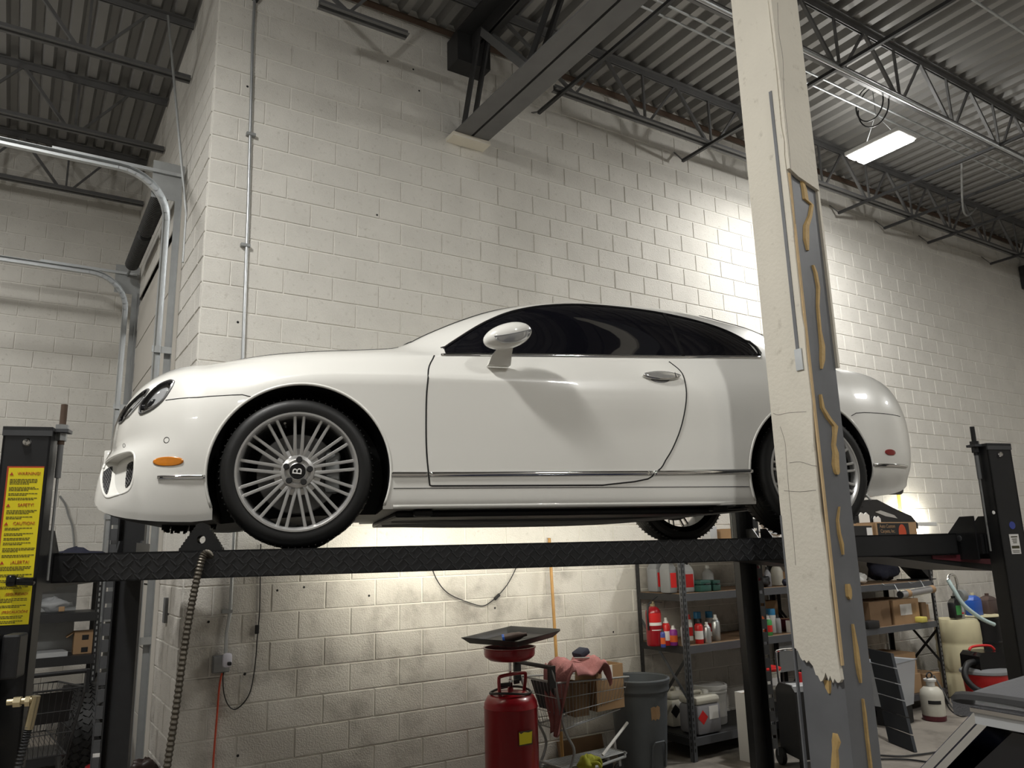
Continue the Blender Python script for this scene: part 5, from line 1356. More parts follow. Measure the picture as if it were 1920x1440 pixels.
# ------------------------------------------------------------------ racks
def rack(name, label, x0, x1, y0, y1, levels, top, m_up='shelf_black', m_beam='shelf_grey', m_left=None):
    t = thing(name, label, 'shelf', (x0, 0, 0))
    W = x1-x0
    for (x, fr) in ((0, 1), (W, 1), (0, 0), (W, 0)):
        y = y0 if fr else y1; sx = 1 if x == 0 else -1; sy = 1 if fr else -1
        mb = MB().bb(min(x, x+sx*0.004), max(x, x+sx*0.004), min(y, y+sy*0.045), max(y, y+sy*0.045), 0, top).bb(min(x, x+sx*0.045), max(x, x+sx*0.045), min(y, y+sy*0.004), max(y, y+sy*0.004), 0, top)
        u_ = mb.build('upright', (m_left or m_up) if (x == 0 and fr) else m_up, t)
        sl = MB(); z = 0.08
        while z < top-0.05:
            sl.bb(x+sx*0.016, x+sx*0.027, y-sy*0.002, y+sy*0.001, z, z+0.028) if sx > 0 else sl.bb(x-0.027, x-0.016, y-sy*0.002, y+sy*0.001, z, z+0.028)
            xx = x-sx*0.0015; ya = y+sy*0.016; yb = y+sy*0.027
            sl.bb(min(xx, x+sx*0.001), max(xx, x+sx*0.001), min(ya, yb), max(ya, yb), z, z+0.028); z += 0.05
        o = sl.build('slots', 'black_plastic' if (m_left and x == 0 and fr) else 'galv_dull' if fr else 'black_plastic', u_); o['kind'] = 'stuff'
    for z in levels:
        for y in (y0, y1): MB().bb(0.045, W-0.045, min(y, y+0.02 if y == y0 else y-0.02), max(y, y+0.02 if y == y0 else y-0.02), z-0.065, z).build('beam', m_beam if y == y0 else m_up, t)
        for x in (0.0, W): MB().bb(x if x == 0 else x-0.02, x+0.02 if x == 0 else x, y0+0.045, y1-0.045, z-0.065, z-0.004).build('end_beam', m_up, t)
        MB().bb(0.02, W-0.02, y0+0.02, y1-0.02, z-0.016, z).build('shelf_board', 'cardboard_dark' if z > 0.5 else m_up, t)
    for x in (0.01, W-0.01):
        MB().bar((x, y1-0.03, levels[1]+0.20), (x, y0+0.03, levels[1]-0.45), 0.028, 0.004, up=(1, 0, 0)).build('brace', m_beam if x < 0.1 else m_up, t)
        MB().bar((x+0.005, y0+0.03, levels[1]-0.10), (x+0.005, y1-0.03, levels[0]+0.03), 0.028, 0.004, up=(1, 0, 0)).build('brace', m_up, t)
    return t
FY, BY = -0.66, -0.04
S1X0, S1X1, S2X0, S2X1 = 4.09, 6.02, 6.10, 8.10
L1 = [0.19, 0.95, 1.40, 1.82]; L2 = [0.17, 0.905, 1.355, 1.82]
rack('storage_rack', 'dark steel storage rack with spray cans beside the garbage bin', S1X0, S1X1, FY, BY, L1, 1.823, m_left='shelf_grey')
rack('storage_rack', 'dark steel storage rack with brown cardboard boxes beside the cream drum', S2X0, S2X1, FY, BY, L2, 1.823)
tube_light((8.48, -0.20, 2.02), (9.1, -0.20, 2.02), 'bright tube light fixed near the block wall above the second rack', 15)

def spot(px, Y, z):
    py = 1150
    for _ in range(3):
        P = px_Y(px, py, Y); py = to_px((P.x, Y, z))[1]
    return px_Y(px, py, Y).x
def dims(pl, pr, top, Y, z):
    a, b = spot(pl, Y, z), spot(pr, Y, z); w = (b-a)*0.86; h = px_Y((pl+pr)/2, top, Y).z-z
    return (a+b)/2, w, max(h, 0.02)
def spray_can(pc, w_px, top, Y, z, body, cap, label, band=None, group=None, cat='spray can'):
    x, w, h = dims(pc-w_px/2, pc+w_px/2, top, Y, z); r = max(0.02, min(w/2, 0.038)); h = min(h, 0.30)
    t = thing('spray_can', label, cat, (x, Y, z+0.001), 0, group)
    hb = h*0.72
    MB().lathe([(r*0.93, 0), (r, 0.004), (r, hb), (r*0.86, hb+0.008), (r*0.62, hb+h*0.10)], (0, 0, 0), 18).build('can', body, t, True)
    MB().lathe([(r*0.66, hb+h*0.04), (r*0.66, hb+h*0.11), (r*0.40, hb+h*0.16), (r*0.34, h), (0.004, h)] if cap not in ('sky_blue',) else [(r*0.92, hb+0.004), (r*0.94, h-0.006), (r*0.86, h), (0.004, h)], (0, 0, 0), 16).build('cap', cap, t, True)
    if band: MB().lathe([(r+0.0006, hb*0.25), (r+0.0006, hb*0.72)], (0, 0, 0), 18, cap=False).build('label_band', band, t, True)
    return t
Yc = -0.50
z = L1[1]
for a in [(1251, 15, 1158, -0.47, 'red_bright', 'white_plastic', 'red spray can with a white nozzle beside the fire extinguisher', 'label_white'),
          (1264, 13, 1173, -0.52, 'purple', 'white_plastic', 'short purple and orange can with a white top by the rack upright', 'orange_print'),
          (1244, 8, 1178, -0.56, 'label_blue', 'black_plastic', 'small dark blue can tucked behind the red spray can', 'orange_print'),
          (1286, 13, 1164, -0.60, 'light_grey_plastic', 'white_plastic', 'pale grey spray can standing at the front rack upright', None),
          (1312, 17, 1160, -0.58, 'red_bright', 'black_plastic', 'bright red spray can with white print in the middle of the rack', 'label_white'),
          (1327, 12, 1166, -0.60, 'galv', 'white_plastic', 'slim silver spray can beside the bright red one', None),
          (1310, 13, 1147, -0.22, 'black_plastic', 'sky_blue', 'tall can with a blue cap behind the bright red spray can', None),
          (1332, 12, 1146, -0.20, 'label_white', 'sky_blue', 'white can with a blue cap behind the silver spray cans', 'red_bright'),
          (1344, 14, 1152, -0.52, 'galv', 'white_plastic', 'tall silver spray can next to the black lift post', None),
          (1295, 9, 1152, -0.35, 'label_white', 'red_bright', 'thin white can with a red collar behind the rack upright', 'red_bright'),
          (1400, 14, 1150, -0.50, 'black_plastic', 'black_plastic', 'black and white spray can just past the black lift post', 'label_white'),
          (1414, 14, 1146, -0.54, 'white_plastic', 'white_plastic', 'white spray can with a blue emblem band', 'sky_blue'),
          (1425, 10, 1154, -0.58, 'green_print', 'white_plastic', 'white can with a green lower half beside the orange can', 'label_white'),
          (1431, 9, 1152, -0.38, 'orange_print', 'orange_print', 'orange can between the white and green cans', 'label_white'),
          (1437, 13, 1141, -0.24, 'label_white', 'sky_blue', 'tall white can with a bright blue cap', None),
          (1442, 13, 1154, -0.58, 'green_print', 'white_plastic', 'green spray can with a red patch', 'red_bright'),
          (1450, 13, 1141, -0.46, 'white_plastic', 'sky_blue', 'plain white spray can with a blue cap beside the green can', None),
          (1460, 9, 1152, -0.50, 'light_grey_plastic', 'black_plastic', 'dark-topped slim can at the end of the spray can row', None)]:
    spray_can(a[0], a[1], a[2], a[3], z, a[4], a[5], a[6], a[7])
# fire extinguisher
x, w, h = dims(1215, 1241, 1130, -0.42, z)
fx = thing('fire_extinguisher', 'red fire extinguisher with a white label on the rack', 'extinguisher', (x, -0.42, z+0.001))
MB().lathe([(0.062, 0), (0.068, 0.006), (0.07, 0.02), (0.07, 0.28), (0.066, 0.305), (0.045, 0.33), (0.025, 0.342)], (0, 0, 0), 26).build('cylinder', 'red_paint', fx, True)
MB().lathe([(0.022, 0.335), (0.022, 0.36), (0.016, 0.365), (0.016, 0.385)], (0, 0, 0), 14).build('valve', 'brass', fx, True)
MB().bar((-0.02, 0, 0.382), (0.10, -0.01, 0.372), 0.02, 0.006).bar((0.0, 0, 0.395), (0.06, 0, 0.425), 0.018, 0.006).build('lever', 'black_plastic', fx)
MB().tube(smooth_path([(-0.015, 0, 0.375), (-0.06, -0.01, 0.36), (-0.085, -0.02, 0.28), (-0.082, -0.02, 0.14)], 6), 0.009, 8).build('hose', 'black_cord', fx, True)
def arc_band(r, a0, a1, z0, z1, m, par, nm):
    n = 12; P = []
    for i in range(n+1):
        t = a0+(a1-a0)*i/n; P += [(r*math.sin(t), -r*math.cos(t), z0), (r*math.sin(t), -r*math.cos(t), z1)]
    MB().add(P, [(2*i, 2*i+2, 2*i+3, 2*i+1) for i in range(n)]).build(nm, m, par, True)
arc_band(0.0708, -1.3, 0.7, 0.205, 0.285, 'red_bright', fx, 'instruction_label'); arc_band(0.0711, -1.3, 0.7, 0.178, 0.204, 'label_white', fx, 'instruction_label'); arc_band(0.0711, -1.0, 0.5, 0.135, 0.143, 'label_white', fx, 'lettering')
# third level: oil jugs, cases, bottles
def jug(px0, px1, top, Y, z, body, cap, label, lab=None, cat='bottle', dd=0.6, name='oil_jug'):
    x, w, h = dims(px0, px1, top, Y, z); w = min(max(w, 0.05), 0.24); d = w*dd if w > 0.12 else w*1.4; h = min(h, 0.36)
    d = min(d, 0.14)
    t = thing(name, label, cat, (x, Y, z+0.001))
    MB().rbox((0, 0, h*0.36), (w, d, h*0.72), min(w, d)*0.2).build('body', body, t, True)
    Q = []
    for (zz, a, b) in ((h*0.70, w/2*0.92, d/2*0.92), (h*0.82, w/2*0.55, d/2*0.75), (h*0.90, 0.02, 0.02)):
        Q += [(-a, -b, zz), (a, -b, zz), (a, b, zz), (-a, b, zz)]
    MB().add(Q, [(0, 1, 2, 3), (8, 9, 10, 11)]+[(k*4+i, k*4+(i+1) % 4, k*4+4+(i+1) % 4, k*4+4+i) for k in range(2) for i in range(4)]).build('shoulder', body, t)
    MB().cyl((0, 0, h*0.88), (0, 0, h), max(0.014, min(0.024, w*0.2)), 14).build('cap', cap, t, True)
    if lab: MB().bb(-w*0.36, w*0.36, -d/2-0.0015, -d/2+0.001, h*0.16, h*0.58).build('label', lab, t)
    return t
z = L1[2]
jug(1222, 1240, 1047, -0.22, z, 'grey_plastic', 'red_bright', 'dark grey oil jug with a red cap nearest the wall side of the rack', 'red_bright')
jug(1246, 1263, 1047, -0.46, z, 'grey_plastic', 'red_bright', 'dark grey oil jug with a red cap next to the front rack upright', 'red_bright')
jug(1277, 1300, 1052, -0.50, z, 'light_grey_plastic', 'black_plastic', 'light grey oil jug with a big red label', 'red_bright')
def case(px0, px1, top, Y, z, m, label, cat='case', d=0.18, name='tool_case'):
    x, w, h = dims(px0, px1, top, Y, z)
    t = thing(name, label, cat, (x, Y, z+0.001))
    MB().rbox((0, 0, h*0.3), (w, d, h*0.6-0.004), 0.008).build('base', m, t, True); MB().rbox((0, 0, h*0.8), (w, d, h*0.4-0.004), 0.008).build('lid', m, t, True)
    MB().tube([(-w*0.2, -d/2, h*0.62), (-w*0.18, -d/2-0.02, h*0.66), (w*0.18, -d/2-0.02, h*0.66), (w*0.2, -d/2, h*0.62)], 0.005, 6).build('handle', 'black_plastic', t, True)
case(1300, 1323, 1087, -0.52, z, 'green_plastic', 'dark green tool case beside the red-labelled oil jug')
case(1324, 1340, 1087, -0.50, z, 'green_plastic', 'smaller dark green tool case beside the spray bottle')
def bottle(px0, px1, top, Y, z, body, cap, label, cat='bottle', name='bottle'):
    x, w, h = dims(px0, px1, top, Y, z); r = max(0.015, min(w/2, 0.06)); h = min(h, 0.36)
    t = thing(name, label, cat, (x, Y, z+0.001))
    MB().lathe([(r*0.9, 0), (r, 0.006), (r, h*0.62), (r*0.8, h*0.74), (r*0.35, h*0.84), (r*0.35, h*0.9)], (0, 0, 0), 18).build('body', body, t, True)
    MB().cyl((0, 0, h*0.87), (0, 0, h), r*0.42, 12, r1=r*0.34).build('cap', cap, t, True)
bottle(1320, 1338, 1060, -0.28, z, 'clear_plastic', 'white_plastic', 'clear bottle with a white funnel top behind the green case')
bottle(1384, 1396, 1052, -0.45, z, 'blue_plastic', 'label_white', 'slim blue bottle just past the black lift post')
case(1394, 1412, 1088, -0.56, z, 'green_plastic', 'grey-green flat case leaning by the blue bottle', d=0.12)
bottle(1449, 1468, 1053, -0.42, z, 'milky_plastic', 'white_plastic', 'milky white bottle on the rack near the white column')
bottle(1436, 1446, 1063, -0.52, z, 'grey_liquid', 'black_plastic', 'small dark bottle beside the milky white one')
for (px0, px1, top, Y, m, lb, sd) in ((1408, 1432, 1062, -0.40, 'maroon', 'dark maroon rag heap on the rack', 3), (1424, 1446, 1078, -0.55, 'black_plastic', 'black tangled part on the rack front', 7), (1466, 1484, 1084, -0.58, 'navy_cloth', 'dark blue cloth bundle on the rack near the column', 11)):
    x, w, h = dims(px0, px1, top, Y, z); w = min(w, 0.17)
    P, F = blob((0, 0, h*0.5), w/2*0.85, sd, h/w*0.9); zm = min(p[2] for p in P)
    o = MB().add([(a, b*0.6, c-zm) for a, b, c in P], F).build('rag_heap', m, None, 'all'); o.location = (x, Y, z+0.001); tag(o, lb, 'cloth')
def carton(px0, px1, top, Y, z, m, label, d=0.25, lab=None, rz=0, op=False, name='carton'):
    x, w, h = dims(px0, px1, top, Y, z)
    t = thing(name, label, 'box', (x, Y, z+0.001), rz)
    if op: open_box(t, w, d, h, m)
    else:
        MB().box((0, 0, h/2), (w, d, h)).build('body', m, t); MB().bb(-w/2, w/2, -0.025, 0.025, h, h+0.0015).build('tape', 'cardboard_dark' if m == 'cardboard' else 'cardboard', t)
    if lab: MB().bb(-w*0.25, w*0.2, -d/2-0.0015, -d/2, h*0.35, h*0.8).build('label', lab, t)
    return t
carton(1448, 1466, 1072, -0.30, z, 'cardboard', 'small tan carton behind the milky bottle', d=0.12)
carton(1424, 1454, 1126, -0.13, L1[1], 'cardboard', 'open tan carton behind the spray cans', d=0.14, op=True)
carton(1466, 1483, 1160, -0.42, L1[1], 'maroon', 'dark red carton at the end of the spray can row', d=0.22)
carton(1480, 1496, 1163, -0.58, L1[1], 'label_white', 'small white carton with red print near the column', d=0.08, lab='red_bright')
# bottom shelf: canisters and pail
def canister(px0, px1, top, Y, z, label, diamond=None, liquid=True):
    x, w, h = dims(px0, px1, top, Y, z); w = min(w, 0.30); d = w*0.8
    t = thing('plastic_canister', label, 'canister', (x, Y, z+0.001))
    MB().rbox((0, 0, h*0.36), (w, d, h*0.72), 0.035).build('body', 'grey_liquid' if liquid else 'milky_plastic', t, True)
    MB().rbox((0, 0, h*0.80), (w*0.99, d*0.99, h*0.20), 0.03).build('neck', 'milky_plastic', t, True)
    MB().tube(smooth_path([(-w*0.3, 0, h*0.88), (-w*0.25, 0, h*0.97), (w*0.05, 0, h*0.97), (w*0.1, 0, h*0.88)], 4), 0.014, 8).build('handle', 'milky_plastic', t, True)
    MB().cyl((w*0.28, 0, h*0.88), (w*0.28, 0, h*0.98), 0.028, 14).build('cap', 'white_plastic', t, True)
    MB().bb(-w*0.02, w*0.36, -d/2-0.0015, -d/2, h*0.35, h*0.66).build('label', 'label_white', t)
    if diamond: MB().prism([(-w*0.28-0.06, h*0.42), (-w*0.28, h*0.42-0.06), (-w*0.28+0.06, h*0.42), (-w*0.28, h*0.42+0.06)], lambda a, b, q: Vector((a, q, b)), -d/2-0.002, -d/2).build('hazard_diamond', diamond, t)
canister(1288, 1341, 1293, -0.52, L1[0], 'half-full milky canister with a red hazard diamond on the rack bottom', 'red_bright')
canister(1250, 1282, 1287, -0.20, L1[0], 'milky canister with a black hazard diamond behind the rack brace', 'black_plastic', False)
def pail(px0, px1, top, Y, z, m, lid, label):
    x, w, h = dims(px0, px1, top, Y, z); r = min(w/2, 0.16)
    t = thing('plastic_pail', label, 'pail', (x, Y, z+0.001))
    MB().lathe([(r*0.86, 0), (r*0.88, 0.006), (r*0.96, h*0.78), (r*1.0, h*0.80), (r*1.0, h*0.84), (r*0.97, h*0.85), (r*0.98, h*0.92)], (0, 0, 0), 30).build('bucket', m, t, True)
    MB().lathe([(r*1.01, h*0.88), (r*1.03, h*0.91), (r*1.03, h*0.985), (r*0.98, h), (r*0.9, h), (r*0.86, h*0.975), (0.01, h*0.975)], (0, 0, 0), 30).build('lid', lid, t, True)
    arc_band(r*0.935, -0.9, 0.5, h*0.2, h*0.6, 'label_white', t, 'label')
pail(1303, 1366, 1281, -0.30, L1[0], 'white_plastic', 'white_plastic', 'white plastic pail with a lid behind the half-full canister')
# things on the floor in front of the racks
case_ = carton(1404, 1436, 1296, -0.95, 0.0, 'label_white', 'white printed carton standing behind the battery charger', d=0.22)
bz = px_Y(1420, 1296, -0.95).z
pail(1406, 1458, 1250, -0.88, bz+0.004, 'milky_plastic', 'red_bright', 'pail with a red lid standing on the white printed carton')
canister(1418, 1440, 1340, -1.18, 0.0, 'milky canister with a black hazard mark on the floor beside the charger', 'black_plastic', False)
# battery charger on wheels
P0 = px_Z(1487, 1436, 0.0)
ch = thing('battery_charger', 'black wheeled battery charger with a chrome handle and hanging cables', 'charger', (P0.x+0.06, P0.y-0.10, 0), R(-24))
MB().prism([(-0.17, 0.10), (0.17, 0.10), (0.17, 0.60), (0.10, 0.66), (-0.12, 0.66), (-0.17, 0.62)], lambda a, b, t: Vector((t, a, b)), -0.14, 0.14).build('case', 'black_plastic', ch, True)
MB().prism([(-0.165, 0.62), (-0.115, 0.665), (0.0, 0.665), (0.0, 0.66), (-0.11, 0.655), (-0.16, 0.615)], lambda a, b, t: Vector((t, a, b)), -0.13, 0.13).build('control_panel', 'light_grey_plastic', ch)
MB().lathe([(0.0, 0), (0.022, 0), (0.018, 0.02)], (0.05, -0.06, 0.666), 14).build('dial', 'black_plastic', ch, True)
mb = MB()
for k in range(10):
    zz = 0.20+k*0.028; MB().bb(0.01, 0.10, -0.173, -0.169, zz, zz+0.012).build('vent_slat', 'light_grey_plastic', ch)
for s in (-1, 1):
    MB().lathe([(0.0, -0.02), (0.065, -0.02), (0.07, -0.012), (0.07, 0.012), (0.065, 0.02), (0.0, 0.02)], (s*0.165, 0.12, 0.07), 20, 'X').build('wheel', 'rubber', ch, True)
    MB().bb(s*0.11-0.015, s*0.11+0.015, -0.15, -0.11, 0, 0.10).build('foot', 'black_plastic', ch)
MB().tube(smooth_path([(-0.12, 0.13, 0.60), (-0.12, 0.14, 0.86), (-0.09, 0.14, 0.91), (0.09, 0.14, 0.91), (0.12, 0.14, 0.86), (0.12, 0.13, 0.60)], 6), 0.010, 8).build('handle', 'chrome', ch, True)
MB().tube(smooth_path([(-0.05, -0.17, 0.48), (-0.02, -0.24, 0.35), (0.06, -0.26, 0.15), (0.12, -0.25, 0.03), (0.2, -0.3, 0.012)], 8), 0.007, 6).build('cable', 'black_cord', ch, True)
MB().tube(smooth_path([(0.10, 0.0, 0.66), (0.12, -0.12, 0.70), (0.15, -0.22, 0.45), (0.17, -0.24, 0.12), (0.24, -0.2, 0.012)], 8), 0.007, 6).build('cable', 'black_cord', ch, True)
MB().rbox((0.02, 0.02, 0.70), (0.03, 0.03, 0.09), 0.008).build('red_clamp', 'red_bright', ch)
carton(1478, 1515, 1296, -0.80, 0.0, 'light_grey_plastic', 'grey carton standing beside the battery charger', d=0.2)
# grey square plate behind
o = MB().prism([(0, 0), (0.34, 0.0), (0.30, 0.33), (0.02, 0.33)], lambda a, b, t: Vector((a, t, b)), 0, 0.012).build('metal_plate', 'grey_plastic'); o.location = (5.37, -0.60, 0.60); tag(o, 'grey metal plate hung between the two racks', 'plate')

# ------------------------------------------------------------------ second rack contents
z = L2[1]
carton(1644, 1699, 1122, -0.40, z, 'cardboard', 'brown carton with a torn white label on the second rack', d=0.40, lab='label_white')
carton(1600, 1644, 1126, -0.40, z, 'cardboard_dark', 'dark brown carton on the second rack near the column', d=0.40)
carton(1700, 1710, 1128, -0.40, z, 'cardboard_dark', 'narrow dark carton beside the labelled brown carton', d=0.40)
carton(1709, 1722, 1132, -0.36, z, 'cardboard', 'open brown carton at the end of the second rack', d=0.30, op=True)
o = MB().rbox((0, 0, 0.03), (0.12, 0.10, 0.06), 0.01).build('yellow_packet', 'paint_yellow', None, True); o.location = (spot(1727, -0.62, z)-0.02, -0.63, z+0.001); tag(o, 'yellow packet leaning by the open brown carton', 'packet')
o = MB().rbox((0, 0, 0.04), (0.20, 0.12, 0.08), 0.01).build('black_pouch', 'black_plastic', None, True); o.location = (spot(1628, -0.62, z)+0.02, -0.625, z+0.001); tag(o, 'black pouch in front of the dark brown carton', 'pouch')
z = L2[2]
x, w, h = dims(1600, 1636, 1074, -0.55, z)
P, F = blob((0, 0, h*0.5), w/2*0.9, 21, h/w*0.9); zm = min(p[2] for p in P)
o = MB().add([(a, b*0.5, c-zm) for a, b, c in P], F).build('plastic_bag', 'white_plastic', None, 'all'); o.location = (x, -0.50, z+0.001); tag(o, 'crumpled white plastic bag on the second rack', 'bag')
x, w, h = dims(1634, 1700, 1052, -0.40, z)
P, F = blob((0, 0, h*0.5), w/2*0.82, 33, h/w*1.1); zm = min(p[2] for p in P)
o = MB().add([(a, b*0.5, c-zm) for a, b, c in P], F).build('seat_cover', 'navy_cloth', None, 'all'); o.location = (x, -0.32, z+0.001); tag(o, 'heap of black upholstery on the second rack', 'upholstery')
x, w, h = dims(1702, 1742, 1050, -0.45, z)
pb = thing('plastic_trim', 'black angular plastic car trim at the end of the second rack', 'trim part', (x, -0.42, z+0.001))
MB().prism([(-w*0.5, h*0.95), (-w*0.2, h*0.95), (w*0.45, h*0.55), (w*0.42, h*0.15), (w*0.3, 0.0), (w*0.1, h*0.2)], lambda a, b, t: Vector((a, t, b)), -0.12, 0.12).build('panel', 'black_plastic', pb)
MB().bb(-w*0.45, w*0.48, -0.14, 0.14, 0, 0.012).build('flange', 'black_plastic', pb)
# rolled tubes hung under the shelf
tb = thing('rolled_sheet', 'shiny rolled sheet with brown tape bands slung under the second rack', 'roll', (0, 0, 0))
a, b = px_Y(1688, 1115, -0.86), px_Y(1750, 1104, -0.86)
MB().cyl(a, b, 0.040, 18).build('roll', 'silver_foil', tb, True)
MB().cyl(a-(b-a)*0.012, a-(b-a)*0.005, 0.036, 18).build('end', 'black_plastic', tb)
for f in (0.2, 0.93): MB().cyl(a.lerp(b, f-0.05), a.lerp(b, f+0.05), 0.0415, 18).build('tape_band', 'cardboard', tb, True)
for f in (0.02, 0.80):
    p = a.lerp(b, f); MB().tube([(p.x, -0.86, p.z-0.03), (p.x, -0.80, p.z+0.10), (p.x, -0.69, L2[2]-0.01), (p.x, -0.655, L2[2]+0.004)], 0.005, 6).build('hook', 'galv', tb, True)
# top of the second rack
z = L2[3]
cb = thing('carpet_carton', 'long black-printed carton lettered Auto Custom Carpets on the second rack', 'box', (0, 0, 0))
a, b = spot(1632, -0.52, z+0.05), spot(1710, -0.52, z+0.05)-0.02
zt_ = px_Y(1650, 979, -0.60).z
MB().bb(a, b, -0.60, -0.36, z+0.001, zt_).build('body', 'cardboard', cb)
MB().bb(a+0.03, b-0.16, -0.602, -0.600, z+0.02, zt_-0.012).build('black_print', 'black_plastic', cb)
MB().prism([(b-0.17, z+0.02), (b-0.01, z+0.02), (b-0.09, zt_-0.03)], lambda p, q, t: Vector((p, t, q)), -0.603, -0.601).build('tan_print', 'cardboard', cb)
MB().prism([((b-0.30)+0.075*math.cos(t), (z+zt_)/2-0.02+0.10*math.sin(t)) for t in [2*PI*i/24 for i in range(24)]], lambda p, q, t: Vector((p, t, q)), -0.6035, -0.6015).build('red_print', 'label_red', cb)
text('lettering', 'Auto Custom\nCarpets, Inc.', 0.055, face_matrix((a+0.22, -0.6035, zt_-0.075), (1, 0, 0), (0, 0, 1)), 'cardboard', cb)
a2, b2 = spot(1588, -0.52, z+0.05), spot(1626, -0.52, z+0.05)
c3 = thing('carpet_carton', 'shorter black-printed carton with a white sticker near the column', 'box', (0, 0, 0))
MB().bb(a2, b2, -0.60, -0.30, z+0.001, zt_-0.015).build('body', 'cardboard', c3); MB().bb(a2+0.01, b2-0.02, -0.602, -0.600, z+0.02, zt_-0.04).build('black_print', 'black_plastic', c3)
MB().bb(b2-0.12, b2-0.02, -0.604, -0.602, z+0.02, zt_-0.06).build('sticker', 'label_white', c3)
fb = thing('bumper_cover', 'black glossy car bumper cover lying on top of the second rack', 'bumper', (0, 0, 0))
pp = [(1608, 990), (1612, 938), (1626, 938), (1660, 955), (1690, 968), (1702, 982), (1704, 992)]
poly = [(px_Y(u_, v_, -0.20).x, px_Y(u_, v_, -0.20).z) for u_, v_ in pp]
poly = [(x_, max(z_, z+0.002)) for x_, z_ in poly]
MB().prism(poly, lambda p, q, t: Vector((p, t, q)), -0.33, -0.10).build('skin', 'black_gloss', fb)
hole = [(px_Y(u_, v_, -0.33).x, px_Y(u_, v_, -0.33).z) for u_, v_ in ((1640, 960), (1650, 957), (1676, 966), (1682, 972), (1660, 968))]
MB().prism(hole, lambda p, q, t: Vector((p, t, q)), -0.336, -0.331).build('chrome_insert', 'chrome', fb)
for (pxa, pxb, tp, lb) in ((1614, 1636, 961, 'white foam packing piece standing behind the printed cartons'), (1641, 1656, 968, 'small white foam packing piece behind the long printed carton')):
    x, w, h = dims(pxa, pxb, tp, -0.34, z)
    o = MB().prism([(-w/2, 0), (w/2, 0), (w*0.48, h*0.9), (w*0.2, h), (0, h*0.93), (-w*0.3, h), (-w/2, h*0.9)], lambda p, q, t: Vector((p, t, q)), -0.006, 0.006).build('foam_piece', 'white_plastic'); o.location = (x, -0.345, z+0.001); tag(o, lb, 'foam')
# top of the first rack: white bits seen under the car
z = L1[3]
wb = thing('folding_bracket', 'folded white metal bracket frame on top of the first rack', 'frame', (spot(1425, -0.4, z+0.1), -0.40, z+0.001))
MB().bar((-0.22, 0, 0.0), (-0.10, 0, 0.26), 0.10, 0.012).bar((-0.10, 0, 0.26), (0.02, 0.0, 0.27), 0.10, 0.012).bar((0.02, 0, 0.27), (0.22, 0, 0.02), 0.10, 0.012).build('bracket', 'white_plastic', wb)
MB().rbox((0.20, 0, 0.06), (0.16, 0.14, 0.12), 0.02).build('housing', 'white_plastic', wb, True); MB().cyl((-0.12, -0.06, 0.13), (0.20, -0.08, 0.09), 0.014, 10).build('rod', 'galv', wb, True)
carton(1354, 1378, 992, -0.5, z, 'cardboard', 'open tan carton on top of the first rack', d=0.2)
o = MB().rbox((0, 0, 0.09), (0.10, 0.12, 0.18), 0.01).build('grey_speaker_box', 'light_grey_plastic', None, True); o.location = (spot(1330, -0.45, z+0.1), -0.45, z+0.001); tag(o, 'grey box on top of the first rack beside the lift post', 'box')
# bottom of second rack: cartons, grey bin
z = L2[0]
carton(1644, 1700, 1262, -0.40, z, 'cardboard', 'large brown carton at the bottom of the second rack', d=0.42)
zz = px_Y(1678, 1262, -0.40).z
carton(1646, 1692, 1222, -0.40, zz+0.003, 'cardboard', 'brown carton stacked on the large brown carton', d=0.40)
carton(1704, 1736, 1258, -0.40, z, 'cardboard', 'tall brown carton at the end of the rack bottom', d=0.42)
x, w, h = dims(1642, 1706, 1240, -0.85, 0.17)
bb_ = thing('plastic_bin', 'translucent grey plastic storage bin tilted in front of the brown cartons', 'storage bin', (x, -0.86, 0.18), R(8))
Q = []
for (zz, a, b) in ((0, w*0.36, 0.12), (h, w*0.5, 0.16), (h+0.012, w*0.53, 0.175), (h+0.004, w*0.47, 0.15), (0.01, w*0.34, 0.11)):
    Q += [(-a, -b, zz), (a, -b, zz), (a, b, zz), (-a, b, zz)]
MB().add(Q, [(3, 2, 1, 0), (16, 17, 18, 19)]+[(k*4+i, k*4+(i+1) % 4, k*4+4+(i+1) % 4, k*4+4+i) for k in range(4) for i in range(4)]).build('tub', 'bin_plastic', bb_, True)
MB().bb(-w*0.36, w*0.36, -0.10, 0.10, -0.175, -0.004).build('plinth', 'black_plastic', bb_)
# folding foam mat leaning
A = px_Z(1672, 1392, 0.0)
fm = thing('foam_mat', 'folded black foam mat with ruled panels leaning in front of the second rack', 'mat', (A.x, A.y, 0))
topP = px_Y(1630, 1215, A.y+0.30); vec = topP-Vector((A.x-0.02, A.y, 0)); nseg = 6
wv = Vector((-0.16, -0.34, 0))
for k in range(nseg):
    p0 = vec*(k/nseg)+Vector((0, 0, 0.002)); p1 = vec*((k+1)/nseg-0.012)
    c4 = [p0, p0+wv, p1+wv, p1]; nn = wv.cross(vec).normalized()*0.03
    MB().add([*c4, *[q+nn for q in c4]], [(0, 1, 2, 3), (4, 5, 6, 7), (0, 1, 5, 4), (1, 2, 6, 5), (2, 3, 7, 6), (3, 0, 4, 7)]).build('panel', 'foam_dark', fm)
B = px_Z(1645, 1398, 0.0)
bt_ = thing('tall_carton', 'tall narrow tan and white carton standing beside the black foam mat', 'box', (B.x-0.05, B.y+0.02, 0), R(15))
MB().bb(-0.05, 0.07, -0.04, 0.04, 0.0, 0.24).build('white_half', 'label_white', bt_); MB().bb(-0.05, 0.07, -0.04, 0.04, 0.24, 0.50).build('tan_half', 'cardboard', bt_)
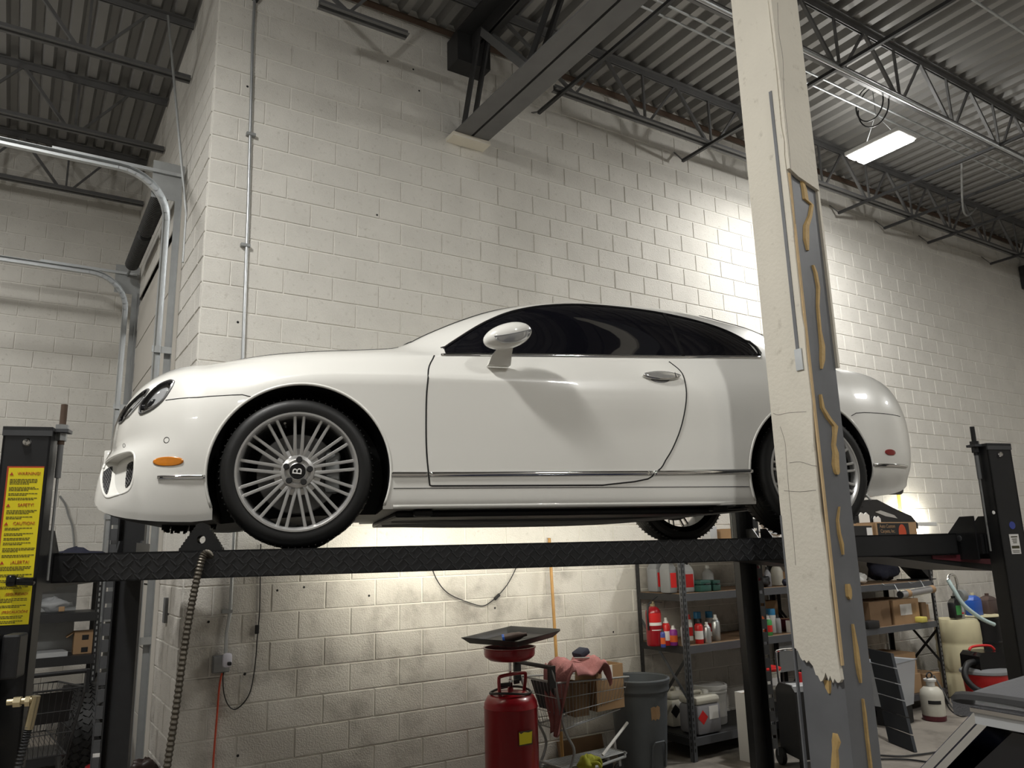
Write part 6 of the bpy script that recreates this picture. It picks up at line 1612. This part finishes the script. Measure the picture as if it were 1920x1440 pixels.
# ------------------------------------------------------------------ pressure sprayer
S = px_Z(1753, 1350, 0.0)
sp_ = thing('pump_sprayer', 'white pump garden sprayer standing on the concrete floor', 'sprayer', (S.x, S.y, 0))
MB().lathe([(0.10, 0), (0.108, 0.01), (0.112, 0.06), (0.115, 0.24), (0.105, 0.29), (0.07, 0.325), (0.04, 0.335)], (0, 0, 0), 28).build('tank', 'milky_plastic', sp_, True)
MB().lathe([(0.042, 0.33), (0.042, 0.375), (0.06, 0.38), (0.062, 0.40), (0.04, 0.41), (0.0, 0.41)], (0, 0, 0), 22).build('collar', 'white_plastic', sp_, True)
MB().tube([(0.05*math.cos(t), 0, 0.435+0.028*math.sin(t)) for t in [2*PI*i/20 for i in range(21)]], 0.008, 8).build('pump_handle', 'black_plastic', sp_, True)
arc_band(0.1155, -1.4, -0.3, 0.17, 0.205, 'black_plastic', sp_, 'print_band')
MB().lathe([(0.103, 0.0), (0.111, 0.012), (0.1145, 0.05)], (0, 0, 0.001), 28, cap=False).build('stained_base', 'maroon', sp_, True)
MB().tube(smooth_path([(0.08, 0, 0.30), (0.16, -0.02, 0.22), (0.22, -0.05, 0.08), (0.30, -0.10, 0.015), (0.45, -0.12, 0.012)], 8), 0.007, 8).build('hose', 'black_cord', sp_, True)
MB().tube([(0.12, 0.02, 0.42), (0.30, -0.02, 0.10), (0.36, -0.04, 0.03)], 0.009, 8).build('wand', 'grey_plastic', sp_, True)
# ------------------------------------------------------------------ drums and counter at the far end
D1 = (8.66, -0.55)
du_ = thing('plastic_drum', 'tall cream plastic drum with a hand pump beside the rack', 'drum', (D1[0], D1[1], 0))
MB().lathe([(0.23, 0), (0.25, 0.02), (0.255, 0.25), (0.248, 0.27), (0.248, 0.30), (0.256, 0.32), (0.25, 0.58), (0.244, 0.60), (0.244, 0.63), (0.25, 0.65), (0.245, 0.84), (0.225, 0.885), (0.05, 0.89)], (0, 0, 0), 36).build('barrel', 'cream_plastic', du_, True)
pm = thing('drum_pump', 'rotary hand pump with a curved spout and pale hose on the cream drum', 'pump', (D1[0]+0.03, D1[1]-0.06, 0.892))
MB().lathe([(0.035, 0), (0.035, 0.05), (0.018, 0.055), (0.018, 0.20)], (0, 0, 0), 16).build('stem', 'galv', pm, True); MB().cyl((0, 0, 0.0), (0, 0, 0.065), 0.032, 14).build('red_collar', 'red_bright', pm, True)
MB().cyl((-0.05, -0.02, 0.26), (0.05, -0.02, 0.26), 0.07, 20).build('pump_body', 'galv_dull', pm, True)
MB().tube(smooth_path([(0.0, 0, 0.32), (0.0, 0, 0.42), (-0.04, 0, 0.50), (-0.14, 0, 0.50), (-0.20, 0, 0.44)], 8), 0.018, 10).build('spout', 'chrome', pm, True)
MB().tube(smooth_path([(-0.20, -0.01, 0.45), (-0.18, -0.05, 0.34), (-0.10, -0.10, 0.16), (0.10, -0.17, 0.0), (0.28, -0.22, -0.08)], 8), 0.024, 10).build('pale_hose', 'pale_hose', pm, True)
for (xx, yy, lb) in ((9.25, -0.50, 'black steel drum with a rolled hoop beside the cream drum'), (9.95, -0.55, 'second black steel drum further along the wall')):
    t = thing('steel_drum', lb, 'drum', (xx, yy, 0))
    MB().lathe([(0.27, 0), (0.28, 0.01), (0.275, 0.03), (0.275, 0.29), (0.29, 0.305), (0.275, 0.32), (0.275, 0.57), (0.29, 0.585), (0.275, 0.60), (0.275, 0.85), (0.285, 0.86), (0.28, 0.875), (0.262, 0.865), (0.01, 0.865)], (0, 0, 0), 36).build('barrel', 'black_gloss', t, True)
    MB().cyl((0.15, 0.05, 0.865), (0.15, 0.05, 0.88), 0.03, 14).build('bung', 'galv_dull', t, True)
zt9 = 0.877
bl = thing('round_board', 'pale round lid lying on the black drum', 'lid', (9.22, -0.52, zt9)); MB().lathe([(0.25, 0), (0.262, 0.006), (0.262, 0.014), (0.25, 0.02), (0.0, 0.02)], (0, 0, 0), 30, cap=False).build('disc', 'cream_plastic', bl, True)
zb9 = zt9+0.021
jug(1785, 1800, 1117, -0.62, zb9, 'black_plastic', 'black_plastic', 'black jug with a green label on the pale lid', 'green_print')
jug(1800, 1817, 1113, -0.42, zb9, 'light_grey_plastic', 'light_grey_plastic', 'silver grey jug beside the blue bottle')
jug(1819, 1838, 1111, -0.55, zt9, 'blue_plastic', 'cream_plastic', 'bright blue bottle with a pale cap on the second drum')
jug(1845, 1866, 1112, -0.55, zt9, 'brown_plastic', 'brown_plastic', 'dark brown bottle standing on the second drum')
P0 = px_Z(1856, 1328, 0.0)
vc = thing('shop_vac', 'red and black shop vacuum with a coiled black hose', 'vacuum', (P0.x, P0.y, 0), R(-20))
MB().lathe([(0.16, 0.05), (0.20, 0.06), (0.205, 0.10), (0.225, 0.36), (0.235, 0.37)], (0, 0, 0), 34).build('drum', 'red_bright', vc, True)
MB().lathe([(0.235, 0.365), (0.25, 0.375), (0.245, 0.40), (0.21, 0.425), (0.16, 0.43)], (0, 0, 0), 34).build('skirt', 'grey_plastic', vc, True)
MB().prism([(-0.17, 0.42), (0.17, 0.42), (0.16, 0.56), (0.12, 0.60), (-0.12, 0.60), (-0.165, 0.56)], lambda a, b, t: Vector((a, t, b)), -0.14, 0.14).build('motor_head', 'black_gloss', vc, True)
MB().tube(smooth_path([(-0.16, 0, 0.615), (-0.12, 0, 0.645), (0, 0, 0.655), (0.12, 0, 0.645), (0.17, 0, 0.605)], 5), 0.014, 10).build('top_handle', 'red_bright', vc, True)
MB().tube(smooth_path([(-0.14, -0.05, 0.50), (-0.28, -0.08, 0.48), (-0.36, -0.12, 0.36), (-0.30, -0.20, 0.24), (-0.12, -0.27, 0.22), (0.02, -0.24, 0.25)], 8), 0.032, 12).build('hose', 'black_plastic', vc, True)
for k in range(4):
    a = PI/4+k*PI/2; MB().lathe([(0.0, -0.012), (0.028, -0.012), (0.03, 0), (0.028, 0.012), (0.0, 0.012)], (0.19*math.cos(a), 0.19*math.sin(a), 0.03), 14, 'Y').build('caster', 'black_plastic', vc, True)
text('lettering', 'CRAFTSMAN', 0.052, face_matrix((0.0, -0.2225, 0.20), (1, 0, 0), (0, 0.08, 1)), 'label_white', vc)
o = MB().tube(smooth_path([px_Z(1648, 1416, 0.012), px_Z(1690, 1418, 0.012), px_Z(1730, 1414, 0.012), px_Z(1765, 1409, 0.012)], 6), 0.008, 6).tube(smooth_path([px_Z(1648, 1423, 0.012), px_Z(1700, 1424, 0.012), px_Z(1755, 1430, 0.012), px_Z(1785, 1424, 0.012), px_Z(1765, 1409, 0.012)], 6), 0.008, 6).build('floor_cable', 'black_cord', smooth=True); tag(o, 'black cable lying in a loop on the concrete floor', 'cable')
# ================================================================== left bay
def rack_left():
    t = thing('storage_rack', 'black slotted storage rack in the left bay behind the lift posts', 'shelf', (-1.62, 2.55, 0))
    W = 1.33; top = 1.80
    for (x, y) in ((0, 0), (W, 0), (0, 0.45), (W, 0.45)):
        u_ = MB().bb(x-0.022, x+0.022, y-0.022, y-0.018, 0, top).bb(x-0.022 if x else x-0.022, x-0.018 if x else x-0.018, y-0.022, y+0.022, 0, top).build('upright', 'shelf_black', t)
        if y == 0:
            sl = MB(); z = 0.1
            while z < top-0.05: sl.bb(x-0.006, x+0.006, y-0.0235, y-0.0215, z, z+0.028); z += 0.05
            o = sl.build('slots', 'galv_dull', u_); o['kind'] = 'stuff'
    for z in (0.15, 0.98, 1.36, 1.78):
        for y in (-0.02, 0.45): MB().bb(0.0, W, y-0.015, y+0.012, z-0.08, z-0.002).build('beam', 'shelf_black', t)
        MB().bb(0, W, -0.01, 0.46, z-0.014, z).build('shelf_board', 'shelf_black', t)
    return t
rack_left()
RX = -1.62
def lbx(px, py, Y): return px_Y(px, py, Y)
c = lbx(157, 1222, 2.72)
bx = thing('cardboard_box', 'small brown cardboard box with black print on the left rack', 'box', (c.x, 2.72, 0.981))
MB().box((0, 0, 0.10), (0.19, 0.16, 0.20)).build('body', 'cardboard', bx)
for zz in (0.035, 0.145): MB().bb(-0.03, 0.025, -0.082, -0.080, zz-0.022, zz+0.022).build('print', 'black_plastic', bx)
MB().prism([(-0.095, 0.20), (-0.16, 0.155), (-0.155, 0.15), (-0.095, 0.193)], lambda a, b, t: Vector((a, t, b)), -0.07, 0.07).build('flap', 'cardboard', bx)
o = MB().box((0, 0, 0.02), (0.44, 0.36, 0.04)).build('grey_sheet', 'light_grey_plastic'); o.location = (c.x-0.38, 2.70, 0.981); o.rotation_euler = (0, 0, R(6)); tag(o, 'pale grey sheet stack lying on the left rack', 'sheet')
o = MB().bb(-0.55, 0.55, -0.006, 0.006, 0, 0.27).build('steel_sheet', 'galv_dull'); o.location = (-1.0, 2.91, 0.985); o.rotation_euler = (R(-6), 0, 0); tag(o, 'dull metal sheet leaning at the back of the left rack', 'sheet')
o = MB().bb(-0.55, 0.55, -0.006, 0.006, 0, 0.32).build('steel_sheet', 'galv_dull'); o.location = (-1.0, 2.91, 1.365); o.rotation_euler = (R(-6), 0, 0); tag(o, 'dull metal sheet leaning on the upper level of the left rack', 'sheet')
c = lbx(98, 1145, 2.66)
P, F = blob((0, 0, 0.06), 0.10, 41, 0.55); zm = min(p[2] for p in P)
bg = thing('plastic_bag', 'clear plastic bag of parts with a tan tag on the left rack', 'bag', (c.x, 2.66, 1.361))
MB().add([(a*1.2, b*0.8, z_-zm) for a, b, z_ in P], F).build('bag', 'clear_plastic', bg, 'all'); MB().rbox((0.07, -0.085, 0.035), (0.05, 0.02, 0.045), 0.006).build('tag', 'cardboard', bg)
# jackets and cases on top
for (px0, px1, py0, lb, m, sd, nm, cat) in ((100, 190, 993, 'heap of dark navy jackets on top of the left rack', 'navy_cloth', 51, 'jacket_heap', 'jackets'),):
    a, b = lbx(px0, 1020, 2.7).x, lbx(px1, 1020, 2.7).x; w = b-a
    P, F = blob((0, 0, 0), w/2*0.95, sd, 0.34); zm = min(p[2] for p in P)
    o = MB().add([(x_, y_*0.45, z_-zm) for x_, y_, z_ in P], F).build(nm, m, None, 'all'); o.location = ((a+b)/2, 2.72, 1.781); tag(o, lb, cat)
    for k in range(4): pass
a = lbx(207, 1035, 2.7)
cs = thing('hard_case', 'black hard case standing at the end of the left rack top', 'case', (a.x+0.04, 2.72, 1.781))
MB().rbox((0, 0, 0.13), (0.12, 0.34, 0.26), 0.03).build('shell', 'black_plastic', cs, True); MB().bb(-0.062, -0.055, -0.15, 0.15, 0.02, 0.24).build('seam', 'galv_dull', cs)
a = lbx(90, 1000, 2.7)
o = MB().rbox((0, 0, 0.13), (0.12, 0.30, 0.26), 0.03).build('black_bag', 'black_plastic', None, True); o.location = (a.x-0.05, 2.72, 1.781); tag(o, 'black box bag beside the navy jackets', 'bag')
# second cart, tyres, engine, crate
shopping_cart('shopping_cart', 'black wire shopping cart in the left bay in front of the rack', (-0.74, 1.22, 0), R(96), L_=0.80, W=0.44, zt=0.92, m='shelf_black')
def tyre(loc, r, w, label):
    t = thing('truck_tyre', label, 'tyre', loc, 0, None)
    prof = [(r*0.56, -w*0.36), (r*0.62, -w*0.47), (r*0.8, -w*0.5), (r*0.95, -w*0.46), (r*0.99, -w*0.38), (r*0.985, 0), (r*0.99, w*0.38), (r*0.95, w*0.46), (r*0.8, w*0.5), (r*0.62, w*0.47), (r*0.56, w*0.36)]
    MB().lathe(prof, (0, 0, r), 40, 'X', cap=False).build('carcass', 'rubber', t, True)
    mb = MB()
    for i in range(44):
        a = 2*PI*i/44
        for j, x in enumerate((-0.38, -0.13, 0.13, 0.38)):
            aa = a+(0.07 if j % 2 else 0); rr = r*0.995
            c = Vector((x*w, rr*math.cos(aa), r+rr*math.sin(aa))); tt = Vector((0, -math.sin(aa), math.cos(aa))); n = Vector((0, math.cos(aa), math.sin(aa)))
            mb.bar(c-tt*0.02-Vector((0.012*(1 if j % 2 else -1), 0, 0)), c+tt*0.02+Vector((0.012*(1 if j % 2 else -1), 0, 0)), w*0.19, 0.02, up=n)
    o = mb.build('tread_blocks', 'rubber', t); o['kind'] = 'stuff'
tyre((-0.42, 1.92, 0), 0.40, 0.26, 'chunky truck tyre standing in front of the others in the left bay')
tyre((-0.155, 2.55, 0.0), 0.40, 0.20, 'truck tyre standing in the middle of the tyre row by the door')
eng = thing('small_engine', 'small red engine with a white fuel tank behind the far lift post', 'engine', (-0.34, 0.72, 0))
MB().rbox((0, 0, 0.30), (0.22, 0.20, 0.20), 0.03).build('block', 'red_paint', eng, True); MB().rbox((0, 0, 0.47), (0.14, 0.16, 0.14), 0.03).build('tank', 'white_plastic', eng, True)
MB().lathe([(0.0, -0.03), (0.09, -0.03), (0.10, -0.01), (0.10, 0.01), (0.09, 0.03), (0.0, 0.03)], (0.0, -0.12, 0.32), 24, 'Y').build('starter_cover', 'red_paint', eng, True)
MB().cyl((0, 0, 0.535), (0, 0, 0.565), 0.03, 14).build('cap', 'black_plastic', eng, True)
MB().tube([(-0.13, -0.12, 0.02), (-0.13, -0.12, 0.18), (0.13, -0.12, 0.18), (0.13, -0.12, 0.02)], 0.014, 8).tube([(-0.13, 0.12, 0.02), (-0.13, 0.12, 0.18), (0.13, 0.12, 0.18), (0.13, 0.12, 0.02)], 0.014, 8).build('frame', 'shelf_black', eng, True)
cr = thing('black_crate', 'black crate of odd parts on the floor beside the door jamb', 'crate', (-0.12, 0.36, 0))
MB().rbox((0, 0, 0.17), (0.20, 0.26, 0.34), 0.015).build('crate', 'black_plastic', cr, True)
for k in range(4): MB().bb(-0.08+k*0.045, -0.055+k*0.045, -0.134, -0.130, 0.06, 0.30).build('slat', 'grey_plastic', cr)
P, F = blob((0, 0, 0.40), 0.085, 61, 0.8); MB().add(P, F).build('contents', 'brown_plastic', cr, 'all')
o = MB().tube(smooth_path([px_Y(112, 930, 4.57), px_Y(122, 945, 4.57), px_Y(128, 965, 4.57), px_Y(136, 990, 4.57), px_Y(140, 1040, 4.57)], 6), 0.012, 6).build('loose_cable', 'galv_dull', smooth=True); tag(o, 'grey twisted cable hanging on the bay rear wall', 'cable')
# oil drain plate: tapered grey block seen over the runway
# ================================================================== dark convertible in the foreground
fc = thing('convertible_car', 'dark blue convertible with a grey soft top and chrome windscreen frame', 'car', (0, 0, 0))
TP = px_Z(1838, 1340, 1.455); xs_ = TP.x; yt = TP.y                       # top of the windscreen pillar
def cx(z): return xs_-0.02-(1.455-z)*0.16                                 # flank leans outwards going down
BASE_Y = yt+0.44
# lower body
secs = [(yt+1.18, 0.30, 0.62, 0.10), (yt+1.05, 0.22, 0.76, 0.05), (yt+0.8, 0.2, 0.83, 0.0), (BASE_Y, 0.2, 0.985, 0.0), (yt-0.6, 0.2, 0.98, 0.0), (yt-1.6, 0.2, 0.97, 0.0), (yt-2.4, 0.25, 0.94, 0.05), (yt-2.7, 0.35, 0.85, 0.15)]
W_ = 1.46; P = []
for (y, zb, zt_, ins) in secs:
    xl = cx(0.98)-0.03+ins; xr_ = cx(0.98)+W_-ins
    P += [(xl+0.06, y, zb), (xl-0.02, y, zb+0.15), (xl-0.03, y, zt_-0.22), (xl, y, zt_-0.04), (xl+0.06, y, zt_), (xr_-0.06, y, zt_), (xr_, y, zt_-0.04), (xr_+0.02, y, zb+0.15), (xr_-0.06, y, zb)]
n = 9; K = len(secs)
MB().add(P, [(k*n+i, k*n+(i+1) % n, k*n+n+(i+1) % n, k*n+n+i) for k in range(K-1) for i in range(n)]+[tuple(range(n)), tuple((K-1)*n+i for i in range(n))]).build('body', 'dark_blue_paint', fc, 25)
xr_top = xs_+W_-0.34
def pill(x, s):
    a = Vector((x, yt, 1.455)); b = Vector((cx(0.985)+0.03 if s < 0 else cx(0.985)+W_-0.05, BASE_Y, 0.985))
    return a, b
for s, x in ((-1, xs_), (1, xr_top)):
    a, b = pill(x, s); d = (b-a).normalized()
    sidev = Vector((1, 0, 0)); up = sidev.cross(d).normalized()
    MB().bar(a-d*0.005, b, 0.022, 0.020, up=up).build('windscreen_pillar', 'dark_blue_paint', fc)
    MB().bar(a-d*0.01-up*0.018+Vector((s*0.008, 0, 0)), b-up*0.018+Vector((s*0.008, 0, 0)), 0.012, 0.014, up=up).build('pillar_trim', 'chrome', fc)
    MB().bar(a+up*0.0+Vector((s*0.013, 0, 0)), b+Vector((s*0.013, 0, 0)), 0.004, 0.016, up=up).build('pillar_moulding', 'chrome', fc)
    # side glass
    rail0 = Vector((x, yt-0.03, 1.435)); rail1 = Vector((x+(-s)*-0.0, yt-1.35, 1.40))
    xb = cx(0.985)+0.03 if s < 0 else cx(0.985)+W_-0.05
    g = [Vector((xb, BASE_Y-0.05, 0.98)), Vector((x+s*0.0, yt-0.06, 1.43)), Vector((x, yt-1.30, 1.40)), Vector((xb, yt-1.45, 0.98))]
    t = Vector((0.004, 0, 0))
    MB().add([*g, *[q+t for q in g]], [(0, 1, 2, 3), (4, 5, 6, 7), (0, 1, 5, 4), (1, 2, 6, 5), (2, 3, 7, 6), (3, 0, 4, 7)]).build('side_window', 'tint_glass', fc)
    MB().bar((x+s*0.012, yt-0.0, 1.452), (x+s*0.012, yt-1.40, 1.418), 0.022, 0.024).build('window_rail', 'light_grey_plastic', fc)
    MB().bar((x+s*0.018, yt+0.005, 1.468), (x+s*0.018, yt-1.40, 1.434), 0.02, 0.008).build('rail_trim', 'chrome', fc)
a, b = pill(xs_, -1); a2, b2 = pill(xr_top, 1)
MB().add([a, b, b2, a2, a+Vector((0, 0, 0.005)), b+Vector((0, 0, 0.005)), b2+Vector((0, 0, 0.005)), a2+Vector((0, 0, 0.005))], [(0, 1, 2, 3), (4, 5, 6, 7), (0, 1, 5, 4), (1, 2, 6, 5), (2, 3, 7, 6), (3, 0, 4, 7)]).build('windscreen', 'tint_glass', fc)
MB().bar((xs_-0.01, yt+0.004, 1.462), (xr_top+0.01, yt+0.004, 1.462), 0.03, 0.03).build('header_rail', 'chrome', fc)
# soft top: crowned fabric shell
rows = []; ys = np.linspace(yt+0.05, yt-1.55, 18)
for i, y in enumerate(ys):
    f = i/17; zr = 1.470-0.03*f; crown = 0.05+0.055*min(1, f*3)-0.02*f; rw = []
    if i == 0: zr, crown = 1.468, 0.018
    for j in range(17):
        v = -1+2*j/16; x = (xs_+xr_top)/2+v*((xr_top-xs_)/2+0.012)
        rw.append((x, y, zr+0.012+crown*(1-abs(v)**2.6)))
    rows.append(rw)
m = 17; P = [p for rw in rows for p in rw]; nb = len(P); P += [(x, y, z_-0.03) for x, y, z_ in P]
F = [(i*m+j, i*m+j+1, (i+1)*m+j+1, (i+1)*m+j) for i in range(17) for j in range(16)]
F += [tuple(reversed([q+nb for q in f])) for f in F]
for i in range(17): F += [(i*m, (i+1)*m, (i+1)*m+nb, i*m+nb), (i*m+16, i*m+16+nb, (i+1)*m+16+nb, (i+1)*m+16)]
for j in range(16): F += [(j, j+nb, j+1+nb, j+1), (17*m+j, 17*m+j+1, 17*m+j+1+nb, 17*m+j+nb)]
MB().add(P, F).build('soft_top', 'soft_top', fc, 50)
MB().tube(smooth_path([(xs_+0.004, yt+0.05, 1.474), (xs_-0.006, yt-0.05, 1.488), (xs_-0.008, yt-0.7, 1.474), (xs_-0.006, yt-1.5, 1.45)], 6), 0.014, 8).build('roof_seal', 'black_plastic', fc, True)
MB().add([(xs_, yt-1.5, 1.44), (xr_top, yt-1.5, 1.44), (cx(0.98)+W_-0.05, yt-1.75, 0.97), (cx(0.98)+0.03, yt-1.75, 0.97), (xs_, yt-1.52, 1.46), (xr_top, yt-1.52, 1.46), (cx(0.98)+W_-0.05, yt-1.80, 0.97), (cx(0.98)+0.03, yt-1.80, 0.97)], [(0, 1, 2, 3), (4, 5, 6, 7), (0, 1, 5, 4), (1, 2, 6, 5), (2, 3, 7, 6), (3, 0, 4, 7)]).build('rear_panel', 'soft_top', fc)
for (y, zc) in ((yt+0.62, 0.30), (yt-1.95, 0.30)):
    for x in (cx(0.98)+0.08, cx(0.98)+W_-0.10):
        MB().lathe([(0.15, -0.08), (0.19, -0.09), (0.27, -0.09), (0.30, -0.06), (0.30, 0.06), (0.27, 0.09), (0.19, 0.09), (0.15, 0.08)], (x, y, 0.30), 30, 'X').build('wheel', 'rubber', fc, True)

# anchor holes left in the block wall
for (u_, v_) in ((464, 162), (727, 115), (775, 130), (786, 170), (520, 1107), (570, 1101), (391, 1166), (459, 1264), (692, 1117), (446, 1417), (707, 403), (446, 604), (928, 1140), (1150, 1185)):
    q = px_Y(u_, v_, -0.008)
    MB().lathe([(0.0, -0.002), (0.008, -0.002), (0.010, 0.001)], (q.x, -0.008, q.z), 8, 'Y', cap=False).build('anchor_hole', 'car_gap', wall_back)
